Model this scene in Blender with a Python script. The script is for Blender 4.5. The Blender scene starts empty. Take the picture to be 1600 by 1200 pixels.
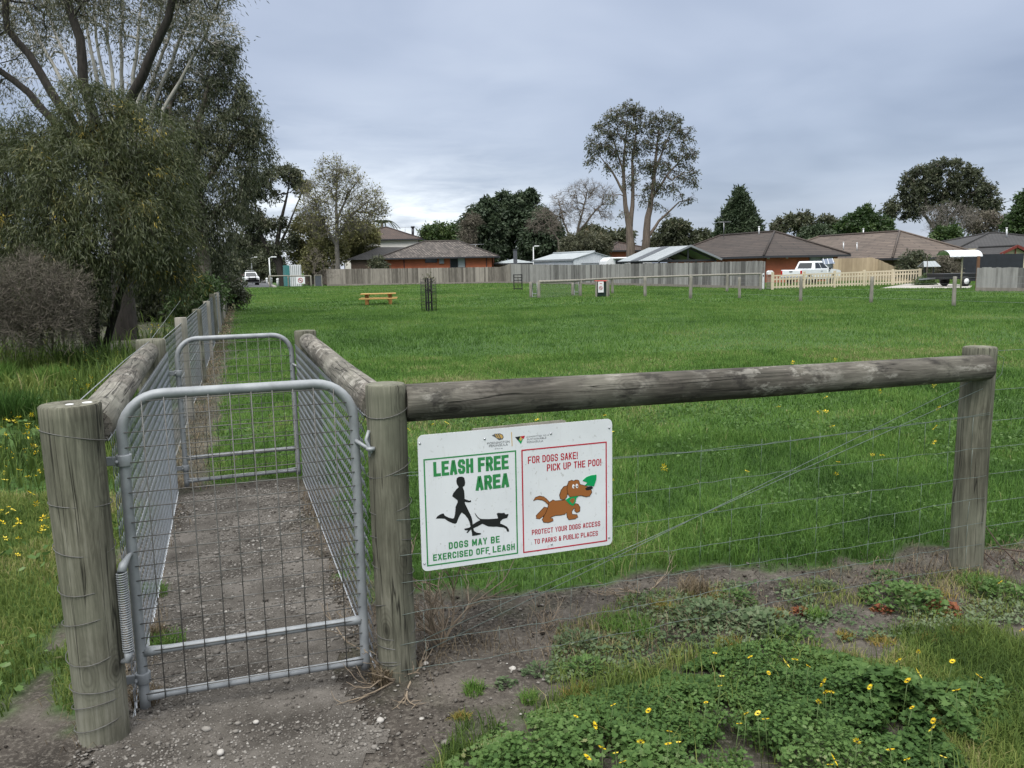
import bpy, bmesh, math, random
import numpy as np
from math import sin, cos, radians, pi, sqrt, atan2, tan
from mathutils import Vector, Matrix

SC = bpy.context.scene
COL = SC.collection
random.seed(7)
RNG = np.random.default_rng(7)

# ------------------------------------------------------------------ camera
PITCH, ROLL, EYE, FOC = radians(8.05), radians(1.12), 1.6, 1280.0
FW = np.array([0, cos(PITCH), -sin(PITCH)])
_r0 = np.array([1.0, 0, 0]); _u0 = np.array([0, sin(PITCH), cos(PITCH)])
RT = cos(ROLL) * _r0 - sin(ROLL) * _u0
UP = sin(ROLL) * _r0 + cos(ROLL) * _u0
CAMP = np.array([0, 0, EYE])
cd = bpy.data.cameras.new('camera'); cam = bpy.data.objects.new('camera', cd); COL.objects.link(cam)
cd.sensor_width = 36; cd.lens = 36 * FOC / 1600; cd.clip_start = 0.05; cd.clip_end = 4000
M = Matrix(((RT[0], UP[0], -FW[0], 0), (RT[1], UP[1], -FW[1], 0), (RT[2], UP[2], -FW[2], EYE), (0, 0, 0, 1)))
cam.matrix_world = M
SC.camera = cam

def ray(x, y): return FW + RT * ((x - 800) / FOC) - UP * ((y - 600) / FOC)
def G(x, y, z=0.0):
    d = ray(x, y); return CAMP + d * ((z - EYE) / d[2])
def A(x, y, Y):
    d = ray(x, y); return CAMP + d * (Y / d[1])

# ------------------------------------------------------------------ render look
SC.view_settings.view_transform = 'Standard'; SC.view_settings.look = 'None'
SC.view_settings.exposure = 0.86; SC.view_settings.gamma = 1.0
SC.render.engine = 'CYCLES'
try:
    SC.cycles.max_bounces = 6; SC.cycles.diffuse_bounces = 3; SC.cycles.transparent_max_bounces = 8
    SC.cycles.use_denoising = True
except Exception: pass

# ------------------------------------------------------------------ node helper
class NT:
    def __init__(s, tree): s.t = tree; s.n = tree.nodes; s.l = tree.links
    def new(s, typ, **kw):
        nd = s.n.new(typ)
        for k, v in kw.items():
            if k.startswith('i_'):
                key = k[2:]; key = int(key) if key.isdigit() else key.replace('_', ' ')
                s.set(nd, key, v)
            else: setattr(nd, k, v)
        return nd
    def set(s, nd, key, v):
        sock = nd.inputs[key]
        if isinstance(v, bpy.types.NodeSocket): s.l.new(v, sock)
        elif isinstance(v, bpy.types.Node): s.l.new(v.outputs[0], sock)
        else:
            if isinstance(v, (tuple, list)) and len(v) == 3 and sock.type == 'RGBA': v = (*v, 1)
            sock.default_value = v
    def math(s, op, a, b=0.0, clamp=False):
        nd = s.n.new('ShaderNodeMath'); nd.operation = op; nd.use_clamp = clamp
        s.set(nd, 0, a); s.set(nd, 1, b); return nd.outputs[0]
    def mix(s, f, a, b, typ='MIX'):
        nd = s.n.new('ShaderNodeMix'); nd.data_type = 'RGBA'; nd.blend_type = typ; nd.clamp_factor = True
        s.set(nd, 0, f); s.set(nd, 6, a); s.set(nd, 7, b); return nd.outputs[2]
    def ramp(s, f, stops, interp='LINEAR'):
        nd = s.n.new('ShaderNodeValToRGB'); s.set(nd, 0, f); e = nd.color_ramp.elements
        nd.color_ramp.interpolation = interp
        while len(e) < len(stops): e.new(0.5)
        for i, (p, c) in enumerate(stops):
            e[i].position = p
            e[i].color = (c, c, c, 1) if isinstance(c, (int, float)) else (*c, 1)
        return nd.outputs[0]
    def noise(s, vec, scale, detail=4, rough=0.55, dist=0.0):
        nd = s.n.new('ShaderNodeTexNoise'); s.set(nd, 'Vector', vec); s.set(nd, 'Scale', scale)
        s.set(nd, 'Detail', detail); s.set(nd, 'Roughness', rough); s.set(nd, 'Distortion', dist); return nd.outputs[0]
    def scale(s, vec, v):
        nd = s.n.new('ShaderNodeMapping'); s.set(nd, 'Vector', vec); nd.inputs['Scale'].default_value = v; return nd.outputs[0]
    def attr(s, name, out='Fac'):
        nd = s.n.new('ShaderNodeAttribute'); nd.attribute_name = name; return nd.outputs[out]
    def coord(s, kind='Object'): return s.n.new('ShaderNodeTexCoord').outputs[kind]

# ------------------------------------------------------------------ world: overcast sky with cloud layer
SUN_EL, SUN_AZ = radians(58), radians(200)      # compass: sun behind the camera, a little to the left
world = bpy.data.worlds.new('World'); SC.world = world; world.use_nodes = True
w = NT(world.node_tree); w.n.clear()
sky = w.new('ShaderNodeTexSky'); sky.sky_type = 'NISHITA'; sky.sun_disc = False
sky.sun_elevation = SUN_EL; sky.sun_rotation = SUN_AZ
gen = w.coord('Generated')
sep = w.new('ShaderNodeSeparateXYZ', i_0=gen)
zz = w.math('MAXIMUM', sep.outputs[2], 0.0)
den = w.math('ADD', zz, 0.16)
cx = w.math('DIVIDE', sep.outputs[0], den); cy = w.math('DIVIDE', sep.outputs[1], den)
cv = w.new('ShaderNodeCombineXYZ', i_0=cx, i_1=cy, i_2=0.0).outputs[0]
n1 = w.noise(cv, 0.55, 4, 0.45, 0.6)
n2 = w.noise(w.scale(cv, (1, 1.0, 1)), 1.5, 4, 0.45, 0.4)
nn = w.math('ADD', w.math('MULTIPLY', n1, 0.72), w.math('MULTIPLY', n2, 0.28))
cloud = w.ramp(nn, [(0.36, (0.24, 0.285, 0.385)), (0.46, (0.33, 0.38, 0.485)), (0.54, (0.39, 0.44, 0.545)), (0.66, (0.50, 0.55, 0.64))])
# a break in the cloud low over the north-west horizon
az = w.math('DIVIDE', sep.outputs[0], w.math('MAXIMUM', sep.outputs[1], 0.05))
azm = w.math('MULTIPLY', w.ramp(w.math('ADD', az, 0.5), [(0.1, 0.0), (0.24, 1.0), (0.42, 1.0), (0.62, 0.0)]), 1.0)
band = w.ramp(zz, [(0.0, 0.75), (0.035, 0.9), (0.07, 1.0), (0.10, 0.35), (0.14, 0.12), (0.22, 0.0)])
bn = w.ramp(w.noise(w.scale(gen, (3.0, 3.0, 16)), 3.0, 6, 0.6, 0.3), [(0.38, 0.0), (0.6, 1.0)])
brk = w.math('MULTIPLY', w.math('MULTIPLY', azm, band), w.math('ADD', w.math('MULTIPLY', bn, 0.75), 0.25))
cloud = w.mix(brk, cloud, (0.92, 0.97, 1.02))
cloud = w.mix(w.ramp(zz, [(0.30, 0.0), (0.6, 1.0)]), cloud, (0.465, 0.467, 0.465))       # overhead the cloud is thin and neutral
zen = w.ramp(zz, [(0.0, 0.195), (0.32, 0.21), (0.65, 0.70), (1.0, 1.0)])     # overcast sky brightens to the zenith
zen = w.math('MULTIPLY', zen, 3.5)
cl = w.new('ShaderNodeVectorMath', operation='SCALE', i_0=cloud); w.set(cl, 'Scale', zen)
bg1 = w.new('ShaderNodeBackground', i_Color=sky.outputs[0], i_Strength=0.012)
bg2 = w.new('ShaderNodeBackground', i_Color=cl.outputs[0], i_Strength=0.92)
ad = w.new('ShaderNodeAddShader', i_0=bg1.outputs[0], i_1=bg2.outputs[0])
w.new('ShaderNodeOutputWorld', i_Surface=ad.outputs[0])

sl = bpy.data.lights.new('sun', 'SUN'); sl.energy = 1.5; sl.angle = radians(35); sl.color = (1.0, 0.97, 0.92)
so = bpy.data.objects.new('sun', sl); COL.objects.link(so)
sdir = Vector((sin(SUN_AZ) * cos(SUN_EL), cos(SUN_AZ) * cos(SUN_EL), sin(SUN_EL)))
so.rotation_euler = sdir.to_track_quat('Z', 'Y').to_euler(); so.location = (0, -5, 20)

# ------------------------------------------------------------------ materials
MATS = {}
def newmat(name):
    m = bpy.data.materials.new(name); m.use_nodes = True; t = NT(m.node_tree); t.n.clear()
    out = t.new('ShaderNodeOutputMaterial'); p = t.new('ShaderNodeBsdfPrincipled'); t.l.new(p.outputs[0], out.inputs[0])
    MATS[name] = m; return m, t, p, out
def bump(t, p, h, strength=0.3, dist=0.02):
    b = t.new('ShaderNodeBump', i_Height=h, i_Strength=strength, i_Distance=dist); t.l.new(b.outputs[0], p.inputs['Normal'])
def pm(name, c1, c2=None, scale=8, rough=0.6, metal=0.0, bmp=0.0, stretch=(1, 1, 1), coord='Object', spec=0.4, tint=0.0, c3=None):
    """two or three colours broken up by noise; 'tint' mixes in the per-board attribute"""
    m, t, p, out = newmat(name)
    c2 = c2 or tuple(c * 0.75 for c in c1)
    v = t.attr('wc', 'Vector') if coord == 'wc' else t.coord(coord)
    v = t.scale(v, stretch)
    n = t.noise(v, scale, 6, 0.6)
    st = [(0.3, c2), (0.68, c1)] if c3 is None else [(0.28, c2), (0.5, c1), (0.72, c3)]
    if tint:
        n = t.math('ADD', t.math('MULTIPLY', n, 1 - tint), t.math('MULTIPLY', t.attr('tint'), tint))
    c = t.ramp(n, st)
    t.set(p, 'Base Color', c); p.inputs['Roughness'].default_value = rough; p.inputs['Metallic'].default_value = metal
    p.inputs['Specular IOR Level'].default_value = spec
    if bmp: bump(t, p, t.noise(v, scale * 2.5, 5, 0.6), bmp, 0.01)
    return m
def flat(name, c, rough=0.5, metal=0.0, spec=0.4):
    return pm(name, c, tuple(x * 0.9 for x in c), 6, rough, metal, 0, spec=spec)

def leafmat(name, stops, trans=0.3, rough=0.5, spec=0.35):
    m, t, p, out = newmat(name)
    c = t.ramp(t.attr('tint'), stops)
    t.set(p, 'Base Color', c); p.inputs['Roughness'].default_value = rough; p.inputs['Specular IOR Level'].default_value = spec
    tr = t.new('ShaderNodeBsdfTranslucent', i_Color=c)
    mx = t.new('ShaderNodeMixShader', i_0=trans, i_1=p.outputs[0], i_2=tr.outputs[0])
    t.l.new(mx.outputs[0], out.inputs[0]); return m

def woodmat(name, ca, cb, cc, cd_, scale=1.0, dark=0.6, lichen=0.0):
    """weathered round timber: grain along the log, checks (cracks), knots and lichen blotches"""
    m, t, p, out = newmat(name)
    v = t.attr('wc', 'Vector')
    g = t.noise(t.scale(v, (30, 30, 1.7)), 2.3 * scale, 8, 0.72, 0.7)
    b = t.noise(t.scale(v, (4, 4, 1.2)), 1.5, 5, 0.6)
    c = t.ramp(t.math('ADD', t.math('MULTIPLY', g, 0.55), t.math('MULTIPLY', b, 0.45)), [(0.395, ca), (0.47, cb), (0.535, cc), (0.61, cd_)])
    # algae and bleached stretches, different on every log
    al = t.ramp(t.noise(t.scale(v, (0.8, 0.8, 0.8)), 2.3, 3, 0.6), [(0.36, 0.0), (0.62, 1.0)])
    c = t.mix(t.math('MULTIPLY', al, 0.45), c, tuple(x * y for x, y in zip(cd_, (0.85, 0.92, 0.85))))
    # big soft stains
    s = t.ramp(t.noise(t.scale(v, (1.5, 1.5, 0.9)), 3.2, 4, 0.6), [(0.35, 0.0), (0.65, 1.0)])
    c = t.mix(t.math('MULTIPLY', s, 0.5), c, tuple(x * 0.5 for x in cb))
    if lichen:
        li = t.ramp(t.noise(t.scale(v, (2, 2, 1.0)), 9, 6, 0.7), [(0.53, 0.0), (0.62, 1.0)])
        lb = t.ramp(t.noise(t.scale(v, (1, 1, 1.0)), 2.6, 3, 0.6), [(0.42, 0.0), (0.6, 1.0)])
        c = t.mix(t.math('MULTIPLY', t.math('MULTIPLY', li, lb), lichen), c, (0.33, 0.315, 0.28))
        c = t.mix(t.ramp(t.noise(t.scale(v, (2, 2, 1.0)), 6, 5, 0.7), [(0.36, 0.75), (0.46, 0.0)]), c, (0.022, 0.02, 0.018))
    # knots
    vo = t.new('ShaderNodeTexVoronoi', i_Vector=t.scale(v, (6.5, 6.5, 3.2)), i_Scale=1.0)
    kd = t.math('ADD', vo.outputs['Distance'], t.math('MULTIPLY', t.noise(v, 18, 2), 0.08))
    k = t.ramp(kd, [(0.09, 1.0), (0.2, 0.0)])
    rings = t.ramp(t.math('FRACT', t.math('MULTIPLY', kd, 16)), [(0.0, 0.0), (0.3, 1.0), (0.7, 0.0)])
    ringm = t.math('MULTIPLY', rings, t.ramp(kd, [(0.15, 0.6), (0.42, 0.0)]))
    c = t.mix(t.math('MULTIPLY', ringm, 0.75), c, tuple(x * 0.45 for x in ca))
    c = t.mix(t.math('MULTIPLY', k, 0.7), c, tuple(x * 0.4 for x in ca))
    # drying checks: thin dark lines along the grain
    ck = t.noise(t.scale(v, (16, 16, 0.5)), 1.3, 3, 0.5, 0.3)
    line = t.ramp(t.math('ABSOLUTE', t.math('SUBTRACT', ck, 0.5)), [(0.0, 1.0), (0.016, 0.0)])
    brk_ = t.ramp(t.noise(t.scale(v, (5, 5, 1.3)), 1.7, 2), [(0.44, 0.0), (0.5, 1.0)])
    crack = t.math('MULTIPLY', line, brk_)
    c = t.mix(t.math('MULTIPLY', crack, 0.9), c, (0.012, 0.011, 0.009))
    t.set(p, 'Base Color', c); p.inputs['Roughness'].default_value = 0.85; p.inputs['Specular IOR Level'].default_value = 0.2
    hgt = t.math('SUBTRACT', t.math('MULTIPLY', g, 0.6), t.math('MULTIPLY', crack, 1.0))
    bump(t, p, hgt, dark, 0.006)
    return m

WOOD_POST = woodmat('treated_pine', (0.045, 0.042, 0.031), (0.105, 0.101, 0.075), (0.168, 0.16, 0.122), (0.25, 0.24, 0.195))
WOOD_RAIL = woodmat('weathered_rail', (0.022, 0.02, 0.017), (0.055, 0.048, 0.041), (0.105, 0.094, 0.081), (0.22, 0.2, 0.175), lichen=0.7)
WOOD_RAIL2 = woodmat('weathered_pale_rail', (0.05, 0.044, 0.037), (0.11, 0.10, 0.084), (0.19, 0.172, 0.148), (0.30, 0.28, 0.25), lichen=0.75)
WOOD_GREY = pm('grey_post_timber', (0.27, 0.25, 0.215), (0.15, 0.145, 0.12), 3, 0.85, bmp=0.2, stretch=(6, 6, 1))
GALV = pm('galvanised_pipe', (0.235, 0.25, 0.262), (0.15, 0.16, 0.168), 9, 0.55, 0.25, 0.08, c3=(0.31, 0.325, 0.335))
WIRE = pm('galvanised_wire', (0.30, 0.32, 0.33), (0.18, 0.19, 0.20), 30, 0.5, 0.5)
WIRE_DK = pm('dull_gate_wire', (0.15, 0.15, 0.145), (0.09, 0.085, 0.075), 30, 0.6, 0.4)
WIRE_LT = pm('bright_chain_wire', (0.44, 0.47, 0.50), (0.32, 0.34, 0.37), 30, 0.42, 0.5)
WIRE_GR = pm('plain_fence_wire', (0.17, 0.21, 0.19), (0.09, 0.115, 0.105), 20, 0.5, 0.4)
BLACK = flat('black_paint', (0.012, 0.012, 0.013), 0.5)
DKGLASS = flat('dark_glass', (0.02, 0.024, 0.028), 0.1, 0, 0.6)
PALEGLASS = flat('curtained_glass', (0.30, 0.33, 0.34), 0.2, 0, 0.5)
WHITE = pm('white_paint', (0.72, 0.73, 0.74), (0.62, 0.63, 0.64), 3, 0.45)
CARWHITE = pm('white_car_paint', (0.74, 0.76, 0.78), (0.70, 0.72, 0.74), 2, 0.22, spec=0.6)
RUBBER = flat('tyre_rubber', (0.016, 0.016, 0.017), 0.85)
STEEL = flat('steel', (0.35, 0.36, 0.38), 0.35, 0.8)

# ------------------------------------------------------------------ object helpers
def link(o, parent=None):
    COL.objects.link(o)
    if parent is not None: o.parent = parent
    return o
def thing(name, label, cat, loc=(0, 0, 0), rotz=0.0, group=None, kind=None):
    o = bpy.data.objects.new(name, None); link(o); o.empty_display_size = 0.2
    o.location = tuple(float(x) for x in loc); o.rotation_euler = (0, 0, rotz)
    return tag(o, label, cat, group, kind)
def tag(o, label=None, cat=None, group=None, kind=None):
    if label: o['label'] = label
    if cat: o['category'] = cat
    if group: o['group'] = group
    if kind: o['kind'] = kind
    return o
def copy_tree(o, parent=None):
    c = o.copy(); COL.objects.link(c); c.parent = parent
    for ch in list(o.children): copy_tree(ch, c)
    return c

def np_mesh(name, V, loops, totals, mat, parent=None, attrs=None, smooth=False):
    V = np.ascontiguousarray(V, dtype=np.float32); loops = np.ascontiguousarray(loops, dtype=np.int32).ravel()
    totals = np.ascontiguousarray(totals, dtype=np.int32)
    me = bpy.data.meshes.new(name)
    me.vertices.add(len(V)); me.vertices.foreach_set('co', V.ravel())
    me.loops.add(len(loops)); me.loops.foreach_set('vertex_index', loops)
    me.polygons.add(len(totals))
    starts = np.concatenate(([0], np.cumsum(totals)[:-1])).astype(np.int32)
    me.polygons.foreach_set('loop_start', starts); 
    try: me.polygons.foreach_set('loop_total', totals)
    except Exception: pass
    if smooth: me.polygons.foreach_set('use_smooth', np.ones(len(totals), dtype=bool))
    for k, a in (attrs or {}).items():
        a = np.ascontiguousarray(a, dtype=np.float32)
        if a.ndim == 1:
            at = me.attributes.new(k, 'FLOAT', 'POINT'); at.data.foreach_set('value', a)
        else:
            at = me.attributes.new(k, 'FLOAT_VECTOR', 'POINT'); at.data.foreach_set('vector', a.ravel())
    me.update(calc_edges=True); me.validate()
    me.materials.append(mat)
    o = bpy.data.objects.new(name, me)
    return link(o, parent)

class MB:
    """mesh collector: boxes, bars, tubes, logs, prisms -> ONE mesh"""
    def __init__(s): s.v = []; s.f = []; s.t = []; s.wc = []; s.sm = []
    def add(s, vs, fs, tint=0.5, wc=None, smooth=False):
        b = len(s.v); s.v += [tuple(float(c) for c in q) for q in vs]
        s.f += [tuple(i + b for i in f) for f in fs]; s.t += [tint] * len(vs)
        s.wc += ([tuple(q) for q in wc] if wc is not None else [tuple(float(c) for c in q) for q in vs]); s.sm += [smooth] * len(fs)
        return s
    def box(s, c, size, rz=0.0, tint=0.5):
        hx, hy, hz = size[0] / 2, size[1] / 2, size[2] / 2; ca, sa = cos(rz), sin(rz); vs = []
        for z in (-hz, hz):
            for x, y in ((-hx, -hy), (hx, -hy), (hx, hy), (-hx, hy)):
                vs.append((c[0] + x * ca - y * sa, c[1] + x * sa + y * ca, c[2] + z))
        return s.add(vs, [(3, 2, 1, 0), (4, 5, 6, 7), (0, 1, 5, 4), (1, 2, 6, 5), (2, 3, 7, 6), (3, 0, 4, 7)], tint)
    def bar(s, a, b, wd, ht, up=(0, 0, 1), tint=0.5):
        a = Vector(a); b = Vector(b); d = (b - a).normalized(); u = Vector(up); sd = d.cross(u).normalized(); u = sd.cross(d)
        vs = []
        for p in (a, b):
            for x, y in ((-1, -1), (1, -1), (1, 1), (-1, 1)): vs.append(p + sd * (x * wd / 2) + u * (y * ht / 2))
        return s.add(vs, [(0, 1, 2, 3), (7, 6, 5, 4), (0, 4, 5, 1), (1, 5, 6, 2), (2, 6, 7, 3), (3, 7, 4, 0)], tint)
    def tube(s, pts, r, n=6, closed=False, cap=True, smooth=True, tint=0.5):
        P = [Vector(tuple(float(c) for c in p)) for p in pts]; m = len(P)
        rr = list(r) if hasattr(r, '__len__') else [r] * m
        vs = []; fs = []; prev = None; wcs = []; L = 0.0
        for i in range(m):
            if closed: d = P[(i + 1) % m] - P[i - 1]
            else: d = P[min(i + 1, m - 1)] - P[max(i - 1, 0)]
            if d.length < 1e-9: d = Vector((0, 0, 1))
            d.normalize()
            if prev is None: x = d.orthogonal().normalized()
            else:
                x = prev - d * prev.dot(d); x = x.normalized() if x.length > 1e-6 else d.orthogonal().normalized()
            prev = x; y = d.cross(x)
            if i: L += (P[i] - P[i - 1]).length
            for k in range(n):
                a = 2 * pi * k / n
                vs.append(P[i] + (x * cos(a) + y * sin(a)) * rr[i]); wcs.append((rr[i] * cos(a), rr[i] * sin(a), L))
        for i in range(m if closed else m - 1):
            j = (i + 1) % m
            for k in range(n): fs.append((i * n + k, i * n + (k + 1) % n, j * n + (k + 1) % n, j * n + k))
        if cap and not closed: fs.append(tuple(range(n - 1, -1, -1))); fs.append(tuple((m - 1) * n + k for k in range(n)))
        return s.add(vs, fs, tint, wcs, smooth)
    def log(s, a, b, r0, r1, n=22, seg=26, seed=0, wob=0.012, end=0.006):
        """a round timber with small irregularities and eased ends; local wood coordinates in 'wc'"""
        rg = random.Random(seed); a = Vector(tuple(map(float, a))); b = Vector(tuple(map(float, b))); d = b - a; Lg = d.length; d.normalize()
        x = d.orthogonal().normalized(); y = d.cross(x); ph = [rg.uniform(0, 6.28) for _ in range(6)]; off = rg.uniform(0, 50)
        ts = [0.0, end / Lg] + [i / seg for i in range(1, seg)] + [1 - end / Lg, 1.0]
        vs = []; wcs = []; fs = []
        for q, t in enumerate(ts):
            r = r0 + (r1 - r0) * t
            bx = wob * 0.5 * sin(t * 3.1 + ph[0]); by = wob * 0.5 * sin(t * 2.3 + ph[1])
            for k in range(n):
                an = 2 * pi * k / n
                rr = r * (1 + wob * 1.6 * sin(2 * an + ph[2] + t * 1.5) + wob * 1.2 * sin(3 * an + ph[3] + t * 4) + wob * 0.8 * sin(9 * t + ph[4] + an))
                if q in (0, len(ts) - 1): rr -= end
                vs.append(a + d * (t * Lg) + x * (bx + rr * cos(an)) + y * (by + rr * sin(an)))
                wcs.append((r * cos(an) + off, r * sin(an) + off, t * Lg + off))
        m = len(ts)
        for i in range(m - 1):
            for k in range(n): fs.append((i * n + k, i * n + (k + 1) % n, (i + 1) * n + (k + 1) % n, (i + 1) * n + k))
        s.add(vs, fs, 0.5, wcs, True)
        # end grain caps
        for q, rev in ((0, True), (m - 1, False)):
            ring = vs[q * n:(q + 1) * n]; cen = sum((Vector(v) for v in ring), Vector()) / n
            cv_ = list(ring) + [cen]; wv = [((Vector(v) - cen).dot(x) + off + 3, (Vector(v) - cen).dot(y) + off, off * 0.3) for v in cv_]
            s.add(cv_, [((k + 1) % n, k, n) if rev else (k, (k + 1) % n, n) for k in range(n)], 0.5, wv, False)
        return s
    def prism(s, poly, z0, z1, mp=lambda x, y, z: (x, y, z), tint=0.5):
        """extrude a polygon given in a plane; mp maps (u,v,h) to space"""
        n = len(poly); ar = sum(poly[i][0] * poly[(i + 1) % n][1] - poly[(i + 1) % n][0] * poly[i][1] for i in range(n))
        if ar < 0: poly = poly[::-1]
        vs = [mp(x, y, z0) for x, y in poly] + [mp(x, y, z1) for x, y in poly]
        fs = [tuple(range(n - 1, -1, -1)), tuple(range(n, 2 * n))] + [(i, (i + 1) % n, n + (i + 1) % n, n + i) for i in range(n)]
        return s.add(vs, fs, tint)
    def lathe(s, prof, c=(0, 0, 0), n=20, tint=0.5):
        vs = []; fs = []; m = len(prof)
        for r, z in prof:
            for k in range(n): a = 2 * pi * k / n; vs.append((c[0] + r * cos(a), c[1] + r * sin(a), c[2] + z))
        for i in range(m - 1):
            for k in range(n): fs.append((i * n + k, i * n + (k + 1) % n, (i + 1) * n + (k + 1) % n, (i + 1) * n + k))
        fs.append(tuple(range(n - 1, -1, -1))); fs.append(tuple((m - 1) * n + k for k in range(n)))
        return s.add(vs, fs, tint, None, True)
    def build(s, name, mat, parent=None, bevel=0.0, tri=False):
        me = bpy.data.meshes.new(name); me.from_pydata(s.v, [], s.f); me.update()
        at = me.attributes.new('tint', 'FLOAT', 'POINT'); at.data.foreach_set('value', np.array(s.t, dtype=np.float32))
        at = me.attributes.new('wc', 'FLOAT_VECTOR', 'POINT'); at.data.foreach_set('vector', np.array(s.wc, dtype=np.float32).ravel())
        me.polygons.foreach_set('use_smooth', np.array(s.sm, dtype=bool))
        if tri:
            bm = bmesh.new(); bm.from_mesh(me); bmesh.ops.triangulate(bm, faces=bm.faces[:]); bm.to_mesh(me); bm.free()
        me.materials.append(mat); o = bpy.data.objects.new(name, me); link(o, parent)
        if bevel:
            b = o.modifiers.new('bevel', 'BEVEL'); b.width = bevel; b.segments = 2; b.limit_method = 'ANGLE'; b.angle_limit = radians(40)
        return o

# ------------------------------------------------------------------ numpy value noise
_TAB = np.random.default_rng(3).random((256, 256))
def vnoise(x, y):
    x = np.asarray(x, float); y = np.asarray(y, float)
    xi = np.floor(x).astype(int); yi = np.floor(y).astype(int); fx = x - xi; fy = y - yi
    fx = fx * fx * (3 - 2 * fx); fy = fy * fy * (3 - 2 * fy)
    g = lambda a, b: _TAB[a & 255, b & 255]
    return (g(xi, yi) * (1 - fx) + g(xi + 1, yi) * fx) * (1 - fy) + (g(xi, yi + 1) * (1 - fx) + g(xi + 1, yi + 1) * fx) * fy
def fbm(x, y, oc=4):
    s = 0; a = 0.5; tot = 0
    for i in range(oc): s = s + a * vnoise(x * 2 ** i + 17.3 * i, y * 2 ** i + 5.1 * i); tot += a; a *= 0.5
    return s / tot
def sdf(poly, X, Y):
    """signed distance (positive inside) of points to a polygon"""
    X = np.asarray(X, float); Y = np.asarray(Y, float); d = np.full(X.shape, 1e9); ins = np.zeros(X.shape, bool); n = len(poly)
    for i in range(n):
        x0, y0 = poly[i][:2]; x1, y1 = poly[(i + 1) % n][:2]; ex, ey = x1 - x0, y1 - y0
        t = np.clip(((X - x0) * ex + (Y - y0) * ey) / (ex * ex + ey * ey + 1e-12), 0, 1)
        d = np.minimum(d, np.hypot(X - x0 - t * ex, Y - y0 - t * ey))
        c = ((y0 > Y) != (y1 > Y)) & (X < (x1 - x0) * (Y - y0) / (y1 - y0 + 1e-12) + x0); ins ^= c
    return np.where(ins, d, -d)

# ------------------------------------------------------------------ layout (metres)
LP = np.array([-1.46, 2.68]); RP = np.array([-0.48, 3.08]); LF = np.array([-2.56, 5.80]); RF = np.array([-1.55, 6.18]); EP = np.array([2.345, 4.08])
E1 = (EP - RP) / np.linalg.norm(EP - RP); E2 = np.array([-E1[1], E1[0]])
FS = (-17.0 - LF[0]) / (50 - LF[1])            # long side fence: x per y
DIRT = [tuple(G(*q)[:2]) for q in [(-250, 1320), (-110, 1200), (-5, 1115), (78, 985), (118, 960)]] + \
       [(-1.60, 2.75), (-2.66, 5.7), (-2.45, 6.15), (-1.5, 6.45), (-1.3, 5.6), (-0.62, 3.75)] + \
       [tuple(G(*q)[:2]) for q in [(720, 902), (820, 915), (1000, 903), (1180, 880), (1400, 862), (1560, 843), (1800, 800), (1800, 985),
                                   (1600, 985), (1450, 1010), (1350, 1030), (1230, 1012), (1090, 1022), (1000, 1060), (900, 1090), (800, 1130), (700, 1190), (600, 1320)]]
MULCH = [tuple(G(*q)[:2]) for q in [(-400, 520), (0, 556), (60, 560), (160, 556), (240, 548), (300, 525)]] + [(-11.5, 27), (-22, 60), (-60, 60), (-30, 18)]
CAPE = [tuple(G(*q)[:2]) for q in [(680, 1215), (740, 1172), (800, 1128), (880, 1098), (935, 1082), (1000, 1064), (1060, 1040), (1095, 1024), (1200, 1012), (1300, 1022), (1375, 1040), (1450, 1060), (1560, 1062), (1640, 1090), (1560, 1150), (1500, 1260), (1300, 1330), (700, 1330)]]
def dirt_mask(X, Y):
    wob = (fbm(X * 2.2, Y * 2.2, 4) - 0.5) * 0.75 + (fbm(X * 9, Y * 9, 3) - 0.5) * 0.22
    m1 = np.clip((sdf(DIRT, X, Y) + wob * 0.8) / 0.10 + 0.5, 0, 1)
    m2 = np.clip((sdf(MULCH, X, Y) + wob * 2.2) / 0.6 + 0.5, 0, 1)
    # bare strip under the long side fence
    fx = LF[0] + FS * (Y - LF[1])
    st = np.clip((0.30 - np.abs(X - fx - 0.05) + wob * 0.35) / 0.12 + 0.5, 0, 1) * (Y > 5.6) * (Y < 75)
    return np.maximum(np.maximum(m1, m2 * 0.8), st * 0.9)
def hgt(X, Y):
    near = np.exp(-np.maximum(np.hypot(X, Y) - 8, 0) / 8)
    return ((fbm(X * 0.9, Y * 0.9, 3) - 0.5) * 0.05 + (fbm(X * 6, Y * 6, 3) - 0.5) * 0.018) * near

# ------------------------------------------------------------------ ground
def axis(lo, hi, c0, c1, fine, grow, far):
    a = list(np.arange(c0, c1, fine)); st = fine; x = a[-1]; up = []
    while x < far[1]: st = min(st * grow, 120); x += st; up.append(x)
    st = fine; x = c0; dn = []
    while x > far[0]: st = min(st * grow, 120); x -= st; dn.append(x)
    return np.array(dn[::-1] + a + up)
gx = axis(0, 0, -3.6, 4.2, 0.03, 1.10, (-1500, 1500)); gy = axis(0, 0, 1.3, 7.0, 0.03, 1.09, (-60, 2500))
X, Y = np.meshgrid(gx, gy); nx_, ny_ = len(gx), len(gy)
Z = hgt(X, Y)
V = np.stack([X, Y, Z], -1).reshape(-1, 3)
idx = np.arange(nx_ * ny_).reshape(ny_, nx_)
F = np.stack([idx[:-1, :-1], idx[:-1, 1:], idx[1:, 1:], idx[1:, :-1]], -1).reshape(-1, 4)
DM = np.maximum(dirt_mask(X, Y), 0.92 * np.clip(sdf(CAPE, X, Y) / 0.05, 0, 1)).ravel()

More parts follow.
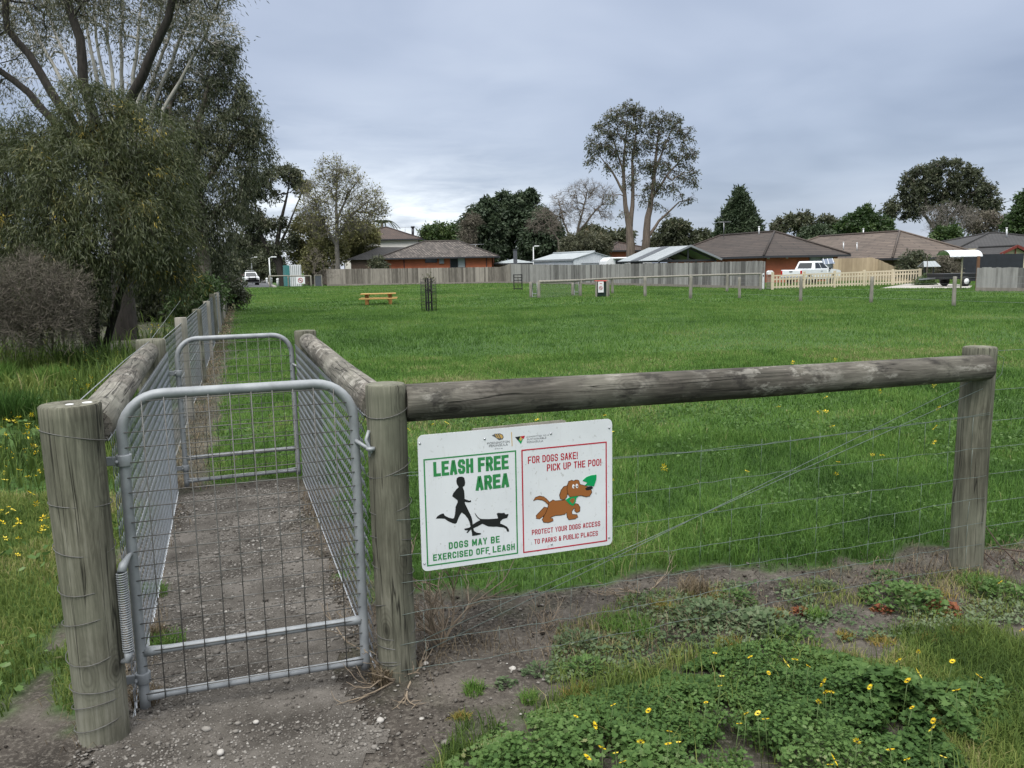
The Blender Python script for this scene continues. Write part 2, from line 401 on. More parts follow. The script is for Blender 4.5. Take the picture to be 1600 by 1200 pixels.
gm, t, p, out = newmat('ground_earth_and_turf')
v = t.coord('Object'); dm = t.attr('dirt')
soil = t.ramp(t.noise(v, 2.3, 6, 0.62), [(0.36, (0.029, 0.025, 0.021)), (0.48, (0.053, 0.046, 0.039)), (0.58, (0.083, 0.073, 0.062)), (0.7, (0.125, 0.111, 0.096))])
soil = t.mix(t.ramp(t.noise(v, 55, 4, 0.7), [(0.5, 0.0), (0.66, 0.8)]), soil, (0.15, 0.135, 0.115))
soil = t.mix(t.ramp(t.noise(v, 90, 3, 0.7), [(0.28, 0.8), (0.45, 0.0)]), soil, (0.03, 0.026, 0.021))
moss = t.ramp(t.noise(v, 1.7, 4, 0.6), [(0.52, 0.0), (0.68, 0.55)])
soil = t.mix(moss, soil, (0.036, 0.042, 0.02))
turf = t.ramp(t.noise(v, 0.33, 6, 0.65), [(0.3, (0.036, 0.08, 0.019)), (0.52, (0.054, 0.11, 0.025)), (0.72, (0.075, 0.135, 0.034))])
turf = t.mix(t.ramp(t.noise(v, 14, 4, 0.7), [(0.35, 0.75), (0.6, 0.0)]), turf, (0.022, 0.036, 0.012))
t.set(p, 'Base Color', t.mix(dm, turf, soil)); p.inputs['Roughness'].default_value = 0.95; p.inputs['Specular IOR Level'].default_value = 0.15
bump(t, p, t.math('ADD', t.noise(v, 40, 6, 0.7), t.math('MULTIPLY', t.noise(v, 120, 3, 0.7), 0.5)), 0.7, 0.012)
go = np_mesh('ground', V, F, np.full(len(F), 4), gm, None, {'dirt': DM}, True); tag(go, kind='structure')

# gravel path through the double gate (one sheet just proud of the ground)
PATHP = [(-1.5, 2.55), (-2.52, 5.8), (-1.66, 6.15), (-0.56, 3.1), (-0.35, 2.2), (-0.5, 1.5), (-1.5, 1.5)]
cxm = (X[:-1, :-1] + X[1:, 1:]) / 2; cym = (Y[:-1, :-1] + Y[1:, 1:]) / 2
keep = ((sdf(PATHP, cxm, cym) - 0.06 + (fbm(cxm * 3, cym * 3, 3) - 0.5) * 0.35) > 0).ravel()
Fk = F[keep]; us, inv = np.unique(Fk, return_inverse=True); Vp = V[us].copy(); Vp[:, 2] += 0.004
pmn, t, p, out = newmat('gravel_path_surface')
v = t.coord('Object')
vo = t.new('ShaderNodeTexVoronoi', i_Vector=v, i_Scale=95.0)
peb = t.ramp(t.new('ShaderNodeSeparateColor', i_0=vo.outputs['Color']).outputs[0], [(0.0, (0.06, 0.053, 0.046)), (0.5, (0.125, 0.114, 0.10)), (0.85, (0.20, 0.186, 0.167)), (1.0, (0.29, 0.274, 0.248))])
soil = t.ramp(t.noise(v, 3.0, 6, 0.62), [(0.36, (0.048, 0.043, 0.037)), (0.5, (0.088, 0.08, 0.07)), (0.64, (0.14, 0.128, 0.114))])
mk = t.math('MULTIPLY', t.ramp(t.noise(v, 2.1, 4), [(0.36, 0.0), (0.6, 1.0)]), t.ramp(vo.outputs['Distance'], [(0.25, 1.0), (0.42, 0.0)]))
t.set(p, 'Base Color', t.mix(mk, soil, peb)); p.inputs['Roughness'].default_value = 0.95; p.inputs['Specular IOR Level'].default_value = 0.15
bump(t, p, t.math('ADD', t.math('MULTIPLY', mk, 0.8), t.noise(v, 60, 5, 0.7)), 0.7, 0.01)
po = np_mesh('gravel_path', Vp, inv.reshape(-1, 4), np.full(len(Fk), 4), pmn, None, None, True); tag(po, kind='structure')

# road and driveway far off
ASPH = pm('asphalt', (0.085, 0.088, 0.095), (0.055, 0.057, 0.062), 1.5, 0.9)
CONC = pm('concrete', (0.36, 0.34, 0.31), (0.26, 0.25, 0.23), 1.2, 0.9)
def sheet(name, pts, z, mat):
    mb = MB(); mb.add([(q[0], q[1], z) for q in pts], [tuple(range(len(pts)))]); return tag(mb.build(name, mat), kind='structure')
sheet('road', [G(360, 449), G(428, 449), G(402, 433.5), G(385, 433.2)], 0.01, ASPH)
kb = MB(); a_, b_ = G(430, 449), G(403, 433.5); kb.bar((a_[0], a_[1], 0.06), (b_[0], b_[1], 0.06), 0.35, 0.12); tag(kb.build('kerb', CONC), kind='structure')
DRIVE = [tuple(G(*q)[:2]) for q in [(1375, 450.5), (1515, 450.5), (1520, 446.5), (1452, 441.5), (1420, 443)]]
sheet('driveway', DRIVE, 0.008, CONC)

# ------------------------------------------------------------------ grass
def blades(P, h, wd, lean, seg2=True):
    """P (n,3) bases -> vertices, loops, totals of tapering bent blades"""
    n = len(P); a = RNG.uniform(0, 2 * pi, n); d = np.stack([np.cos(a), np.sin(a), np.zeros(n)], 1)
    a2 = a + pi / 2 + RNG.normal(0, 0.5, n); s_ = np.stack([np.cos(a2), np.sin(a2), np.zeros(n)], 1) * (wd / 2)[:, None]
    up = np.array([0, 0, 1.0]); ln = (lean * h)[:, None] * d
    tip = P + ln + up * (h * np.sqrt(np.clip(1 - lean ** 2 * 0.8, 0.02, 1)))[:, None]
    if not seg2:
        V = np.stack([P - s_, P + s_, tip], 1).reshape(-1, 3); L = np.arange(3 * n); return V, L, np.full(n, 3), 3
    mid = P + ln * 0.32 + up * (h * 0.6)[:, None]
    V = np.stack([P - s_, P + s_, mid + s_ * 0.8, mid - s_ * 0.8, tip], 1).reshape(-1, 3)
    b = (np.arange(n) * 5)[:, None]; L = np.concatenate([b + np.array([0, 1, 2, 3]), b + np.array([3, 2, 4])], 1).ravel()
    return V, L, np.tile([4, 3], n), 5
def grass_obj(name, P, h, wd, lean, tint, mat, seg2=True):
    V, L, T, k = blades(P, h, wd, lean, seg2)
    return np_mesh(name, V, L, T, mat, None, {'tint': np.repeat(tint, k)})
GRASS = leafmat('lawn_grass', [(0.0, (0.028, 0.064, 0.014)), (0.3, (0.060, 0.130, 0.025)), (0.55, (0.092, 0.178, 0.034)), (0.78, (0.13, 0.218, 0.05)), (0.92, (0.165, 0.215, 0.065)), (1.0, (0.26, 0.24, 0.12))], 0.35, 0.7, 0.15)
VERGE = leafmat('rough_verge_grass', [(0.0, (0.034, 0.062, 0.015)), (0.3, (0.075, 0.122, 0.026)), (0.6, (0.13, 0.178, 0.042)), (0.85, (0.195, 0.22, 0.062)), (1.0, (0.30, 0.26, 0.13))], 0.35, 0.7, 0.15)
STRAW = leafmat('dry_straw', [(0.0, (0.06, 0.045, 0.028)), (0.5, (0.125, 0.097, 0.062)), (1.0, (0.24, 0.195, 0.13))], 0.15, 0.8, 0.15)

def field_pts(n, y0, y1):
    """random points in the open field between two distances, thicker close to the camera"""
    u = RNG.random(n); Y = np.sqrt(y0 ** 2 + u * (y1 ** 2 - y0 ** 2))
    lx = LF[0] + FS * (Y - LF[1]) + 0.15; rx = 0.70 * Y + 1.6
    X = lx + RNG.random(n) * (rx - lx); return X, Y
def keep_field(X, Y):
    d = dirt_mask(X, Y)
    # not inside the passage, not in front of the front fence
    q = np.stack([X, Y], -1) - RP; tt = q @ E2; ss = q @ E1
    side = (tt > 0.05) & ~((ss < 0.12) & (tt < 3.1))
    return (RNG.random(len(X)) > d * 1.3) & side & (sdf(DRIVE, X, Y) < 0)
def lawn_tint(X, Y, n):
    big = fbm(X * 0.22, Y * 0.22, 4); mid = fbm(X * 1.3 + 9, Y * 1.3, 3)
    return np.clip(0.53 + (big - 0.5) * 0.8 + (mid - 0.5) * 0.7 + (fbm(X * 4 + 2, Y * 4, 2) - 0.5) * 0.4 + RNG.normal(0, 0.14, n) + (RNG.random(n) < 0.03) * 0.35, 0, 1)
parts = []
for (n, y0, y1, hh, ww) in [(150000, 3.0, 7.5, 0.066, 0.0046), (170000, 7.5, 15, 0.066, 0.008)]:
    X, Y = field_pts(n, y0, y1); k = keep_field(X, Y); X, Y = X[k], Y[k]; n = len(X)
    lush = fbm(X * 1.1 + 31, Y * 1.1, 3); h = hh * (0.35 + 1.35 * lush) * RNG.uniform(0.6, 1.35, n)
    edge = np.clip((np.stack([X, Y], -1) - RP) @ E2, 0, 3); h *= 1.0 + 0.5 * np.exp(-edge / 0.7)
    V, L, T, kk = blades(np.stack([X, Y, hgt(X, Y)], 1), h, ww * RNG.uniform(0.6, 1.3, n), RNG.uniform(0.25, 1.02, n))
    parts.append((V, L, T, np.repeat(lawn_tint(X, Y, n), kk)))
for (n, y0, y1, hh, ww) in [(210000, 15, 34, 0.075, 0.017), (150000, 34, 62, 0.075, 0.04), (70000, 62, 92, 0.08, 0.08)]:
    X, Y = field_pts(n, y0, y1); k = keep_field(X, Y); X, Y = X[k], Y[k]; n = len(X)
    lush = fbm(X * 0.6 + 31, Y * 0.6, 3); h = hh * (0.4 + 1.2 * lush) * RNG.uniform(0.6, 1.3, n)
    V, L, T, kk = blades(np.stack([X, Y, hgt(X, Y) - 0.005], 1), h, ww * RNG.uniform(0.6, 1.3, n), RNG.uniform(0.1, 0.9, n), False)
    parts.append((V, L, T, np.repeat(lawn_tint(X, Y, n) * 0.9 + 0.05, kk)))
def merge(parts):
    o = 0; Vs, Ls = [], []
    for V, L, T, a in parts: Vs.append(V); Ls.append(L + o); o += len(V)
    return np.concatenate(Vs), np.concatenate(Ls), np.concatenate([q[2] for q in parts]), np.concatenate([q[3] for q in parts])
V, L, T, a = merge(parts)
tag(np_mesh('field_grass', V, L, T, GRASS, None, {'tint': a}), 'mown green field grass of the dog park', 'grass', kind='stuff')

# rough verge on the left outside the pen
parts = []
LEFTP = [tuple(G(*q)[:2]) for q in [(-700, 1300), (60, 1190), (110, 1010)]] + [(-1.6, 2.7), (-2.75, 5.8), (-17.2, 50), (-19.5, 50), (-13, 24), (-24, 22), (-14, 8), (-6, 2)]
def in_poly_pts(poly, n):
    P = np.array(poly); lo, hi = P.min(0), P.max(0)
    X = RNG.uniform(lo[0], hi[0], n); Y = RNG.uniform(lo[1], hi[1], n); k = sdf(poly, X, Y) > 0; return X[k], Y[k]
def dist_keep(X, Y, d0):
    return RNG.random(len(X)) < np.clip((d0 / np.hypot(X, Y)) ** 1.6, 0, 1)
X, Y = in_poly_pts(LEFTP, 2600000); k = dist_keep(X, Y, 3.0); X, Y = X[k], Y[k]
k = RNG.random(len(X)) > dirt_mask(X, Y) * 1.15; X, Y = X[k], Y[k]; n = len(X); dd = np.hypot(X, Y)
tall = fbm(X * 0.55 + 3, Y * 0.55 + 8, 3); h = (0.05 + 0.30 * np.clip((tall - 0.46) * 3.2, 0, 1) * np.clip((dd - 4.2) / 3, 0, 1)) * RNG.uniform(0.6, 1.3, n) * np.clip(0.8 + dd / 22, 1, 1.5)
V, L, T, kk = blades(np.stack([X, Y, hgt(X, Y)], 1), h, np.clip(0.0042 * dd / 3.2, 0.004, 0.03) * RNG.uniform(0.7, 1.4, n), RNG.uniform(0.1, 0.9, n))
tn = np.clip(0.45 + (fbm(X * 1.2, Y * 1.2, 3) - 0.5) * 1.1 - 0.2 * np.clip((tall - 0.46) * 3, 0, 1) + RNG.normal(0, 0.14, n) + (RNG.random(n) < 0.04) * 0.4, 0, 1)
X2, Y2 = in_poly_pts([(-4.5, 1.2), tuple(G(60, 1190)[:2]), tuple(G(150, 1060)[:2]), (-1.52, 2.68), (-2.66, 5.8), (-7, 6.2)], 160000); k = RNG.random(len(X2)) > dirt_mask(X2, Y2) * 1.2; X2, Y2 = X2[k], Y2[k]; n2 = len(X2)
V2, L2, T2, k2 = blades(np.stack([X2, Y2, hgt(X2, Y2)], 1), 0.06 * RNG.uniform(0.4, 1.5, n2) * (0.5 + fbm(X2 * 2, Y2 * 2, 3)), 0.0042 * RNG.uniform(0.6, 1.3, n2), RNG.uniform(0.3, 0.98, n2)); t2 = np.clip(0.66 + (fbm(X2 * 1.8 + 4, Y2 * 1.8, 3) - 0.5) * 1.3 + RNG.normal(0, 0.14, n2), 0, 1)
V, L, T, tn = merge([(V, L, T, np.repeat(tn, kk)), (V2, L2, T2, np.repeat(t2, k2))]); kk = 1
tag(np_mesh('verge_grass', V, L, T, VERGE, None, {'tint': np.repeat(tn, kk)}), 'rough weedy grass outside the pen on the left', 'grass', kind='stuff')

# grass at the lower right, yellowing in places, outside the fence
RIGHTP = [tuple(G(*q)[:2]) for q in [(640, 1330), (690, 1150), (900, 1050), (1060, 1000), (1340, 995), (1900, 940), (1900, 1330)]]
X, Y = in_poly_pts(RIGHTP, 95000); k = (RNG.random(len(X)) > dirt_mask(X, Y)) & ((sdf(CAPE, X, Y) < 0.03) | (X > G(1400, 1100)[0])); X, Y = X[k], Y[k]; n = len(X)
V, L, T, kk = blades(np.stack([X, Y, hgt(X, Y)], 1), 0.055 * RNG.uniform(0.5, 1.5, n), 0.0036 * RNG.uniform(0.6, 1.3, n), RNG.uniform(0.3, 0.98, n))
tn = np.clip(0.5 + (fbm(X * 2.2 + 4, Y * 2.2, 3) - 0.5) * 1.3 + RNG.normal(0, 0.14, n), 0, 1)
tag(np_mesh('roadside_grass', V, L, T, VERGE, None, {'tint': np.repeat(tn, kk)}), 'short yellowing grass at the lower right outside the fence', 'grass', kind='stuff')

# dry straw and dead stalks lying on the bare strip along the fences
n = 3600; s_ = RNG.random(n) * 6.2 + 0.1; tt = RNG.normal(0.02, 0.15, n); XY = RP + np.outer(s_, E1) + np.outer(tt, E2)
k = fbm(XY[:, 0] * 2 + 5, XY[:, 1] * 2, 3) > 0.40; XY = XY[k]
n2 = 2600; t2 = RNG.random(n2) * 3; sd = np.where(RNG.random(n2) < 0.5, 0.0, 1.0); XY2 = LP + np.outer(sd, RP - LP) + np.outer(t2, E2) + RNG.normal(0, 0.07, (n2, 2))
n3 = 6000; y3 = 6 + 60 * RNG.random(n3) ** 1.6; XY3 = np.stack([LF[0] + FS * (y3 - LF[1]) + RNG.normal(0.12, 0.13, n3), y3], 1)
XY = np.concatenate([XY, XY2, XY3]); n = len(XY); dd = np.hypot(XY[:, 0], XY[:, 1])
V, L, T, kk = blades(np.stack([XY[:, 0], XY[:, 1], hgt(XY[:, 0], XY[:, 1]) + 0.004], 1), RNG.uniform(0.02, 0.10, n), 0.0022 * np.clip(dd / 4, 1, 6), RNG.uniform(0.98, 1.10, n))
tag(np_mesh('dry_straw', V, L, T, STRAW, None, {'tint': np.repeat(RNG.random(n), kk)}), 'dead straw lying on the bare earth under the fences', 'dry grass', kind='stuff')

# loose stones on the path and on the bare earth
def stones(n, X, Y, r, mat, name, label):
    base = np.array([(1, 0, 0), (-1, 0, 0), (0, 1, 0), (0, -1, 0), (0, 0, 1), (0, 0, -1), (.6, .6, .6), (-.6, .6, .6), (.6, -.6, .6), (-.6, -.6, .6)], float)
    fc = np.array([(0, 6, 8), (0, 2, 6), (0, 8, 3), (1, 7, 2), (1, 9, 7), (1, 3, 9), (2, 7, 6), (3, 8, 9), (4, 6, 7), (4, 7, 9), (4, 9, 8), (4, 8, 6), (0, 5, 2), (0, 3, 5), (1, 2, 5), (1, 5, 3)])
    Vv = base[None] * (1 + RNG.normal(0, 0.16, (n, 10, 1))); Vv = Vv * (r[:, None] * np.array([1, 1, 1]))[:, None, :] * RNG.uniform(0.65, 1.2, (n, 1, 3)) * np.array([1, 1, 0.62])
    an = RNG.uniform(0, 6.28, n); c, s = np.cos(an)[:, None], np.sin(an)[:, None]
    x = Vv[..., 0] * c - Vv[..., 1] * s; y = Vv[..., 0] * s + Vv[..., 1] * c
    P = np.stack([x + X[:, None], y + Y[:, None], Vv[..., 2] + (hgt(X, Y) + r * 0.25 + 0.003)[:, None]], -1).reshape(-1, 3)
    L = (fc[None] + (np.arange(n) * 10)[:, None, None]).reshape(-1, 3)
    return tag(np_mesh(name, P, L, np.full(len(L), 3), mat, None, {'tint': np.repeat(RNG.random(n), 10)}, False), label, 'gravel', kind='stuff')
STONE = leafmat('pebbles', [(0.0, (0.065, 0.058, 0.05)), (0.5, (0.13, 0.119, 0.105)), (0.85, (0.20, 0.186, 0.167)), (0.97, (0.27, 0.254, 0.23)), (1.0, (0.36, 0.345, 0.32))], 0.0, 0.85, 0.2)
X, Y = in_poly_pts(PATHP, 60000); k = (fbm(X * 2, Y * 2, 3) > 0.40) | (RNG.random(len(X)) < 0.25); X, Y = X[k], Y[k]
stones(len(X), X, Y, RNG.gamma(1.7, 0.0017, len(X)) + 0.0015, STONE, 'path_gravel', 'loose gravel on the path between the gates')
FRONT = [tuple(G(*q)[:2]) for q in [(60, 1240), (130, 1140), (210, 1090), (600, 1030), (700, 960), (900, 930), (880, 1090), (690, 1190), (640, 1260)]]
X, Y = in_poly_pts(FRONT, 1500); stones(len(X), X, Y, RNG.gamma(1.6, 0.0019, len(X)) + 0.0016, STONE, 'scattered_pebbles', 'pale pebbles scattered on the bare earth before the gate')
CRUMB = leafmat('soil_crumbs', [(0.0, (0.032, 0.027, 0.023)), (0.5, (0.062, 0.054, 0.045)), (0.9, (0.10, 0.088, 0.075)), (1.0, (0.17, 0.155, 0.135))], 0.0, 0.95, 0.1)
X, Y = in_poly_pts(DIRT, 46000); k = (Y < 6.5) & (fbm(X * 3, Y * 3, 3) > 0.42) & (sdf(PATHP, X, Y) < 0.05); X, Y = X[k], Y[k]
stones(len(X), X, Y, RNG.gamma(1.5, 0.0015, len(X)) + 0.001, CRUMB, 'soil_crumbs', 'loose dark crumbs of soil on the bare earth')
# ------------------------------------------------------------------ fences of the double-gate pen
def p3(xy, z): return (float(xy[0]), float(xy[1]), float(z))
def loc(o, *pts):          # world points -> local to a root at o (no rotation)
    return [tuple(float(q[i]) - float(o[i]) for i in range(3)) for q in pts]
def post_log(parent, o, xy, top, r, mat, seed, name='post', flare=1.06, wraps=()):
    a = p3(xy - o[:2], -0.06); b = p3(xy - o[:2], top)
    mb = MB(); mb.log(a, b, r * flare, r, 26, 30, seed); ob = mb.build(name, mat, parent)
    if len(wraps):
        rg = random.Random(seed)
        for z in wraps:
            wm = MB()
            ph = rg.uniform(0, 6.28); tl = rg.uniform(0.008, 0.03)
            rr = r * (1 + (flare - 1) * (1 - z / top)) * 1.045 + 0.002
            wm.tube([(a[0] + rr * cos(k / 20 * 2 * pi), a[1] + rr * sin(k / 20 * 2 * pi), z + tl * sin(k / 20 * 2 * pi + ph)) for k in range(20)], 0.0017, 5, closed=True)
            wm.build('wire_tie', WIRE_DK, ob)
    return ob
def chainlink(name, parent, o, a, b, z0, z1, cell=0.05, r=0.0021, mat=WIRE_LT, sides=3, sag=0.0):
    """woven diamond netting between two ground points: every strand a zigzag wire"""
    a = np.array(a, float); b = np.array(b, float); L = np.linalg.norm(b - a); d = (b - a) / L; nrm = np.array([-d[1], d[0]])
    nx = int(L / cell); nz = int((z1 - z0) / (cell * 0.55)); Vs = []; Fs = []; base = 0
    k = np.arange(nz + 1); zz_ = z0 + (z1 - z0) * k / nz
    ang = np.arange(sides) * 2 * pi / sides
    wob = RNG.normal(0, 0.002, (nx + 1, nz + 1))
    for i in range(nx):
        zig = (k % 2) * cell; s = i * cell + zig * 1.0 + wob[i]; off = np.where(k % 2, 0.002, -0.002)
        P = a[None] + np.outer(s, d) + np.outer(off, nrm); P = np.concatenate([P, zz_[:, None]], 1); P[:, :2] -= np.array(o[:2])
        ring = P[:, None, :] + r * (np.cos(ang)[None, :, None] * np.array([d[0], d[1], 0]) + np.sin(ang)[None, :, None] * np.array([nrm[0], nrm[1], 0]))
        Vs.append(ring.reshape(-1, 3)); m = nz + 1
        ii = np.arange(m - 1)[:, None] * sides; kk = np.arange(sides)[None]; k2 = (kk + 1) % sides
        Fs.append((np.stack([ii + kk, ii + k2, ii + sides + k2, ii + sides + kk], -1) + base).reshape(-1, 4)); base += m * sides
    Vv = np.concatenate(Vs); Ff = np.concatenate(Fs)
    return np_mesh(name, Vv, Ff, np.full(len(Ff), 4), mat, parent, None, True)

WRAPS = [0.07, 0.14, 0.20, 0.33, 0.45, 0.57, 0.70, 0.85, 1.08]
# left side of the pen: two posts, a round rail, chain link
o = np.array([LP[0], LP[1], 0.0]); lt = thing('pen_fence', 'pen fence from the fattest post at the far left, with a lichened rail', 'fence', o)
lpost = post_log(lt, o, LP, 1.185, 0.095, WOOD_POST, 3, flare=0.84, wraps=WRAPS)
for cxx, cyy, rr in [(0.005, -0.02, 0.016), (0.045, 0.015, 0.02)]: sp = MB(); sp.lathe([(rr, 0.0), (rr * 0.7, 0.003)], (cxx, cyy, 1.183), 9); sp.build('bird_dropping', WHITE, lpost)   # on the post top
post_log(lt, o, LF, 1.15, 0.10, WOOD_POST, 5, wraps=[0.3, 0.6, 0.9])
mb = MB(); a_ = LP - E1 * 0.0 + E2 * 0.02; mb.log(p3(a_ - o[:2] + E2 * 0.085 + E1 * 0.03, 1.085), p3(LF - o[:2] - E2 * 0.06, 1.06), 0.072, 0.066, 20, 40, 9, 0.016); mb.build('rail', WOOD_RAIL2, lt)
chainlink('chain_link_netting', lt, o, LP + E1 * 0.10 + E2 * 0.05, LF + E1 * 0.11, 0.03, 1.06)
mb = MB(); 
for z in (0.05, 0.55, 1.05): mb.tube([p3(LP - o[:2] + E1 * 0.10, z), p3(LF - o[:2] + E1 * 0.11, z)], 0.002, 4)
mb.tube([p3(LP - o[:2] + E2 * 0.06, 1.17), p3((LP + LF) / 2 - o[:2], 1.165), p3(LF - o[:2], 1.14), p3(np.array([-6.28, 15.7]) - o[:2], 1.12)], 0.002, 4); mb.build('strand_wire', WIRE, lt)

# right side of the pen
o = np.array([RP[0], RP[1], 0.0]); rt_ = thing('pen_fence', 'right pen fence of two wired posts and a weathered rail running away beside the sign', 'fence', o)
post_log(rt_, o, RP, 1.175, 0.078, WOOD_POST, 12, flare=0.95, wraps=WRAPS + [0.1])
post_log(rt_, o, RF, 1.165, 0.082, WOOD_POST, 14, wraps=[0.4, 0.8])
mb = MB(); mb.log(p3(E2 * 0.06 - E1 * 0.01, 1.085), p3(RF - o[:2] - E2 * 0.05, 1.085), 0.07, 0.064, 20, 40, 19, 0.016); mb.build('rail', WOOD_RAIL2, rt_)
chainlink('chain_link_netting', rt_, o, RP - E1 * 0.085 + E2 * 0.03, RF - E1 * 0.085, 0.03, 1.07)
mb = MB()
for z in (0.05, 0.55, 1.06): mb.tube([p3(-E1 * 0.085, z), p3(RF - o[:2] - E1 * 0.085, z)], 0.002, 4)
mb.build('strand_wire', WIRE, rt_)

# front fence: long rail, corner post, ringlock wire with a diagonal brace
zr0 = A(632, 632, RP[1])[2]; zr1 = A(1526, 572, EP[1])[2]
o = np.array([EP[0], EP[1], 0.0]); ft = thing('front_fence', 'front fence of one dark weathered log rail and field wire before the grass', 'fence', o)
post_log(ft, o, EP, 1.165, 0.079, WOOD_POST, 22, flare=1.02)
mb = MB(); mb.log(p3(RP - o[:2] + E1 * 0.072, zr0), p3(-E1 * 0.02 - E2 * 0.055, zr1), 0.073, 0.062, 24, 60, 25, 0.014); mb.build('rail', WOOD_RAIL, ft)
mb = MB(); rg = random.Random(5); Lf = float(np.linalg.norm(EP - RP))
HZ = [0.06, 0.17, 0.28, 0.40, 0.53, 0.67, 0.83]
def wp(s, z, dn=0.0): return p3(RP - o[:2] + E1 * s + E2 * (-0.082 + dn), z)
for z in HZ:
    ph = rg.uniform(0, 6)
    mb.tube([wp(s, z + 0.010 * sin(s * 2 + ph) + rg.uniform(-0.004, 0.004) - 0.012 * sin(pi * s / Lf)) for s in np.linspace(0.0, Lf, 46)], 0.0012, 4)
for s in np.arange(0.1, Lf, 0.155):
    for i in range(len(HZ) - 1):
        if rg.random() < 0.12: continue
        mb.tube([wp(s + rg.uniform(-.006, .006), HZ[i] - 0.006), wp(s + rg.uniform(-.006, .006), HZ[i + 1])], 0.0009, 4)
mb.tube([wp(0.05, 0.83), wp(Lf * 0.5, 0.80), wp(Lf, 0.835)], 0.0016, 4)
mb.build('field_wire', WIRE_GR, ft)
mb = MB(); mb.tube([wp(0.06, 0.16), wp(Lf - 0.06, zr1 - 0.1)], 0.0015, 4); mb.tube([wp(0.10, 0.12), wp(Lf - 0.02, zr1 - 0.02)], 0.0015, 4); mb.build('brace_wire', WIRE_GR, ft)
# fence goes on to the right of the corner post
mb = MB(); EP2 = EP + E1 * 3.2
for z in [0.1, 0.22, 0.35, 0.5, 0.64, 0.78, 0.94, 1.14]: mb.tube([p3(EP - o[:2] - E2 * 0.0, z), p3(EP - o[:2] + E1 * 1.2, z - 0.012), p3(EP2 - o[:2], z)], 0.0013, 4)
mb.tube([p3(-o[:2] + EP + E1 * 0.07, 0.95), p3(-o[:2] + EP + E1 * 0.16, 1.02), p3(-o[:2] + EP + E1 * 0.17, 1.1), p3(-o[:2] + EP + E1 * 0.08, 1.13)], 0.0012, 4)
mb.build('strand_wire', WIRE_GR, ft)
post_log(ft, o, EP2, 1.15, 0.075, WOOD_POST, 28)

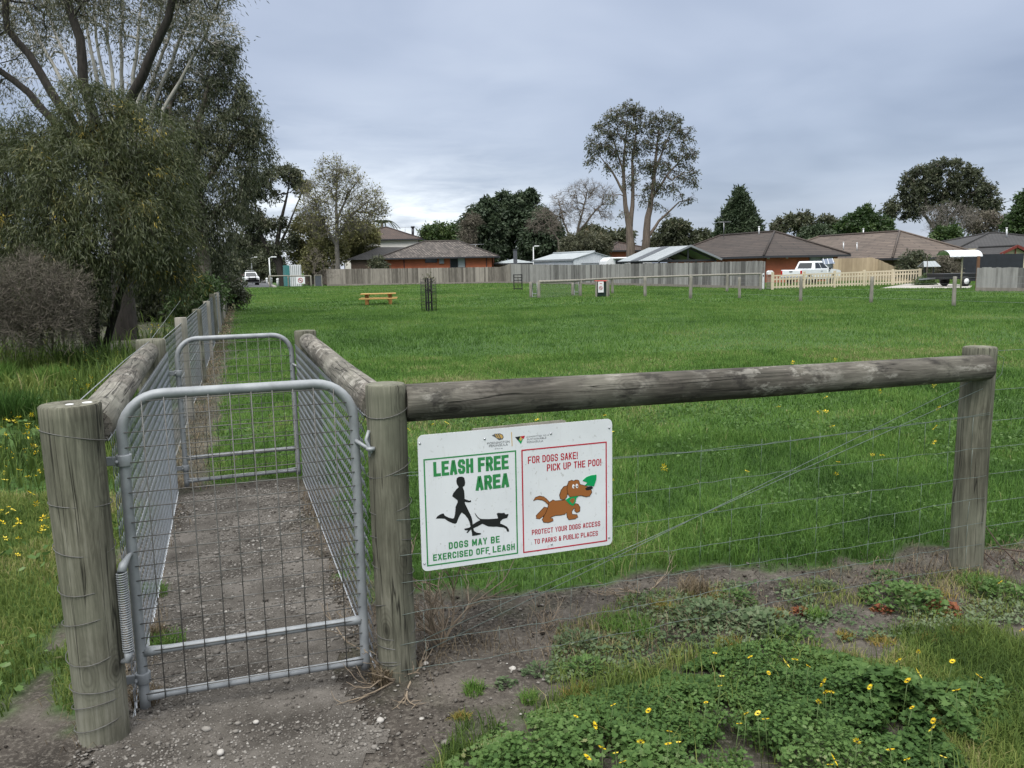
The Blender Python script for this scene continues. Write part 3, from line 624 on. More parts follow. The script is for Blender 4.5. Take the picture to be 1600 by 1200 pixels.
# ------------------------------------------------------------------ the two pipe gates
def pipe_gate(name, label, a, b, z0, z1, zb, pitchx, pitchz, hinge_z, spring=False):
    a = np.array(a); b = np.array(b); Lg = np.linalg.norm(b - a); rz = atan2(b[1] - a[1], b[0] - a[0])
    root = thing(name, label, 'gate', (a[0], a[1], 0), rz, 'galvanised pipe gates of the pen')
    R_ = 0.0185; rc = 0.14; fr = MB()
    pts = [(0, 0, z0 - 0.04)] + [(0, 0, z) for z in np.linspace(z0, z1 - rc, 5)] + [(rc - rc * cos(t_), 0, z1 - rc + rc * sin(t_)) for t_ in np.linspace(0.15, pi / 2, 8)]
    pts += [(Lg - rc + rc * sin(t_), 0, z1 - rc + rc * cos(t_)) for t_ in np.linspace(0, pi / 2 - 0.15, 8)] + [(Lg, 0, z) for z in np.linspace(z1 - rc, z0, 5)] + [(Lg, 0, z0 - 0.035)]
    fr.tube(pts, R_, 12); fr.build('frame', GALV, root)
    for z in (z0, zb):
        br = MB(); br.tube([(0.012, 0, z), (0.04, 0, z), (0.09, 0, z), (Lg - 0.09, 0, z), (Lg - 0.04, 0, z), (Lg - 0.012, 0, z)], [0.0185, 0.0185, 0.0145, 0.0145, 0.0185, 0.0185], 10); br.build('crossbar', GALV, root)
    ms = MB(); rg = random.Random(3)
    nxx = int(round(Lg / pitchx)); zs = list(np.arange(z0 + 0.015, z1 - 0.01, pitchz))
    for i in range(1, nxx):
        x = Lg * i / nxx
        zt = z1 - 0.01
        if x < rc: zt = z1 - rc + sqrt(max(0, rc * rc - (rc - x) ** 2))
        if x > Lg - rc: zt = z1 - rc + sqrt(max(0, rc * rc - (x - Lg + rc) ** 2))
        ms.tube([(x + rg.uniform(-.002, .002), -0.019, z0 - 0.01), (x, -0.019, zt)], 0.002, 5)
    for z in zs:
        x0, x1 = 0.0, Lg
        if z > z1 - rc: q = rc - sqrt(max(0, rc * rc - (z - z1 + rc) ** 2)); x0 += q; x1 -= q
        ms.tube([(x0, -0.015, z), ((x0 + x1) / 2, -0.015, z + rg.uniform(-.003, .003)), (x1, -0.015, z)], 0.002, 5)
    ms.build('weldmesh', WIRE_DK, root)
    for z in hinge_z:
        hg = MB(); hg.tube([(0, 0, z - 0.02), (0, 0, z + 0.02)], 0.027, 12); hg.box((-0.055, -0.004, z), (0.11, 0.012, 0.032)); hg.tube([(-0.02, -0.035, z), (-0.02, 0.03, z)], 0.006, 6)
        hg.build('hinge_strap', GALV, root, 0.003)
    lt2 = MB(); zl = z1 - 0.235
    lt2.box((Lg + 0.055, -0.015, zl), (0.016, 0.03, 0.10)); lt2.tube([(Lg, -0.02, zl + 0.015), (Lg + 0.03, -0.045, zl - 0.005), (Lg + 0.055, -0.05, zl - 0.02)], 0.008, 7)
    lt2.tube([(Lg + 0.05, -0.03, zl + 0.05), (Lg + 0.035, -0.045, zl + 0.02), (Lg + 0.052, -0.05, zl - 0.03), (Lg + 0.07, -0.04, zl - 0.01)], 0.007, 7)
    lt2.lathe([(0.0, 0), (0.018, 0.0), (0.018, 0.012), (0.0, 0.012)], (Lg + 0.05, -0.05, zl - 0.02), 12)
    lt2.build('latch', GALV, root)
    if spring:
        s_ = MB(); zt, zb2 = 0.60, 0.315; n = 34 * 10
        s_.tube([(-0.022 + 0.017 * cos(k / 10 * 2 * pi), -0.115 + 0.017 * sin(k / 10 * 2 * pi), zb2 + (zt - zb2) * k / n) for k in range(n + 1)], 0.0026, 5)
        s_.tube([(-0.022, -0.115, zt), (-0.018, -0.10, zt + 0.02), (-0.004, -0.05, zt + 0.035), (0.0, -0.01, zt + 0.03)], [0.016, 0.015, 0.008, 0.007], 9); s_.tube([(-0.022, -0.115, zb2), (-0.026, -0.115, zb2 - 0.03), (-0.06, -0.10, zb2 - 0.04)], [0.016, 0.013, 0.006], 8)
        s_.build('closing_spring', GALV, root)
    return root
ga = LP + E1 * 0.135 + E2 * 0.07; gb = RP - E1 * 0.125 + E2 * 0.0
pipe_gate('pipe_gate', 'nearer galvanised pipe gate with a coil spring, closing the front of the pen', ga, gb, 0.085, 1.19, 0.255, 0.073, 0.0535, (0.965, 0.16), True)
pipe_gate('pipe_gate', 'farther galvanised pipe gate opening to the grass at the end of the gravel path', LF + E1 * 0.17, RF - E1 * 0.11, 0.10, 1.14, 0.27, 0.078, 0.058, (0.9, 0.2))

# ------------------------------------------------------------------ the sign
def homog(src, dst):
    Am = []
    for (x, y), (u, v_) in zip(src, dst): Am += [[x, y, 1, 0, 0, 0, -u * x, -u * y, -u], [0, 0, 0, x, y, 1, -v_ * x, -v_ * y, -v_]]
    return np.linalg.svd(np.array(Am, float))[2][-1].reshape(3, 3)
def on_plane(px, py, off):
    d = ray(px, py); n = np.array([-E1[1], E1[0], 0]); p0 = np.array([*RP, 0]) - n * off
    return CAMP + d * (((p0 - CAMP) @ n) / (d @ n))
cor = [on_plane(*q, 0.10) for q in [(657, 677), (960, 656), (952, 854), (654, 890)]]
su = [float((c[:2] - cor[3][:2]) @ E1) for c in cor]
SW = (su[1] + su[2] - su[0] - su[3]) / 2; SH = (cor[0][2] + cor[1][2] - cor[2][2] - cor[3][2]) / 2
so_ = (cor[0] + cor[3]) / 2; sz0 = (cor[2][2] + cor[3][2]) / 2
HM = homog([(78, 166), (1480, 74), (1440, 985), (66, 1154)], [(0, SH), (SW, SH), (SW, 0), (0, 0)])
def S(x, y):
    q = HM @ np.array([x, y, 1.0]); return float(q[0] / q[2]), float(q[1] / q[2])
sg = thing('leash_sign', 'white metal LEASH FREE AREA sign with a running man and a brown cartoon dog', 'sign', (so_[0], so_[1], sz0), atan2(E1[1], E1[0]))
SIGNW, t, p, out = newmat('sign_white')
v = t.coord('Object'); c = t.ramp(t.noise(v, 3.0, 5, 0.6), [(0.3, (0.57, 0.585, 0.61)), (0.65, (0.66, 0.675, 0.70))])
c = t.mix(t.ramp(t.noise(v, 70, 3, 0.6), [(0.30, 0.5), (0.36, 0.0)]), c, (0.30, 0.29, 0.27)); c = t.mix(t.ramp(t.noise(t.scale(v, (14, 1, 2)), 4, 3, 0.6), [(0.6, 0.0), (0.75, 0.35)]), c, (0.45, 0.45, 0.43))
t.set(p, 'Base Color', c); p.inputs['Roughness'].default_value = 0.4
INK = {k: flat('ink_' + k, c, 0.45) for k, c in {'green': (0.03, 0.21, 0.065), 'red': (0.40, 0.012, 0.03), 'black': (0.012, 0.012, 0.014), 'brown': (0.29, 0.105, 0.03), 'bright_green': (0.0, 0.28, 0.085), 'gold': (0.52, 0.33, 0.10), 'grey': (0.10, 0.10, 0.11), 'white': (0.75, 0.76, 0.78), 'dark_brown': (0.05, 0.018, 0.008)}.items()}
def rrect(w_, h_, r, n=5):
    P = []
    for cx_, cy_, a0 in ((w_ - r, h_ - r, 0), (r, h_ - r, 90), (r, r, 180), (w_ - r, r, 270)):
        P += [(cx_ + r * cos(radians(a0 + 90 * k / n)), cy_ + r * sin(radians(a0 + 90 * k / n))) for k in range(n + 1)]
    return P
smap = lambda x, y, h: (x, -h, y)
mb = MB(); mb.prism(rrect(SW, SH, 0.022), 0.0, 0.004, smap); mb.build('panel', SIGNW, sg)
mb = MB(); mb.prism([(SW * 0.27, SH - 0.05), (SW * 0.75, SH - 0.05), (SW * 0.75, SH + 0.006), (SW * 0.735, SH + 0.010), (SW * 0.27, SH + 0.006)], -0.012, -0.002, smap); mb.build('backing_bar', WOOD_GREY, sg)
def ink(name, polys, col, h=0.0046, parent=sg):
    mb = MB()
    for P in polys: mb.prism(P, 0.0035, h, smap)
    return mb.build(name, INK[col], parent, tri=True)
def px(P): return [S(*q) for q in P]
def frame(name, c4, col, th):
    q = px(c4); u0 = (q[0][0] + q[3][0]) / 2; u1 = (q[1][0] + q[2][0]) / 2; v1 = (q[0][1] + q[1][1]) / 2; v0 = (q[2][1] + q[3][1]) / 2
    return ink(name, [[(u0, v0), (u1, v0), (u1, v0 + th), (u0, v0 + th)], [(u0, v1 - th), (u1, v1 - th), (u1, v1), (u0, v1)], [(u0, v0 + th), (u0 + th, v0 + th), (u0 + th, v1 - th), (u0, v1 - th)], [(u1 - th, v0 + th), (u1, v0 + th), (u1, v1 - th), (u1 - th, v1 - th)]], col)
frame('green_border', [(111, 338), (780, 288), (762, 1036), (104, 1118)], 'green', 0.0052)
frame('red_border', [(818, 284), (1433, 240), (1403, 962), (798, 1034)], 'red', 0.0052)
def text_geo(txt, bold=0.0, shear=0.0, space=1.0):
    cu = bpy.data.curves.new('t', 'FONT'); cu.body = txt; cu.offset = bold; cu.shear = shear; cu.space_character = space; cu.resolution_u = 3
    ob = bpy.data.objects.new('t', cu); COL.objects.link(ob); dg = bpy.context.evaluated_depsgraph_get(); dg.update()
    me = bpy.data.meshes.new_from_object(ob.evaluated_get(dg))
    vs = [tuple(v.co) for v in me.vertices]; fs = [tuple(p_.vertices) for p_ in me.polygons]
    bpy.data.objects.remove(ob); bpy.data.curves.remove(cu); bpy.data.meshes.remove(me); return vs, fs
def text(name, txt, bl, tr, col, bold=0.02, shear=0.0, space=1.0, parent=None, fit=None):
    vs, fs = text_geo(txt, bold, shear, space)
    if fit is None: (u0, v0), (u1, v1) = S(*bl), S(*tr)
    else: (u0, v0), (u1, v1) = fit
    xs = [q[0] for q in vs]; ys = [q[1] for q in vs]; x0, x1, y0, y1 = min(xs), max(xs), min(ys), max(ys)
    mb = MB(); mb.add([(u0 + (x - x0) / (x1 - x0) * (u1 - u0), -0.0046, v0 + (y - y0) / (y1 - y0) * (v1 - v0)) for x, y, _ in vs], fs)
    return mb.build(name, INK[col], parent or sg)
GLYPH = {'A': [[(0, 0), (.43, 1), (.57, 1), (1, 0)], [(.2, .27), (.8, .27)]], 'B': [[(0, 0), (0, 1), (.75, 1), (1, .88), (1, .63), (.8, .52), (0, .52)], [(.8, .52), (1, .41), (1, .12), (.75, 0), (0, 0)]],
 'C': [[(1, .78), (1, .86), (.78, 1), (.22, 1), (0, .86), (0, .14), (.22, 0), (.78, 0), (1, .14), (1, .22)]], 'D': [[(0, 0), (0, 1), (.7, 1), (1, .84), (1, .16), (.7, 0), None]], 'E': [[(1, 1), (0, 1), (0, 0), (1, 0)], [(0, .51), (.85, .51)]],
 'F': [[(1, 1), (0, 1), (0, 0)], [(0, .5), (.85, .5)]], 'G': [[(1, .80), (1, .86), (.78, 1), (.22, 1), (0, .86), (0, .14), (.22, 0), (.78, 0), (1, .14), (1, .44), (.62, .44)]], 'H': [[(0, 0), (0, 1)], [(1, 0), (1, 1)], [(0, .5), (1, .5)]],
 'I': [[(.5, 0), (.5, 1)]], 'K': [[(0, 0), (0, 1)], [(.95, 1), (.1, .42)], [(.32, .6), (.97, 0)]], 'L': [[(0, 1), (0, 0), (1, 0)]], 'M': [[(0, 0), (0, 1)], [(1, 0), (1, 1)], [(.04, 1), (.5, .2)], [(.5, .2), (.96, 1)]],
 'N': [[(0, 0), (0, 1)], [(1, 0), (1, 1)], [(.04, 1), (.96, 0)]], 'O': [[(.24, 0), (0, .15), (0, .85), (.24, 1), (.76, 1), (1, .85), (1, .15), (.76, 0), None]], 'P': [[(0, 0), (0, 1), (.75, 1), (1, .87), (1, .58), (.75, .45), (0, .45)]],
 'R': [[(0, 0), (0, 1), (.75, 1), (1, .87), (1, .6), (.75, .48), (0, .48)], [(.6, .46), (1, 0)]], 'S': [[(1, .80), (1, .88), (.78, 1), (.22, 1), (0, .87), (0, .64), (.2, .54), (.8, .46), (1, .36), (1, .13), (.78, 0), (.22, 0), (0, .12), (0, .20)]],
 'T': [[(0, 1), (1, 1)], [(.5, 0), (.5, 1)]], 'U': [[(0, 1), (0, .14), (.22, 0), (.78, 0), (1, .14), (1, 1)]], 'V': [[(0, 1), (.46, 0), (.54, 0), (1, 1)]], 'X': [[(.02, 0), (.98, 1)], [(.02, 1), (.98, 0)]], 'Y': [[(0, 1), (.5, .45), (1, 1)], [(.5, .45), (.5, 0)]],
 '&': [[(1, 0), (.2, .78), (.28, .95), (.5, 1), (.68, .86), (.6, .68), (.08, .38), (0, .2), (.2, 0), (.55, .0), (1, .42)]], '!': [[(.5, 1), (.5, .36)], [(.5, .05), (.5, 0)]]}
def stroke_poly(P, s_, closed):
    """band of width s_ round a polyline, mitred joints, square ends"""
    P = [np.array(q, float) for q in P]; n = len(P); Lf_, Rt_ = [], []
    for i in range(n):
        d0 = P[i] - P[i - 1] if (i > 0 or closed) else P[1] - P[0]; d1 = P[(i + 1) % n] - P[i] if (i < n - 1 or closed) else P[i] - P[i - 1]
        d0 = d0 / np.linalg.norm(d0); d1 = d1 / np.linalg.norm(d1); q = P[i].copy()
        if not closed and i == 0: q = q - d0 * s_ / 2
        if not closed and i == n - 1: q = q + d1 * s_ / 2
        nn = np.array([-d0[1] - d1[1], d0[0] + d1[0]]); nn /= np.linalg.norm(nn); m_ = min(1.6, 1 / max(0.3, nn @ np.array([-d0[1], d0[0]])))
        Lf_.append(tuple(q + nn * s_ / 2 * m_)); Rt_.append(tuple(q - nn * s_ / 2 * m_))
    return Lf_, Rt_
def block_text(txt, bl, tr, col, heavy, gap=0.22):
    (u0, v0), (u1, v1) = S(*bl), S(*tr); wd = {'I': heavy, '!': heavy, ' ': 0.42, 'M': 1.25}; units = sum(wd.get(c, 1.0) for c in txt) + gap * (len(txt) - 1)
    cw = (u1 - u0) / units; s_ = heavy * cw; h = v1 - v0; x = u0; mb = MB(); z = 0
    for c in txt:
        w_ = wd.get(c, 1.0) * cw
        for pl_ in GLYPH.get(c, []):
            cl = pl_[-1] is None; P = [(x + s_ / 2 + a * (w_ - s_), v0 + s_ / 2 + b * (h - s_)) for a, b in (pl_[:-1] if cl else pl_)]
            Lf_, Rt_ = stroke_poly(P, s_, cl); n = len(P); z = (z + 1) % 3; hh = -(0.0045 + 0.00012 * z); vs = [(a, hh, b) for a, b in Lf_] + [(a, hh, b) for a, b in Rt_]
            mb.add(vs, [(i, n + i, n + (i + 1) % n, (i + 1) % n) for i in range(n if cl else n - 1)])
        x += w_ + gap * cw
    return mb.build('lettering', INK[col], sg)
block_text('LEASH FREE', (180, 467), (725, 318), 'green', 0.41, 0.11); block_text('AREA', (478, 575), (722, 450), 'green', 0.40, 0.10)
block_text('DOGS MAY BE', (265, 995), (634, 904), 'green', 0.33, 0.28); block_text('EXERCISED OFF LEASH', (148, 1078), (740, 962), 'green', 0.33, 0.24)
block_text('FOR DOGS SAKE!', (862, 388), (1222, 308), 'red', 0.29, 0.22); block_text('PICK UP THE POO!', (995, 445), (1388, 362), 'red', 0.29, 0.22)
block_text('PROTECT YOUR DOGS ACCESS', (866, 905), (1360, 813), 'red', 0.29, 0.22); block_text('TO PARKS & PUBLIC PLACES', (880, 972), (1340, 883), 'red', 0.29, 0.22)
text('lettering', 'MORNINGTON', (575, 243), (738, 215), 'grey', 0.0)
text('lettering', 'PENINSULA', (588, 262), (725, 236), 'grey', 0.0)
text('lettering', 'Shire', (628, 279), (685, 264), 'grey', 0.0, 0.2, 1.3)
text('lettering', 'COMMITTED TO A', (862, 199), (1022, 177), 'grey', 0.0, 0, 1.1)
text('lettering', 'SUSTAINABLE', (862, 218), (1002, 195), 'grey', 0.0, 0, 1.1)
text('lettering', 'PENINSULA', (862, 239), (978, 216), 'grey', 0.0, 0, 1.1)
ink('runner_silhouette', [px([(342,500),(347,480),(362,470),(385,470),(400,478),(403,497),(405,513),(402,530),(396,540),(388,542),(387,550),(395,575),(396,610),(395,632),(410,638),(428,645),(440,642),(441,655),(425,658),(405,655),(395,652),(398,670),(405,685),(438,762),(443,790),(447,840),(452,865),(470,878),(500,883),(502,891),(470,898),(437,902),(436,880),(428,830),(422,800),(412,775),(390,745),(370,730),(355,750),(340,780),(330,805),(318,811),(300,806),(268,790),(245,772),(215,770),(182,770),(195,752),(220,738),(238,733),(248,750),(275,765),(300,772),(312,770),(320,745),(325,715),(327,690),(335,672),(345,655),(343,640),(325,625),(307,610),(315,590),(340,560),(355,548),(355,540),(345,525)])], 'black', 0.0047)
ink('dog_silhouette', [px([(462,733),(470,742),(480,760),(495,775),(512,780),(560,782),(605,780),(628,778),(625,760),(620,745),(632,738),(655,741),(675,738),(683,750),(705,748),(700,765),(690,778),(675,780),(660,785),(645,800),(642,815),(670,828),(690,840),(702,860),(703,875),(690,876),(682,855),(665,845),(640,842),(620,838),(590,838),(555,835),(535,825),(515,815),(480,832),(450,845),(425,858),(405,880),(397,875),(410,860),(385,858),(383,848),(415,842),(435,830),(450,815),(475,800),(500,788),(485,775),(470,755)])], 'black', 0.0049)
def ell(cx_, cy_, rx, ry, n=14): return [(cx_ + rx * cos(2 * pi * k / n), cy_ + ry * sin(2 * pi * k / n)) for k in range(n)]
def grow(P, e):
    c = np.mean(P, 0); n = len(P); out = []; ar = sum(P[i][0] * P[(i + 1) % n][1] - P[(i + 1) % n][0] * P[i][1] for i in range(n)); sgn = 1 if ar > 0 else -1
    for i in range(n):
        a = np.array(P[i - 1]); b = np.array(P[(i + 1) % n]); d = b - a; d = d / (np.linalg.norm(d) + 1e-9); out.append((P[i][0] + sgn * d[1] * e, P[i][1] - sgn * d[0] * e))
    return out
CD = {'far_leg': [(992,712),(965,705),(940,730),(905,765),(905,785),(925,787),(950,770),(975,745),(990,735)],
 'tail': [(888,655),(905,634),(935,624),(965,632),(985,650),(1003,672),(993,686),(975,665),(955,652),(935,648),(915,645)],
 'body': [(1000,672),(1030,655),(1045,662),(1090,660),(1120,655),(1150,690),(1175,695),(1190,684),(1205,688),(1218,710),(1215,738),(1195,748),(1182,735),(1185,715),(1172,718),(1157,740),(1160,762),(1195,765),(1200,780),(1180,792),(1135,797),(1126,780),(1123,745),(1108,757),(1080,763),(1040,764),(1012,775),(1000,785),(1020,790),(1022,803),(990,815),(955,812),(947,795),(957,775),(975,745),(990,710)],
 'ear': [(1135,553),(1112,560),(1092,585),(1079,620),(1083,645),(1105,652),(1124,637),(1134,605),(1140,575)],
 'head': [(1138,550),(1150,522),(1170,515),(1185,521),(1200,513),(1218,516),(1226,546),(1262,556),(1300,575),(1308,602),(1290,630),(1265,633),(1230,623),(1205,626),(1150,632),(1140,612),(1134,580)]}
for i, k in enumerate(['far_leg', 'tail', 'body', 'ear', 'head']):
    ink('dog_outline', [px(grow(CD[k], 4.0))], 'dark_brown', 0.0046 + 0.0003 * i); ink('cartoon_dog', [px(CD[k])], 'brown', 0.00475 + 0.0003 * i)
ink('scoop', [px([(1248,518),(1275,493),(1310,481),(1348,477),(1345,512),(1326,560),(1298,556),(1262,553),(1283,532)])], 'bright_green', 0.0062)
ink('bandana', [px([(1118,656),(1140,641),(1165,633),(1213,629),(1196,642),(1188,672),(1170,700),(1145,686)])], 'bright_green', 0.0063)
ink('bandana_gap', [px([(1146,662),(1160,645),(1182,643),(1180,668),(1168,684)])], 'brown', 0.0065)
ink('dog_nose', [px([(1262,575),(1282,562),(1310,560),(1320,570),(1300,585),(1270,588)])], 'black', 0.0065)
ink('dog_eye', [px(ell(1179, 558, 9, 15)), px(ell(1204, 555, 9, 16))], 'white', 0.0063); ink('dog_pupil', [px(ell(1183, 561, 4, 6)), px(ell(1206, 558, 4, 6))], 'black', 0.0066)
ink('shell_emblem', [px([(612,176),(636,165),(672,163),(690,172),(698,190),(688,206),(662,212),(648,200),(628,186)])], 'grey', 0.0045)
ink('shell_stripe', [px([(634,170),(640,168),(655,196),(648,196)]), px([(648,168),(655,167),(670,198),(662,200)]), px([(664,168),(684,174),(692,190),(682,202),(676,196)])], 'gold', 0.0048)
ink('divider', [px([(752,155), (757, 155), (757, 258), (752, 258)])], 'gold', 0.0045)
ink('shield_emblem', [px([(778,192),(815,187),(808,205),(800,220)])], 'black', 0.0046); ink('shield_emblem', [px([(815,187),(850,184),(838,208),(826,200)])], 'red', 0.0046)
ink('shield_emblem', [px([(815,189),(826,201),(834,210),(818,244),(800,221),(808,206)])], 'bright_green', 0.0045); ink('shield_emblem', [px([(818,190),(830,206),(818,222),(808,208)])], 'gold', 0.0048)
for q in [(92, 222), (560, 200), (1036, 172), (1456, 140), (1418, 934), (1004, 974), (553, 1028), (84, 1094)]:
    u, v_ = S(*q); mb = MB(); mb.lathe([(0.0045, 0), (0.004, 0.0025), (0.0, 0.003)], (0, 0, 0), 10); mb.v = [(u + a, -0.004 - c, v_ + b) for a, b, c in mb.v]; mb.build('screw', STEEL, sg)

# ------------------------------------------------------------------ long side fence on the left
ys = [15.7]; 
o = np.array([LF[0], LF[1], 0.0]); lf = thing('side_fence', 'long chain link fence on grey round posts running away along the left of the field', 'fence', o)
def side(y): return np.array([LF[0] + FS * (y - LF[1]), y])
for i, y in enumerate([8.9, 12.2, 15.7, 19.2, 22.6, 26, 29.5, 33, 36.6, 40, 44, 48, 52, 56, 61, 66, 71]):
    mb = MB(); mb.log(p3(side(y) - o[:2], -0.05), p3(side(y) - o[:2], 1.09 if i % 3 else 1.14), 0.068, 0.062, 12, 8, 40 + i); mb.build('post', WOOD_POST if i % 2 else WOOD_GREY, lf)
for y0, y1, c, r in [(6, 20, 0.05, 0.0013), (20, 40, 0.08, 0.0022), (40, 72, 0.14, 0.004)]:
    chainlink('chain_link_netting', lf, o, side(y0), side(y1), 0.02, 1.08, c, r, WIRE)
mb = MB()
for z in (1.08, 0.55): mb.tube([p3(side(y) - o[:2], z) for y in (6, 20, 40, 72)], 0.003, 4)
mb.build('strand_wire', WIRE, lf)
# ------------------------------------------------------------------ building materials
def brickmat(name, c1, c2, mortar):
    m, t, p, out = newmat(name); v = t.attr('wc', 'Vector')
    b = t.new('ShaderNodeTexBrick', i_Vector=v, i_Scale=1.0, i_Color1=c1, i_Color2=c2, i_Mortar=mortar); b.inputs['Mortar Size'].default_value = 0.008
    b.inputs['Brick Width'].default_value = 0.24; b.inputs['Row Height'].default_value = 0.086
    n = t.ramp(t.noise(v, 0.8, 4), [(0.3, 0.8), (0.7, 1.1)])
    c = t.mix(1.0, b.outputs[0], n, 'MULTIPLY'); t.set(p, 'Base Color', c); p.inputs['Roughness'].default_value = 0.9; return m
def tilemat(name, c1, c2, gap, wd=0.33, row=0.36):
    m, t, p, out = newmat(name); v = t.attr('wc', 'Vector')
    b = t.new('ShaderNodeTexBrick', i_Vector=v, i_Scale=1.0, i_Color1=c1, i_Color2=c2, i_Mortar=gap); b.inputs['Mortar Size'].default_value = 0.06
    b.inputs['Brick Width'].default_value = wd; b.inputs['Row Height'].default_value = row; b.inputs['Mortar Smooth'].default_value = 0.6
    n = t.ramp(t.noise(v, 0.5, 5, 0.65), [(0.3, 0.7), (0.7, 1.15)])
    c = t.mix(1.0, b.outputs[0], n, 'MULTIPLY'); t.set(p, 'Base Color', c); p.inputs['Roughness'].default_value = 0.85
    bump(t, p, b.outputs['Fac'], -0.6, 0.03); return m
def ribmat(name, c1, c2, pitch=0.2):
    m, t, p, out = newmat(name); v = t.attr('wc', 'Vector')
    wv = t.new('ShaderNodeTexWave', i_Vector=v, i_Scale=0.314 / pitch); wv.bands_direction = 'X'
    c = t.ramp(t.noise(v, 0.7, 4), [(0.3, c2), (0.7, c1)]); t.set(p, 'Base Color', c); p.inputs['Roughness'].default_value = 0.45; p.inputs['Metallic'].default_value = 0.1
    bump(t, p, wv.outputs['Fac'], 0.8, 0.03); return m
BRICK_R = brickmat('red_brick', (0.48, 0.125, 0.055), (0.40, 0.105, 0.048), (0.32, 0.14, 0.085))
BRICK_D = brickmat('dull_red_brick', (0.50, 0.135, 0.065), (0.42, 0.11, 0.055), (0.30, 0.14, 0.09))
BRICK_B = brickmat('brown_brick', (0.13, 0.085, 0.06), (0.10, 0.065, 0.048), (0.14, 0.11, 0.09))
RENDER = pm('pale_render', (0.76, 0.74, 0.70), (0.68, 0.66, 0.62), 0.8, 0.8)
CREAM = pm('cream_weatherboard', (0.56, 0.50, 0.34), (0.48, 0.43, 0.29), 0.8, 0.7)
TILE_G = tilemat('speckled_grey_tile', (0.045, 0.037, 0.033), (0.15, 0.128, 0.112), (0.02, 0.017, 0.015))
TILE_B = tilemat('brown_tile', (0.038, 0.028, 0.023), (0.058, 0.043, 0.035), (0.012, 0.009, 0.008), 3.0, 0.34)
TILE_T = tilemat('tan_tile', (0.088, 0.066, 0.052), (0.122, 0.094, 0.075), (0.03, 0.022, 0.018), 3.0, 0.34)
TILE_D = tilemat('charcoal_tile', (0.028, 0.027, 0.028), (0.04, 0.038, 0.038), (0.014, 0.014, 0.014))
TILE_R = tilemat('old_brown_tile', (0.052, 0.034, 0.027), (0.08, 0.05, 0.037), (0.02, 0.014, 0.012))
SHEDM = ribmat('pale_ribbed_steel', (0.60, 0.63, 0.65), (0.50, 0.53, 0.55), 0.25)
SHEDR = ribmat('grey_steel_roof', (0.33, 0.365, 0.375), (0.27, 0.30, 0.315), 0.25)
CARPR = ribmat('zincalume_roof', (0.29, 0.315, 0.33), (0.23, 0.255, 0.27), 0.2)
DKTRIM = flat('dark_trim', (0.035, 0.036, 0.042), 0.5)
REDTRIM = flat('dark_red_trim', (0.16, 0.03, 0.022), 0.5)
GREYTRIM = flat('grey_trim', (0.22, 0.235, 0.25), 0.5)

def wallquad(mb, a, b, z0, z1, th=0.12):
    """wall slab with brick coordinates running along it"""
    a = np.array(a, float); b = np.array(b, float); L = np.linalg.norm(b - a); d = (b - a) / L; n = np.array([-d[1], d[0]])
    P = [a, b, b + n * th, a + n * th]; vs = [p3(q, z0) for q in P] + [p3(q, z1) for q in P]
    wc = [(0, z0, 0), (L, z0, 0), (L, z0, .1), (0, z0, .1), (0, z1, 0), (L, z1, 0), (L, z1, .1), (0, z1, .1)]
    mb.add(vs, [(3, 2, 1, 0), (4, 5, 6, 7), (0, 1, 5, 4), (1, 2, 6, 5), (2, 3, 7, 6), (3, 0, 4, 7)], 0.5, wc)
def slope(mb, pts, th=0.06):
    """roof plane with tile coordinates: u along the eave (first edge), v up the slope"""
    P = [np.array(q, float) for q in pts]; u = P[1] - P[0]; u /= np.linalg.norm(u); n = np.cross(P[1] - P[0], P[-1] - P[0]); n /= np.linalg.norm(n); v = np.cross(n, u)
    wc = [((q - P[0]) @ u, (q - P[0]) @ v, 0) for q in P]; k = len(P)
    vs = P + [q - n * th for q in P]
    mb.add(vs, [tuple(range(k)), tuple(range(2 * k - 1, k - 1, -1))] + [(i, k + i, k + (i + 1) % k, (i + 1) % k) for i in range(k)], 0.5, wc + wc)
class House: pass
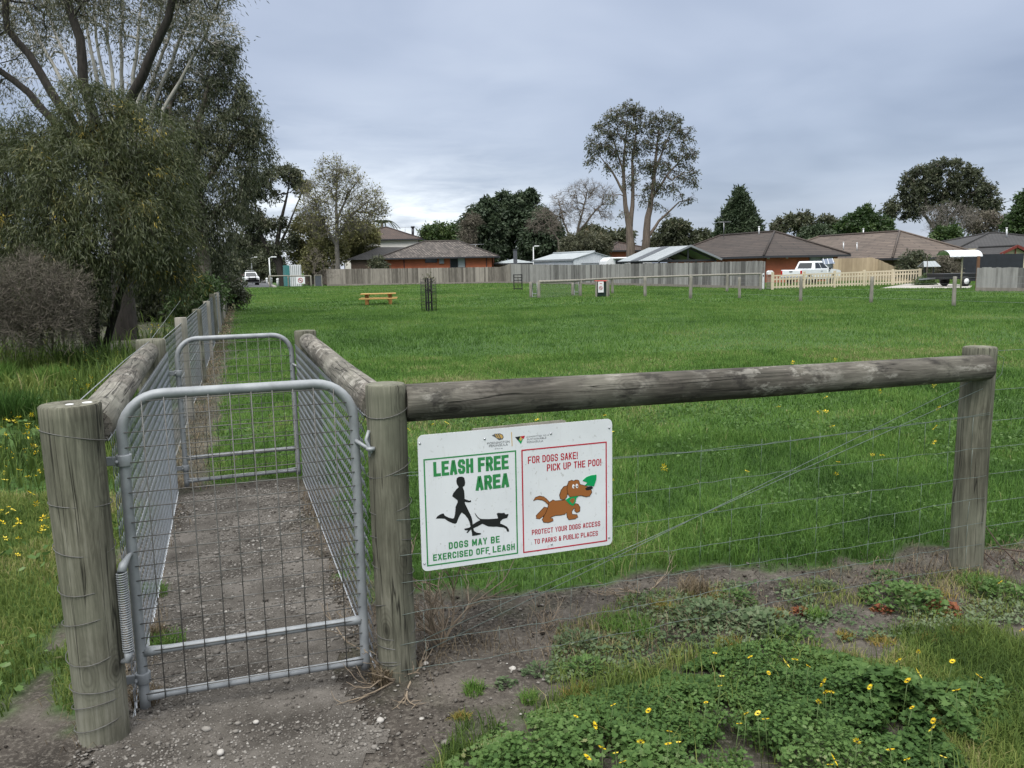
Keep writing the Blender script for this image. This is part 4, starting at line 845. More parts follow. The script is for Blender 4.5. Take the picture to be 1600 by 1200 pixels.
def house(name, label, a, b, depth, y_eave, y_ridge, wallm, roofm, over=0.5, gable=False, cat='house', trim=DKTRIM, wall=True, zeave=None, cap=True):
    """a,b: near wall corners as (photo column, distance); depth runs away from the camera"""
    h = House(); ax = A(a[0], y_eave, a[1]); bx = A(b[0], y_eave, b[1]); h.ez = float(zeave if zeave else (ax[2] + bx[2]) / 2)
    pa, pb = ax[:2], bx[:2]; e = (pb - pa) / np.linalg.norm(pb - pa); n = np.array([-e[1], e[0]]); h.e, h.n, h.a, h.b = e, n, pa, pb
    W = np.linalg.norm(pb - pa); D = depth; h.W, h.D = W, D
    o = np.array([*( (pa + pb) / 2 + n * D / 2), 0.0]); h.o = o; h.root = thing(name, label, cat, o)
    L = lambda q, z: (float(q[0] - o[0]), float(q[1] - o[1]), float(z)); h.L = L
    if wall:
        mb = MB(); c = [pa, pb, pb + n * D, pa + n * D]
        for i in range(4): wallquad(mb, c[i] - o[:2], c[(i + 1) % 4] - o[:2], 0.0, h.ez)
        h.wall = mb.build('wall', wallm, h.root)
    ra = pa - e * over - n * over; rb = pb + e * over - n * over; rc = pb + e * over + n * (D + over); rd = pa - e * over + n * (D + over)
    w_, d_ = W + 2 * over, D + 2 * over
    mid = (pa + pb) / 2 + n * D / 2; dist = mid[1]
    h.rz = float(A(800, y_ridge + (0) , dist)[2]) if False else None
    # ridge height measured from the photograph at the ridge's own distance
    if gable: r1, r2 = (pa + pb) / 2 - n * over, (pa + pb) / 2 + n * (D + over)
    elif w_ >= d_: r1, r2 = mid - e * (w_ - d_) / 2, mid + e * (w_ - d_) / 2
    else: r1, r2 = mid - n * (d_ - w_) / 2, mid + n * (d_ - w_) / 2
    rm = (r1 + r2) / 2 if w_ >= d_ and not gable else r1
    pxr = 800 + FOC * rm[0] / rm[1]; h.rz = float(A(pxr, y_ridge, rm[1])[2])
    rf = MB(); z0, z1 = h.ez, h.rz
    if gable:
        slope(rf, [L(ra, z0), L(r1, z1), L(r2, z1), L(rd, z0)][::-1] if False else [L(rd, z0), L(ra, z0), L(r1, z1), L(r2, z1)]); slope(rf, [L(rb, z0), L(rc, z0), L(r2, z1), L(r1, z1)])
    elif w_ >= d_:
        slope(rf, [L(ra, z0), L(rb, z0), L(r2, z1), L(r1, z1)]); slope(rf, [L(rc, z0), L(rd, z0), L(r1, z1), L(r2, z1)]); slope(rf, [L(rb, z0), L(rc, z0), L(r2, z1)]); slope(rf, [L(rd, z0), L(ra, z0), L(r1, z1)])
    else:
        slope(rf, [L(ra, z0), L(rb, z0), L(r1, z1)]); slope(rf, [L(rb, z0), L(rc, z0), L(r2, z1), L(r1, z1)]); slope(rf, [L(rc, z0), L(rd, z0), L(r2, z1)]); slope(rf, [L(rd, z0), L(ra, z0), L(r1, z1), L(r2, z1)])
    h.roof = rf.build('roof', roofm, h.root)
    if cap:
        cp = MB(); eds = [(r1, z1, r2, z1)]
        if not gable: eds += [(ra, z0, r1, z1), (rb, z0, r2 if w_ >= d_ else r1, z1), (rd, z0, r1 if w_ >= d_ else r2, z1), (rc, z0, r2, z1)]
        for q0, za, q1, zb in eds: cp.tube([L(q0, za + 0.03), L(q1, zb + 0.03)], 0.10, 6)
        cp.build('ridge_capping', roofm, h.roof)
    if wall:
        gt = MB()
        for q0, q1 in ([(ra, rb), (rb, rc), (rc, rd), (rd, ra)] if not gable else [(rd, ra), (rb, rc)]): gt.bar(L(q0, z0 - 0.08), L(q1, z0 - 0.08), 0.14, 0.17)
        gt.build('gutter', trim, h.root)
        if gable:
            g = MB()
            for q in (0.0, D): 
                P = [pa + n * q, pb + n * q, (pa + pb) / 2 + n * q]; zz2 = [z0, z0, z1 - 0.05]
                vs = [L(x_, z_) for x_, z_ in zip(P, zz2)] + [L(x_ + n * 0.1, z_) for x_, z_ in zip(P, zz2)]
                wc = [(0, z0, 0), (W, z0, 0), (W / 2, z1, 0)] * 2; g.add(vs, [(0, 1, 2), (5, 4, 3), (0, 3, 4, 1), (1, 4, 5, 2), (2, 5, 3, 0)], 0.5, wc)
            g.build('gable_end', wallm, h.root)
    h.z0, h.z1, h.r1, h.r2 = z0, z1, r1, r2
    return h
def window(h, u0, u1, z0, z1, face='front', split=1, frm=DKTRIM, gl=DKGLASS):
    e, n = (h.e, h.n) if face == 'front' else (-h.n, h.e)
    base = h.a if face == 'front' else h.a + h.n * h.D
    q = lambda u, z, d: h.L(base + e * u - n * d, z)
    f = MB(); t_ = 0.07
    for (a0, b0, a1, b1) in [(u0, z0 + t_ / 2, u1, z0 + t_ / 2), (u0, z1 - t_ / 2, u1, z1 - t_ / 2)]: f.bar(q(a0, b0, 0.02), q(a1, b1, 0.02), 0.10, t_)
    us = [u0 + t_ / 2] + [u0 + (u1 - u0) * i / split for i in range(1, split)] + [u1 - t_ / 2]
    for u in us: f.bar(q(u, z0 + t_, 0.022), q(u, z1 - t_, 0.022), t_, 0.10, up=(h.n[0], h.n[1], 0))
    fo = f.build('window', frm, h.root)
    for i in range(split):
        a0 = u0 + (u1 - u0) * i / split + 0.04; a1 = u0 + (u1 - u0) * (i + 1) / split - 0.04
        pmb = MB(); pmb.bar(q((a0), (z0 + z1) / 2, 0.01), q(a1, (z0 + z1) / 2, 0.01), 0.02, z1 - z0 - 0.1); pmb.build('pane', gl if not (split > 1 and i == 1) else PALEGLASS, fo)
    return fo
def pipe(h, px_, y0, y1, Y, r=0.06, mat=WHITE, name='vent_pipe', parent=None):
    t0 = A(px_, y0, Y); t1 = A(px_, y1, Y); mb = MB(); mb.tube([h.L(t1[:2], t1[2]), h.L(t0[:2], t0[2])], r, 8)
    mb.tube([h.L(t0[:2], t0[2]), h.L(t0[:2], t0[2] + r * 1.2)], r * 1.5, 8); return mb.build(name, mat, parent or h.root)
def antenna(h, px_, ytop, ybot, Y, wd=1.6):
    t0 = A(px_, ytop, Y); t1 = A(px_, ybot, Y); mb = MB(); mb.tube([h.L(t1[:2], t1[2]), h.L(t0[:2], t0[2])], 0.03, 5)
    x, y, z = h.L(t0[:2], t0[2]); mb.tube([(x - wd / 2, y, z), (x + wd / 2, y, z)], 0.025, 5)
    for k in range(7): u = -wd / 2 + wd * k / 6; mb.tube([(x + u, y - 0.25, z), (x + u, y + 0.25, z)], 0.015, 4)
    return mb.build('antenna', STEEL, h.root)

# two-storey pale house behind the plane tree
h = house('two_storey_house', 'pale two storey house with a brown tiled roof, half hidden behind the bare plane tree', (536, 112), (655, 112), 10, 374, 355, RENDER, TILE_R, 0.4)
window(h, 1.2, 2.6, 3.4, 4.8); window(h, 3.6, 5.0, 3.4, 4.9); pipe(h, 645, 356, 372, 114, 0.18, DKTRIM, 'flue'); antenna(h, 633, 355, 364, 116, 3)
# red brick house over the left part of the paling fence
h = house('brick_house', 'red brick house with a speckled grey tiled hip roof behind the paling fence', (600, 97), (770, 97), 8.5, 402, 377, BRICK_R, TILE_G, 0.7)
k = h.W / 170
window(h, (664 - 600) * k, (683 - 600) * k, h.ez - 0.62, h.ez - 0.1); window(h, (703 - 600) * k, (727 - 600) * k, 1.75, h.ez - 0.1, split=2)
mb = MB(); 
for px_, z0 in [(631, 0.5), (760, 0.5)]: q = h.L(h.a + h.e * ((px_ - 600) * k) - h.n * 0.06, 0); mb = MB(); mb.tube([(q[0], q[1], z0), (q[0], q[1], h.ez)], 0.05, 6); mb.build('downpipe', DKTRIM, h.root)
q = h.L(h.a + h.e * ((690 - 600) * k) - h.n * 0.12, h.ez - 0.45); mb = MB(); mb.box(q, (0.55, 0.22, 0.6)); mb.build('air_conditioner', GREYTRIM, h.root, 0.02)
antenna(h, 743, 382, 392, 101, 2.0)
wg = MB(); c0, c1, c2, c3 = A(540, 406, 99.5), A(640, 405, 99.5), A(640, 386, 104), A(592, 386, 104)
slope(wg, [h.L(c0[:2], c0[2]), h.L(c1[:2], c1[2]), h.L(c2[:2], c2[2]), h.L(c3[:2], c3[2])]); wg.build('lean_to_roof', TILE_D, h.root)
wg = MB(); wallquad(wg, np.array(h.L(A(548, 406, 100)[:2], 0)[:2]), np.array(h.L(A(600, 406, 100)[:2], 0)[:2]), 0.0, float(c0[2]) - 0.05); wg.build('lean_to_wall', BRICK_B, h.root)

# low outbuilding, flue and white shed
h = house('outbuilding', 'low flat pale roofed outbuilding between the brick house and the white shed', (772, 100), (834, 100), 5, 411, 404.5, BRICK_B, SHEDR, 0.3, cap=False, cat='shed')
o = G(805, 444); o[1] = 92; o[0] = A(805, 400, 92)[0]; fl = thing('flue_pipe', 'dark square flue standing up behind the paling fence', 'flue', (o[0], o[1], 0))
mb = MB(); z1 = A(805, 391, 92)[2]; mb.box((0, 0, z1 / 2), (0.42, 0.42, z1)); mb.build('shaft', pm('flue_grey', (0.085, 0.09, 0.105), (0.06, 0.065, 0.075)), fl); mb = MB(); mb.box((0, 0, z1 + 0.05), (0.5, 0.5, 0.1)); mb.build('cap', DKTRIM, fl)
h = house('garden_shed', 'white ribbed steel shed with a roller door behind the paling fence', (895, 80), (960, 82.6), 7.0, 404, 393.5, SHEDM, SHEDR, 0.12, gable=True, cat='shed', trim=GREYTRIM)
mb = MB(); q0, q1 = h.a + h.e * h.W * 0.2 - h.n * 0.02, h.a + h.e * h.W * 0.62 - h.n * 0.02; mb.bar(h.L(q0, 0.95), h.L(q1, 0.95), 0.03, 1.85); mb.build('roller_door', SHEDR, h.root)
mb = MB(); mb.bar(h.L(q0, 1.93), h.L(q1, 1.93), 0.1, 0.08); mb.build('door_hood', GREYTRIM, h.root)
# caravan beside the shed
o = A(978, 410, 79); cv_ = thing('caravan', 'white caravan parked between the shed and the open carport', 'caravan', (o[0], o[1], 0), radians(10))
mb = MB(); mb.prism([(-2.2, 0.45), (2.2, 0.45), (2.35, 1.2), (2.15, 2.3), (1.7, 2.42), (-1.9, 2.42), (-2.3, 2.1), (-2.4, 1.2)], -1.1, 1.1, lambda x, y, z: (x, z, y)); mb.build('body', WHITE, cv_, 0.06)
mb = MB(); mb.box((-0.95, -1.12, 1.75), (0.85, 0.04, 0.85)); mb.build('window', DKGLASS, cv_, 0.01); mb = MB(); mb.box((0.7, -1.12, 1.85), (1.2, 0.04, 0.6)); mb.build('window', DKGLASS, cv_, 0.01)
mb = MB(); mb.box((-0.95, -1.3, 2.32), (1.3, 0.4, 0.05)); mb.build('awning', WHITE, cv_)
for x in (-0.4, 0.4): mb = MB(); mb.tube([(x, -1.08, 0.32), (x, -0.85, 0.32)], 0.32, 14); mb.build('wheel', RUBBER, cv_)

# open carport with a gable roof
h = house('carport', 'open timber carport under a grey steel gable roof with one dark strip', (1030, 66), (1118, 68.6), 5.0, 406, 383.5, WOOD_GREY, CARPR, 0.35, gable=True, cat='carport', wall=False, cap=False)
mb = MB()
r0_, r1_ = h.r1 * 0.52 + h.r2 * 0.48, h.r1 * 0.34 + h.r2 * 0.66; ea = h.a - h.e * 0.35 - h.n * 0.35; eb = h.a - h.e * 0.35 + h.n * 5.35
s0, s1 = ea * 0.52 + eb * 0.48, ea * 0.34 + eb * 0.66
slope(mb, [h.L(s1, h.z0 + 0.03), h.L(s0, h.z0 + 0.03), h.L(r0_, h.z1 + 0.03), h.L(r1_, h.z1 + 0.03)], 0.02); mb.build('skylight_strip', flat('dark_skylight', (0.07, 0.078, 0.09), 0.4), h.root)
for dpt in (0.0, 2.5, 5.0):
    tb = MB(); A0, B0, M0 = h.a + h.n * dpt, h.b + h.n * dpt, (h.a + h.b) / 2 + h.n * dpt
    tb.bar(h.L(A0, h.z0 - 0.06), h.L(B0, h.z0 - 0.06), 0.08, 0.16); tb.bar(h.L(A0, h.z0 - 0.04), h.L(M0, h.z1 - 0.16), 0.08, 0.14); tb.bar(h.L(B0, h.z0 - 0.04), h.L(M0, h.z1 - 0.16), 0.08, 0.14); tb.bar(h.L(M0, h.z0), h.L(M0, h.z1 - 0.2), 0.08, 0.1, up=(1, 0, 0))
    tb.build('truss', DKTRIM, h.root)
    for q in (A0, B0): mb = MB(); mb.bar(h.L(q, 0), h.L(q, h.z0 - 0.1), 0.12, 0.12, up=(1, 0, 0)); mb.build('post', GREYTRIM if dpt else DKTRIM, h.root)
mb = MB(); q0, q1 = h.a + h.n * 5.15, h.b + h.n * 5.15; mb.bar(h.L(q0, 0.9), h.L(q1, 0.9), 0.06, 1.8); mb.build('rear_wall', BRICK_B, h.root)
bg = MB()
for sx, q in ((0, h.a), (1, h.b)): 
    q2 = q + h.e * (-0.38 if sx == 0 else 0.38) - h.n * 0.36; m2 = (h.a + h.b) / 2 - h.n * 0.36; bg.bar(h.L(q2, h.z0 - 0.02), h.L(m2, h.z1 - 0.02), 0.04, 0.16)
bg.build('barge_board', GREYTRIM, h.root)

# brown roofs further back
house('brown_roofed_house', 'low brown tiled house showing behind the twin tall gums', (950, 96), (1016, 98), 9, 391, 379, BRICK_D, TILE_R, 0.5)
# brick house with the brown roof at the corner, and the neighbours to the right
h = house('corner_house', 'brick house with a dark brown hip roof above the white pickup', (1196, 67), (1309, 69.5), 15.2, 399, 362, BRICK_D, TILE_B, 0.7)
window(h, h.W * 0.60, h.W * 0.93, 1.05, h.ez - 0.1, split=2, frm=GREYTRIM, gl=PALEGLASS); antenna(h, 1131, 347, 372, 77, 1.2); pipe(h, 1186, 355, 366, 72)
for u in (0.03, 0.28): q = h.L(h.a + h.e * h.W * u - h.n * 0.1, h.ez - 0.18); mb = MB(); mb.box(q, (0.16, 0.12, 0.14)); mb.build('eave_lamp', WHITE, h.root)
h = house('tan_roofed_house', 'long house with a tan tiled hip roof beyond the light paling fence', (1396, 70), (1524, 72.4), 20, 402, 361.5, BRICK_B, TILE_T, 0.7)
pipe(h, 1349, 358, 372, 80); pipe(h, 1339, 380, 392, 74, 0.05); pipe(h, 1318, 379, 391, 76, 0.05)
for y0 in (0.25, 0.55): window(h, h.W * y0, h.W * (y0 + 0.16), 0.9, h.ez - 0.15)
mb = MB(); q = h.L(h.a - h.n * 0.02 + h.e * 0.9, 0.9); mb.box(q, (0.9, 0.06, 1.8)); mb.build('door', DKTRIM, h.root)
h = house('dark_roofed_house', 'cream house with a charcoal tiled roof at the right edge', (1500, 76), (1720, 76), 12, 387, 364.5, CREAM, TILE_D, 0.6, trim=CREAM)
pipe(h, 1573, 357, 370, 80, 0.07)
gh = house('gabled_porch', 'small cream gabled porch with dark red trim before the charcoal roof', (1566, 70), (1604, 70), 5, 397, 384.5, CREAM, TILE_D, 0.35, gable=True, cat='porch', trim=REDTRIM)
bg = MB()
for sx, q in ((-1, gh.a), (1, gh.b)): q2 = q + gh.e * (0.38 * sx) - gh.n * 0.37; m2 = (gh.a + gh.b) / 2 - gh.n * 0.37; bg.bar(gh.L(q2, gh.z0), gh.L(m2, gh.z1), 0.06, 0.22)
m2 = (gh.a + gh.b) / 2 - gh.n * 0.12; bg.bar(gh.L(m2, gh.z0), gh.L(m2, gh.z1 - 0.1), 0.1, 0.06, up=(1, 0, 0)); bg.build('barge_board', REDTRIM, gh.root)
o = A(1552, 404, 60); sc_ = thing('screen_fence', 'black shade cloth screen fence in front of the cream house', 'fence', (o[0], o[1], 0))
zt = A(1552, 397, 60)[2]; mb = MB(); mb.box((0, 0, zt / 2), (4.4, 0.03, zt)); mb.build('shade_cloth', pm('shade_cloth', (0.022, 0.026, 0.034), (0.014, 0.016, 0.02), 3, 0.8), sc_)
for x in (-2.1, -0.7, 0.7, 2.1): mb = MB(); mb.tube([(x, 0.05, 0), (x, 0.05, zt + 0.05)], 0.03, 7); mb.build('post', DKTRIM, sc_)
# pale house at the far end of the road
h = house('road_end_house', 'pale pinkish house at the far end of the road', (346, 165), (378, 165), 8, 421, 412, pm('pink_render', (0.5, 0.37, 0.31), (0.42, 0.31, 0.26)), TILE_T, 0.4)

# ------------------------------------------------------------------ paling fences
PALING = pm('grey_paling', (0.30, 0.292, 0.28), (0.10, 0.096, 0.092), 2.2, 0.9, stretch=(3, 3, 0.8), tint=0.62)
PALING_W = pm('weathered_warm_paling', (0.30, 0.27, 0.235), (0.10, 0.088, 0.075), 2.2, 0.9, stretch=(3, 3, 0.8), tint=0.62)
PALING_N = pm('light_new_paling', (0.44, 0.35, 0.235), (0.28, 0.215, 0.14), 2.2, 0.9, stretch=(3, 3, 0.8), tint=0.6)
PALING_B = pm('brown_paling', (0.155, 0.125, 0.105), (0.085, 0.068, 0.056), 2.2, 0.9, stretch=(3, 3, 0.8), tint=0.6)
def palings(name, label, pts, mat, pitch=0.115, plinth=True, rails=True, posts=True):
    """pts: (column, distance, top row in the photo)"""
    Q = [A(px_, y, Y) for px_, Y, y in pts]; o = np.array([Q[0][0], Q[0][1], 0.0]); root = thing(name, label, 'fence', o); rg = random.Random(len(label))
    mb = MB(); rl = MB(); pl = MB(); acc = 0.5
    for q0, q1 in zip(Q[:-1], Q[1:]):
        a, b = q0[:2] - o[:2], q1[:2] - o[:2]; Lg = np.linalg.norm(b - a); d = (b - a) / Lg; n = np.array([-d[1], d[0]]); m = int(Lg / pitch)
        for i in range(m):
            t0 = (i + 0.5) / m; z = q0[2] * (1 - t0) + q1[2] * t0 + rg.uniform(-0.02, 0.02); acc = rg.random() if rg.random() < 0.22 else acc
            q = a + d * Lg * t0 - n * (0.012 if i % 2 else 0.0)
            mb.box((q[0], q[1], z / 2 + 0.05), (pitch * (1.12 if i % 2 else 0.96), 0.016, z - 0.1), atan2(d[1], d[0]), rg.random() * 0.35 + acc * 0.65)
        zt = min(q0[2], q1[2])
        for f in (0.25, 0.8): rl.bar(p3(a + n * 0.05, q0[2] * f), p3(b + n * 0.05, q1[2] * f), 0.05, 0.08)
        if plinth: pl.bar(p3(a - n * 0.035, 0.09), p3(b - n * 0.035, 0.09), 0.03, 0.18)
        if posts:
            for t0 in np.arange(0, 1.0001, 1 / max(1, round(Lg / 2.7))): 
                q = a + d * Lg * t0 + n * 0.10; rl.box((q[0], q[1], zt / 2), (0.1, 0.1, zt - 0.05), atan2(d[1], d[0]))
    mb.build('palings', mat, root); rl.build('rails_and_posts', mat, root)
    if plinth: pl.build('plinth', PALING_W, root)
    return root
palings('paling_fence', 'weathered grey paling fence below the red brick house', [(510, 94, 420.5), (650, 92, 419), (782, 90, 417), (798, 88.5, 412)], PALING_W)
palings('paling_fence', 'taller grey paling fence in front of the white shed and carport', [(798, 88, 412.5), (900, 76, 414), (1000, 66, 412), (1100, 57.5, 410), (1192, 51.5, 407.5)], PALING)
palings('paling_fence', 'light brown paling fence stepping down behind the white pickup', [(1303, 66, 404), (1362, 65, 402.5), (1372, 64.8, 405), (1398, 62, 417), (1412, 60, 419), (1440, 58, 420)], PALING_N, plinth=False)
palings('paling_fence', 'grey paling fence at the right edge beside the white awning', [(1527, 41.5, 418), (1600, 39.5, 418), (1760, 36, 416)], PALING)
palings('paling_fence', 'dull brown paling fence beside the white and teal road barrier', [(474, 101, 417), (512, 99, 416.5)], PALING_B, plinth=False)
# low cream rail fence before the driveway
CREAMF = pm('cream_fence_paint', (0.60, 0.52, 0.38), (0.50, 0.43, 0.31), 1.5, 0.6)
q0, q1 = G(1206, 453), G(1438, 447); q0[1] = 49.5; q0[0] = A(1206, 440, 49.5)[0]; q1 = A(1438, 440, 54.0); o = np.array([q0[0], q0[1], 0.0])
lw = thing('picket_fence', 'low cream timber fence of open pickets in front of the white pickup', 'fence', o); d = q1[:2] - q0[:2]; Lg = np.linalg.norm(d); d /= Lg; rzf = atan2(d[1], d[0])
r_ = MB(); pk = MB()
for z in (0.16, 0.62, 0.84): r_.bar(p3(d * 0, z), p3(d * Lg, z + (0.13 if z > 0.3 else 0.08)), 0.045, 0.085)
for s_ in np.arange(0.1, Lg, 0.235):
    zt = 0.80 + 0.13 * s_ / Lg; pk.box((d[0] * s_ + 0.03 * d[1], d[1] * s_ - 0.03 * d[0], zt / 2 + 0.03), (0.10, 0.02, zt - 0.1), rzf)
r_.build('rails', CREAMF, lw); pk.build('pickets', CREAMF, lw)
for s_ in np.linspace(0.05, Lg - 0.05, 6): mb = MB(); mb.box((d[0] * s_, d[1] * s_, 0.53), (0.12, 0.12, 1.06), rzf); mb.build('post', CREAMF, lw)

# ------------------------------------------------------------------ vehicles
def make_pickup(name, label, x, y, rz, grille=False):
    root = thing(name, label, 'pickup', (x, y, 0), rz)
    def arc(cx_, r, n=9): return [(cx_ + r * cos(pi - pi * k / n), 0.36 + r * sin(pi * k / n)) for k in range(n + 1)]
    prof = [(-2.6, 0.52), (-2.02, 0.44)] + arc(-1.58, 0.44) + [(-1.1, 0.40), (1.1, 0.40)] + arc(1.58, 0.44) + [(2.05, 0.42), (2.55, 0.48), (2.62, 0.72), (2.56, 0.98), (2.3, 1.06), (1.25, 1.16), (1.05, 1.14), (-0.95, 1.14), (-2.58, 1.14), (-2.62, 0.9)]
    mb = MB(); mb.prism(prof, -0.91, 0.91, lambda a, b, c: (a, c, b)); mb.build('body', CARWHITE, root, 0.05, tri=False)
    # cabin tapering to the roof
    lo = [(-0.98, 0.86), (1.22, 0.86), (1.22, -0.86), (-0.98, -0.86)]; hi = [(-0.74, 0.68), (0.42, 0.68), (0.42, -0.68), (-0.74, -0.68)]
    md = [(-0.92, 0.83), (0.98, 0.83), (0.98, -0.83), (-0.92, -0.83)]
    mb = MB(); vs = [(a, b, 1.12) for a, b in lo] + [(a, b, 1.72) for a, b in hi] + [(a * 0.94, b * 0.92, 1.77) for a, b in hi]
    fs = [(0, 1, 5, 4)[::-1], (1, 2, 6, 5)[::-1], (2, 3, 7, 6)[::-1], (3, 0, 4, 7)[::-1], (4, 5, 9, 8)[::-1], (5, 6, 10, 9)[::-1], (6, 7, 11, 10)[::-1], (7, 4, 8, 11)[::-1], (8, 9, 10, 11)[::-1]]
    mb.add(vs, fs); mb.build('cabin', CARWHITE, root, 0.03)
    def glass(nm, q):
        c = np.mean(q, 0); n = np.cross(np.array(q[1]) - q[0], np.array(q[3]) - q[0]); n /= np.linalg.norm(n)
        if n @ (c - np.array([0.1, 0, 1.4])) < 0: n = -n
        m = MB(); m.add([np.array(p_) + n * 0.012 for p_ in q] + [np.array(p_) - n * 0.01 for p_ in q], [(0, 1, 2, 3), (7, 6, 5, 4), (0, 4, 5, 1), (1, 5, 6, 2), (2, 6, 7, 3), (3, 7, 4, 0)]); return m.build(nm, DKGLASS, root)
    def side_pt(xr, zr, sgn):      # point on the slanted side of the cabin
        z = 1.12 + 0.6 * zr; xl = -0.98 + 0.24 * zr; xh = 1.22 - 0.80 * zr; return (xl + (xh - xl) * xr, sgn * (0.86 - 0.18 * zr), z)
    for sgn in (1, -1):
        glass('side_window', [side_pt(0.09, 0.14, sgn), side_pt(0.46, 0.14, sgn), side_pt(0.46, 0.86, sgn), side_pt(0.12, 0.86, sgn)])
        glass('side_window', [side_pt(0.50, 0.14, sgn), side_pt(0.90, 0.14, sgn), side_pt(0.86, 0.86, sgn), side_pt(0.51, 0.86, sgn)])
        m = MB(); m.box((0.95, sgn * 0.98, 1.18), (0.1, 0.16, 0.16)); m.build('mirror', BLACK, root, 0.02)
        m = MB(); m.box((-2.6, sgn * 0.86, 0.92), (0.06, 0.13, 0.30)); m.build('tail_light', flat('tail_red', (0.45, 0.01, 0.012), 0.25), root, 0.01)
        m = MB(); m.box((2.5, sgn * 0.70, 0.86), (0.18, 0.36, 0.17)); m.build('headlight', flat('headlight_lens', (0.55, 0.58, 0.6), 0.1), root, 0.03)
        m = MB(); m.box((0.05, sgn * 0.93, 0.36), (1.9, 0.08, 0.06)); m.build('side_step', BLACK, root, 0.01)
        m = MB()
        for xx in (0.0, 0.98): m.box((xx, sgn * 0.925, 1.0), (0.16, 0.02, 0.035))
        m.build('door_handle', BLACK, root)
        for xx in (-1.58, 1.58):
            m = MB(); m.tube([(xx, sgn * 0.66, 0.36), (xx, sgn * 0.70, 0.36), (xx, sgn * 0.86, 0.36), (xx, sgn * 0.90, 0.36)], [0.33, 0.37, 0.37, 0.33], 22); w_ = m.build('wheel', RUBBER, root)
            m = MB(); m.tube([(xx, sgn * 0.85, 0.36), (xx, sgn * 0.912, 0.36)], 0.23, 16)
            m.build('rim', STEEL, w_)
    glass('rear_window', [(-0.98 + 0.03, 0.62, 1.22), (-0.98 + 0.03, -0.62, 1.22), (-0.76, -0.56, 1.64), (-0.76, 0.56, 1.64)])
    glass('windscreen', [(1.14, 0.74, 1.18), (1.14, -0.74, 1.18), (0.47, -0.6, 1.68), (0.47, 0.6, 1.68)])
    m = MB(); m.box((-2.63, 0, 0.86), (0.05, 1.45, 0.46)); tg = m.build('tailgate', CARWHITE, root, 0.02); m = MB(); m.box((-2.665, 0, 1.0), (0.03, 0.28, 0.06)); m.build('handle', BLACK, tg)
    m = MB(); m.box((-2.70, 0, 0.52), (0.16, 1.7, 0.14)); m.build('rear_bumper', STEEL, root, 0.02)
    m = MB(); m.box((2.60, 0, 0.62), (0.16, 1.72, 0.3)); m.build('front_bumper', BLACK if grille else CARWHITE, root, 0.04)
    m = MB(); m.box((2.60, 0, 0.86), (0.08, 1.0, 0.2)); m.build('grille', BLACK, root, 0.01)
    m = MB(); m.box((-1.78, 0, 1.13), (1.5, 1.6, 0.03)); m.build('tray_cover', BLACK, root, 0.005)
    if grille:
        m = MB()
        for z in (0.75, 1.0, 1.2): m.tube([(2.72, -0.7, z), (2.74, 0, z), (2.72, 0.7, z)], 0.035, 7)
        for yy in (-0.4, 0.4): m.tube([(2.72, yy, 0.5), (2.72, yy, 1.2)], 0.035, 7)
        m.build('bull_bar', BLACK, root)
        m = MB(); m.tube([(-0.7, -0.55, 1.74), (-0.7, -0.55, 1.95), (-0.7, 0.55, 1.95), (-0.7, 0.55, 1.74)], 0.03, 6); m.build('rack', STEEL, root)
    return root
q = A(1268, 425, 61.5); pk_ = make_pickup('pickup_truck', 'white dual cab pickup parked behind the low cream fence', q[0], q[1], radians(36)); pk_.scale = (0.95, 0.95, 0.95)
q = A(391.5, 432, 112); make_pickup('pickup_truck', 'white pickup with a black bull bar facing the camera on the far road', q[0], q[1], radians(-68), True)
# trailer under the awning
q = A(1488, 430, 50); tr_ = thing('trailer', 'dark box trailer parked beneath the white awning', 'trailer', (q[0], q[1], 0), radians(12))
m = MB(); m.box((0, 0, 0.60), (2.4, 1.4, 0.34)); m.build('tray', BLACK, tr_, 0.02)
for s_ in (-1, 1): m = MB(); m.tube([(0.2, s_ * 0.78, 0.3), (0.2, s_ * 0.95, 0.3)], 0.3, 18); w_ = m.build('wheel', RUBBER, tr_); m = MB(); m.tube([(0.2, s_ * 0.90, 0.3), (0.2, s_ * 0.965, 0.3)], 0.17, 14); m.build('rim', WHITE, w_)
m = MB(); m.bar((-1.2, 0, 0.5), (-2.3, 0, 0.45), 0.08, 0.08); m.build('drawbar', STEEL, tr_)

# bullnose awning, lantern-roofed little shelter, solar panel, letterbox, white post
q = A(1508, 400, 43.5); aw = thing('awning', 'white bullnose steel awning above the trailer at the right end', 'awning', (q[0], q[1], 0))
zt = A(1508, 400.5, 43.5)[2]; m = MB(); n = 10; R_ = 0.55
for x0, x1, th in [(-0.95, 0.75, 0.02)]:
    arc = [(-R_ + 0.15 + R_ * 1.3 * sin(t_), zt - 0.03 + 0.36 * cos(t_)) for t_ in np.linspace(-1.2, 1.5, n)]
    vs = [(x0, -y_ , z_) for y_, z_ in arc] + [(x1, -y_, z_) for y_, z_ in arc] + [(x0, -y_, z_ - th) for y_, z_ in arc] + [(x1, -y_, z_ - th) for y_, z_ in arc]
    m.add(vs, [(i, i + 1, n + i + 1, n + i) for i in range(n - 1)] + [(2 * n + i, 3 * n + i, 3 * n + i + 1, 2 * n + i + 1) for i in range(n - 1)], 0.5, [(v_[0], 0, v_[2]) for v_ in vs], True)
m.build('roof_sheet', SHEDM, aw)
m = MB(); m.tube([(0.03, 0.3, 0), (0.03, 0.3, zt + 0.2)], 0.04, 8); m.build('post', CREAMF, aw)
m = MB(); q2 = A(1527.5, 430, 42.5) - q; m.box((q2[0], q2[1], zt / 2), (0.11, 0.11, zt)); m.build('post', pm('brown_post', (0.17, 0.085, 0.045), (0.11, 0.055, 0.03)), aw)
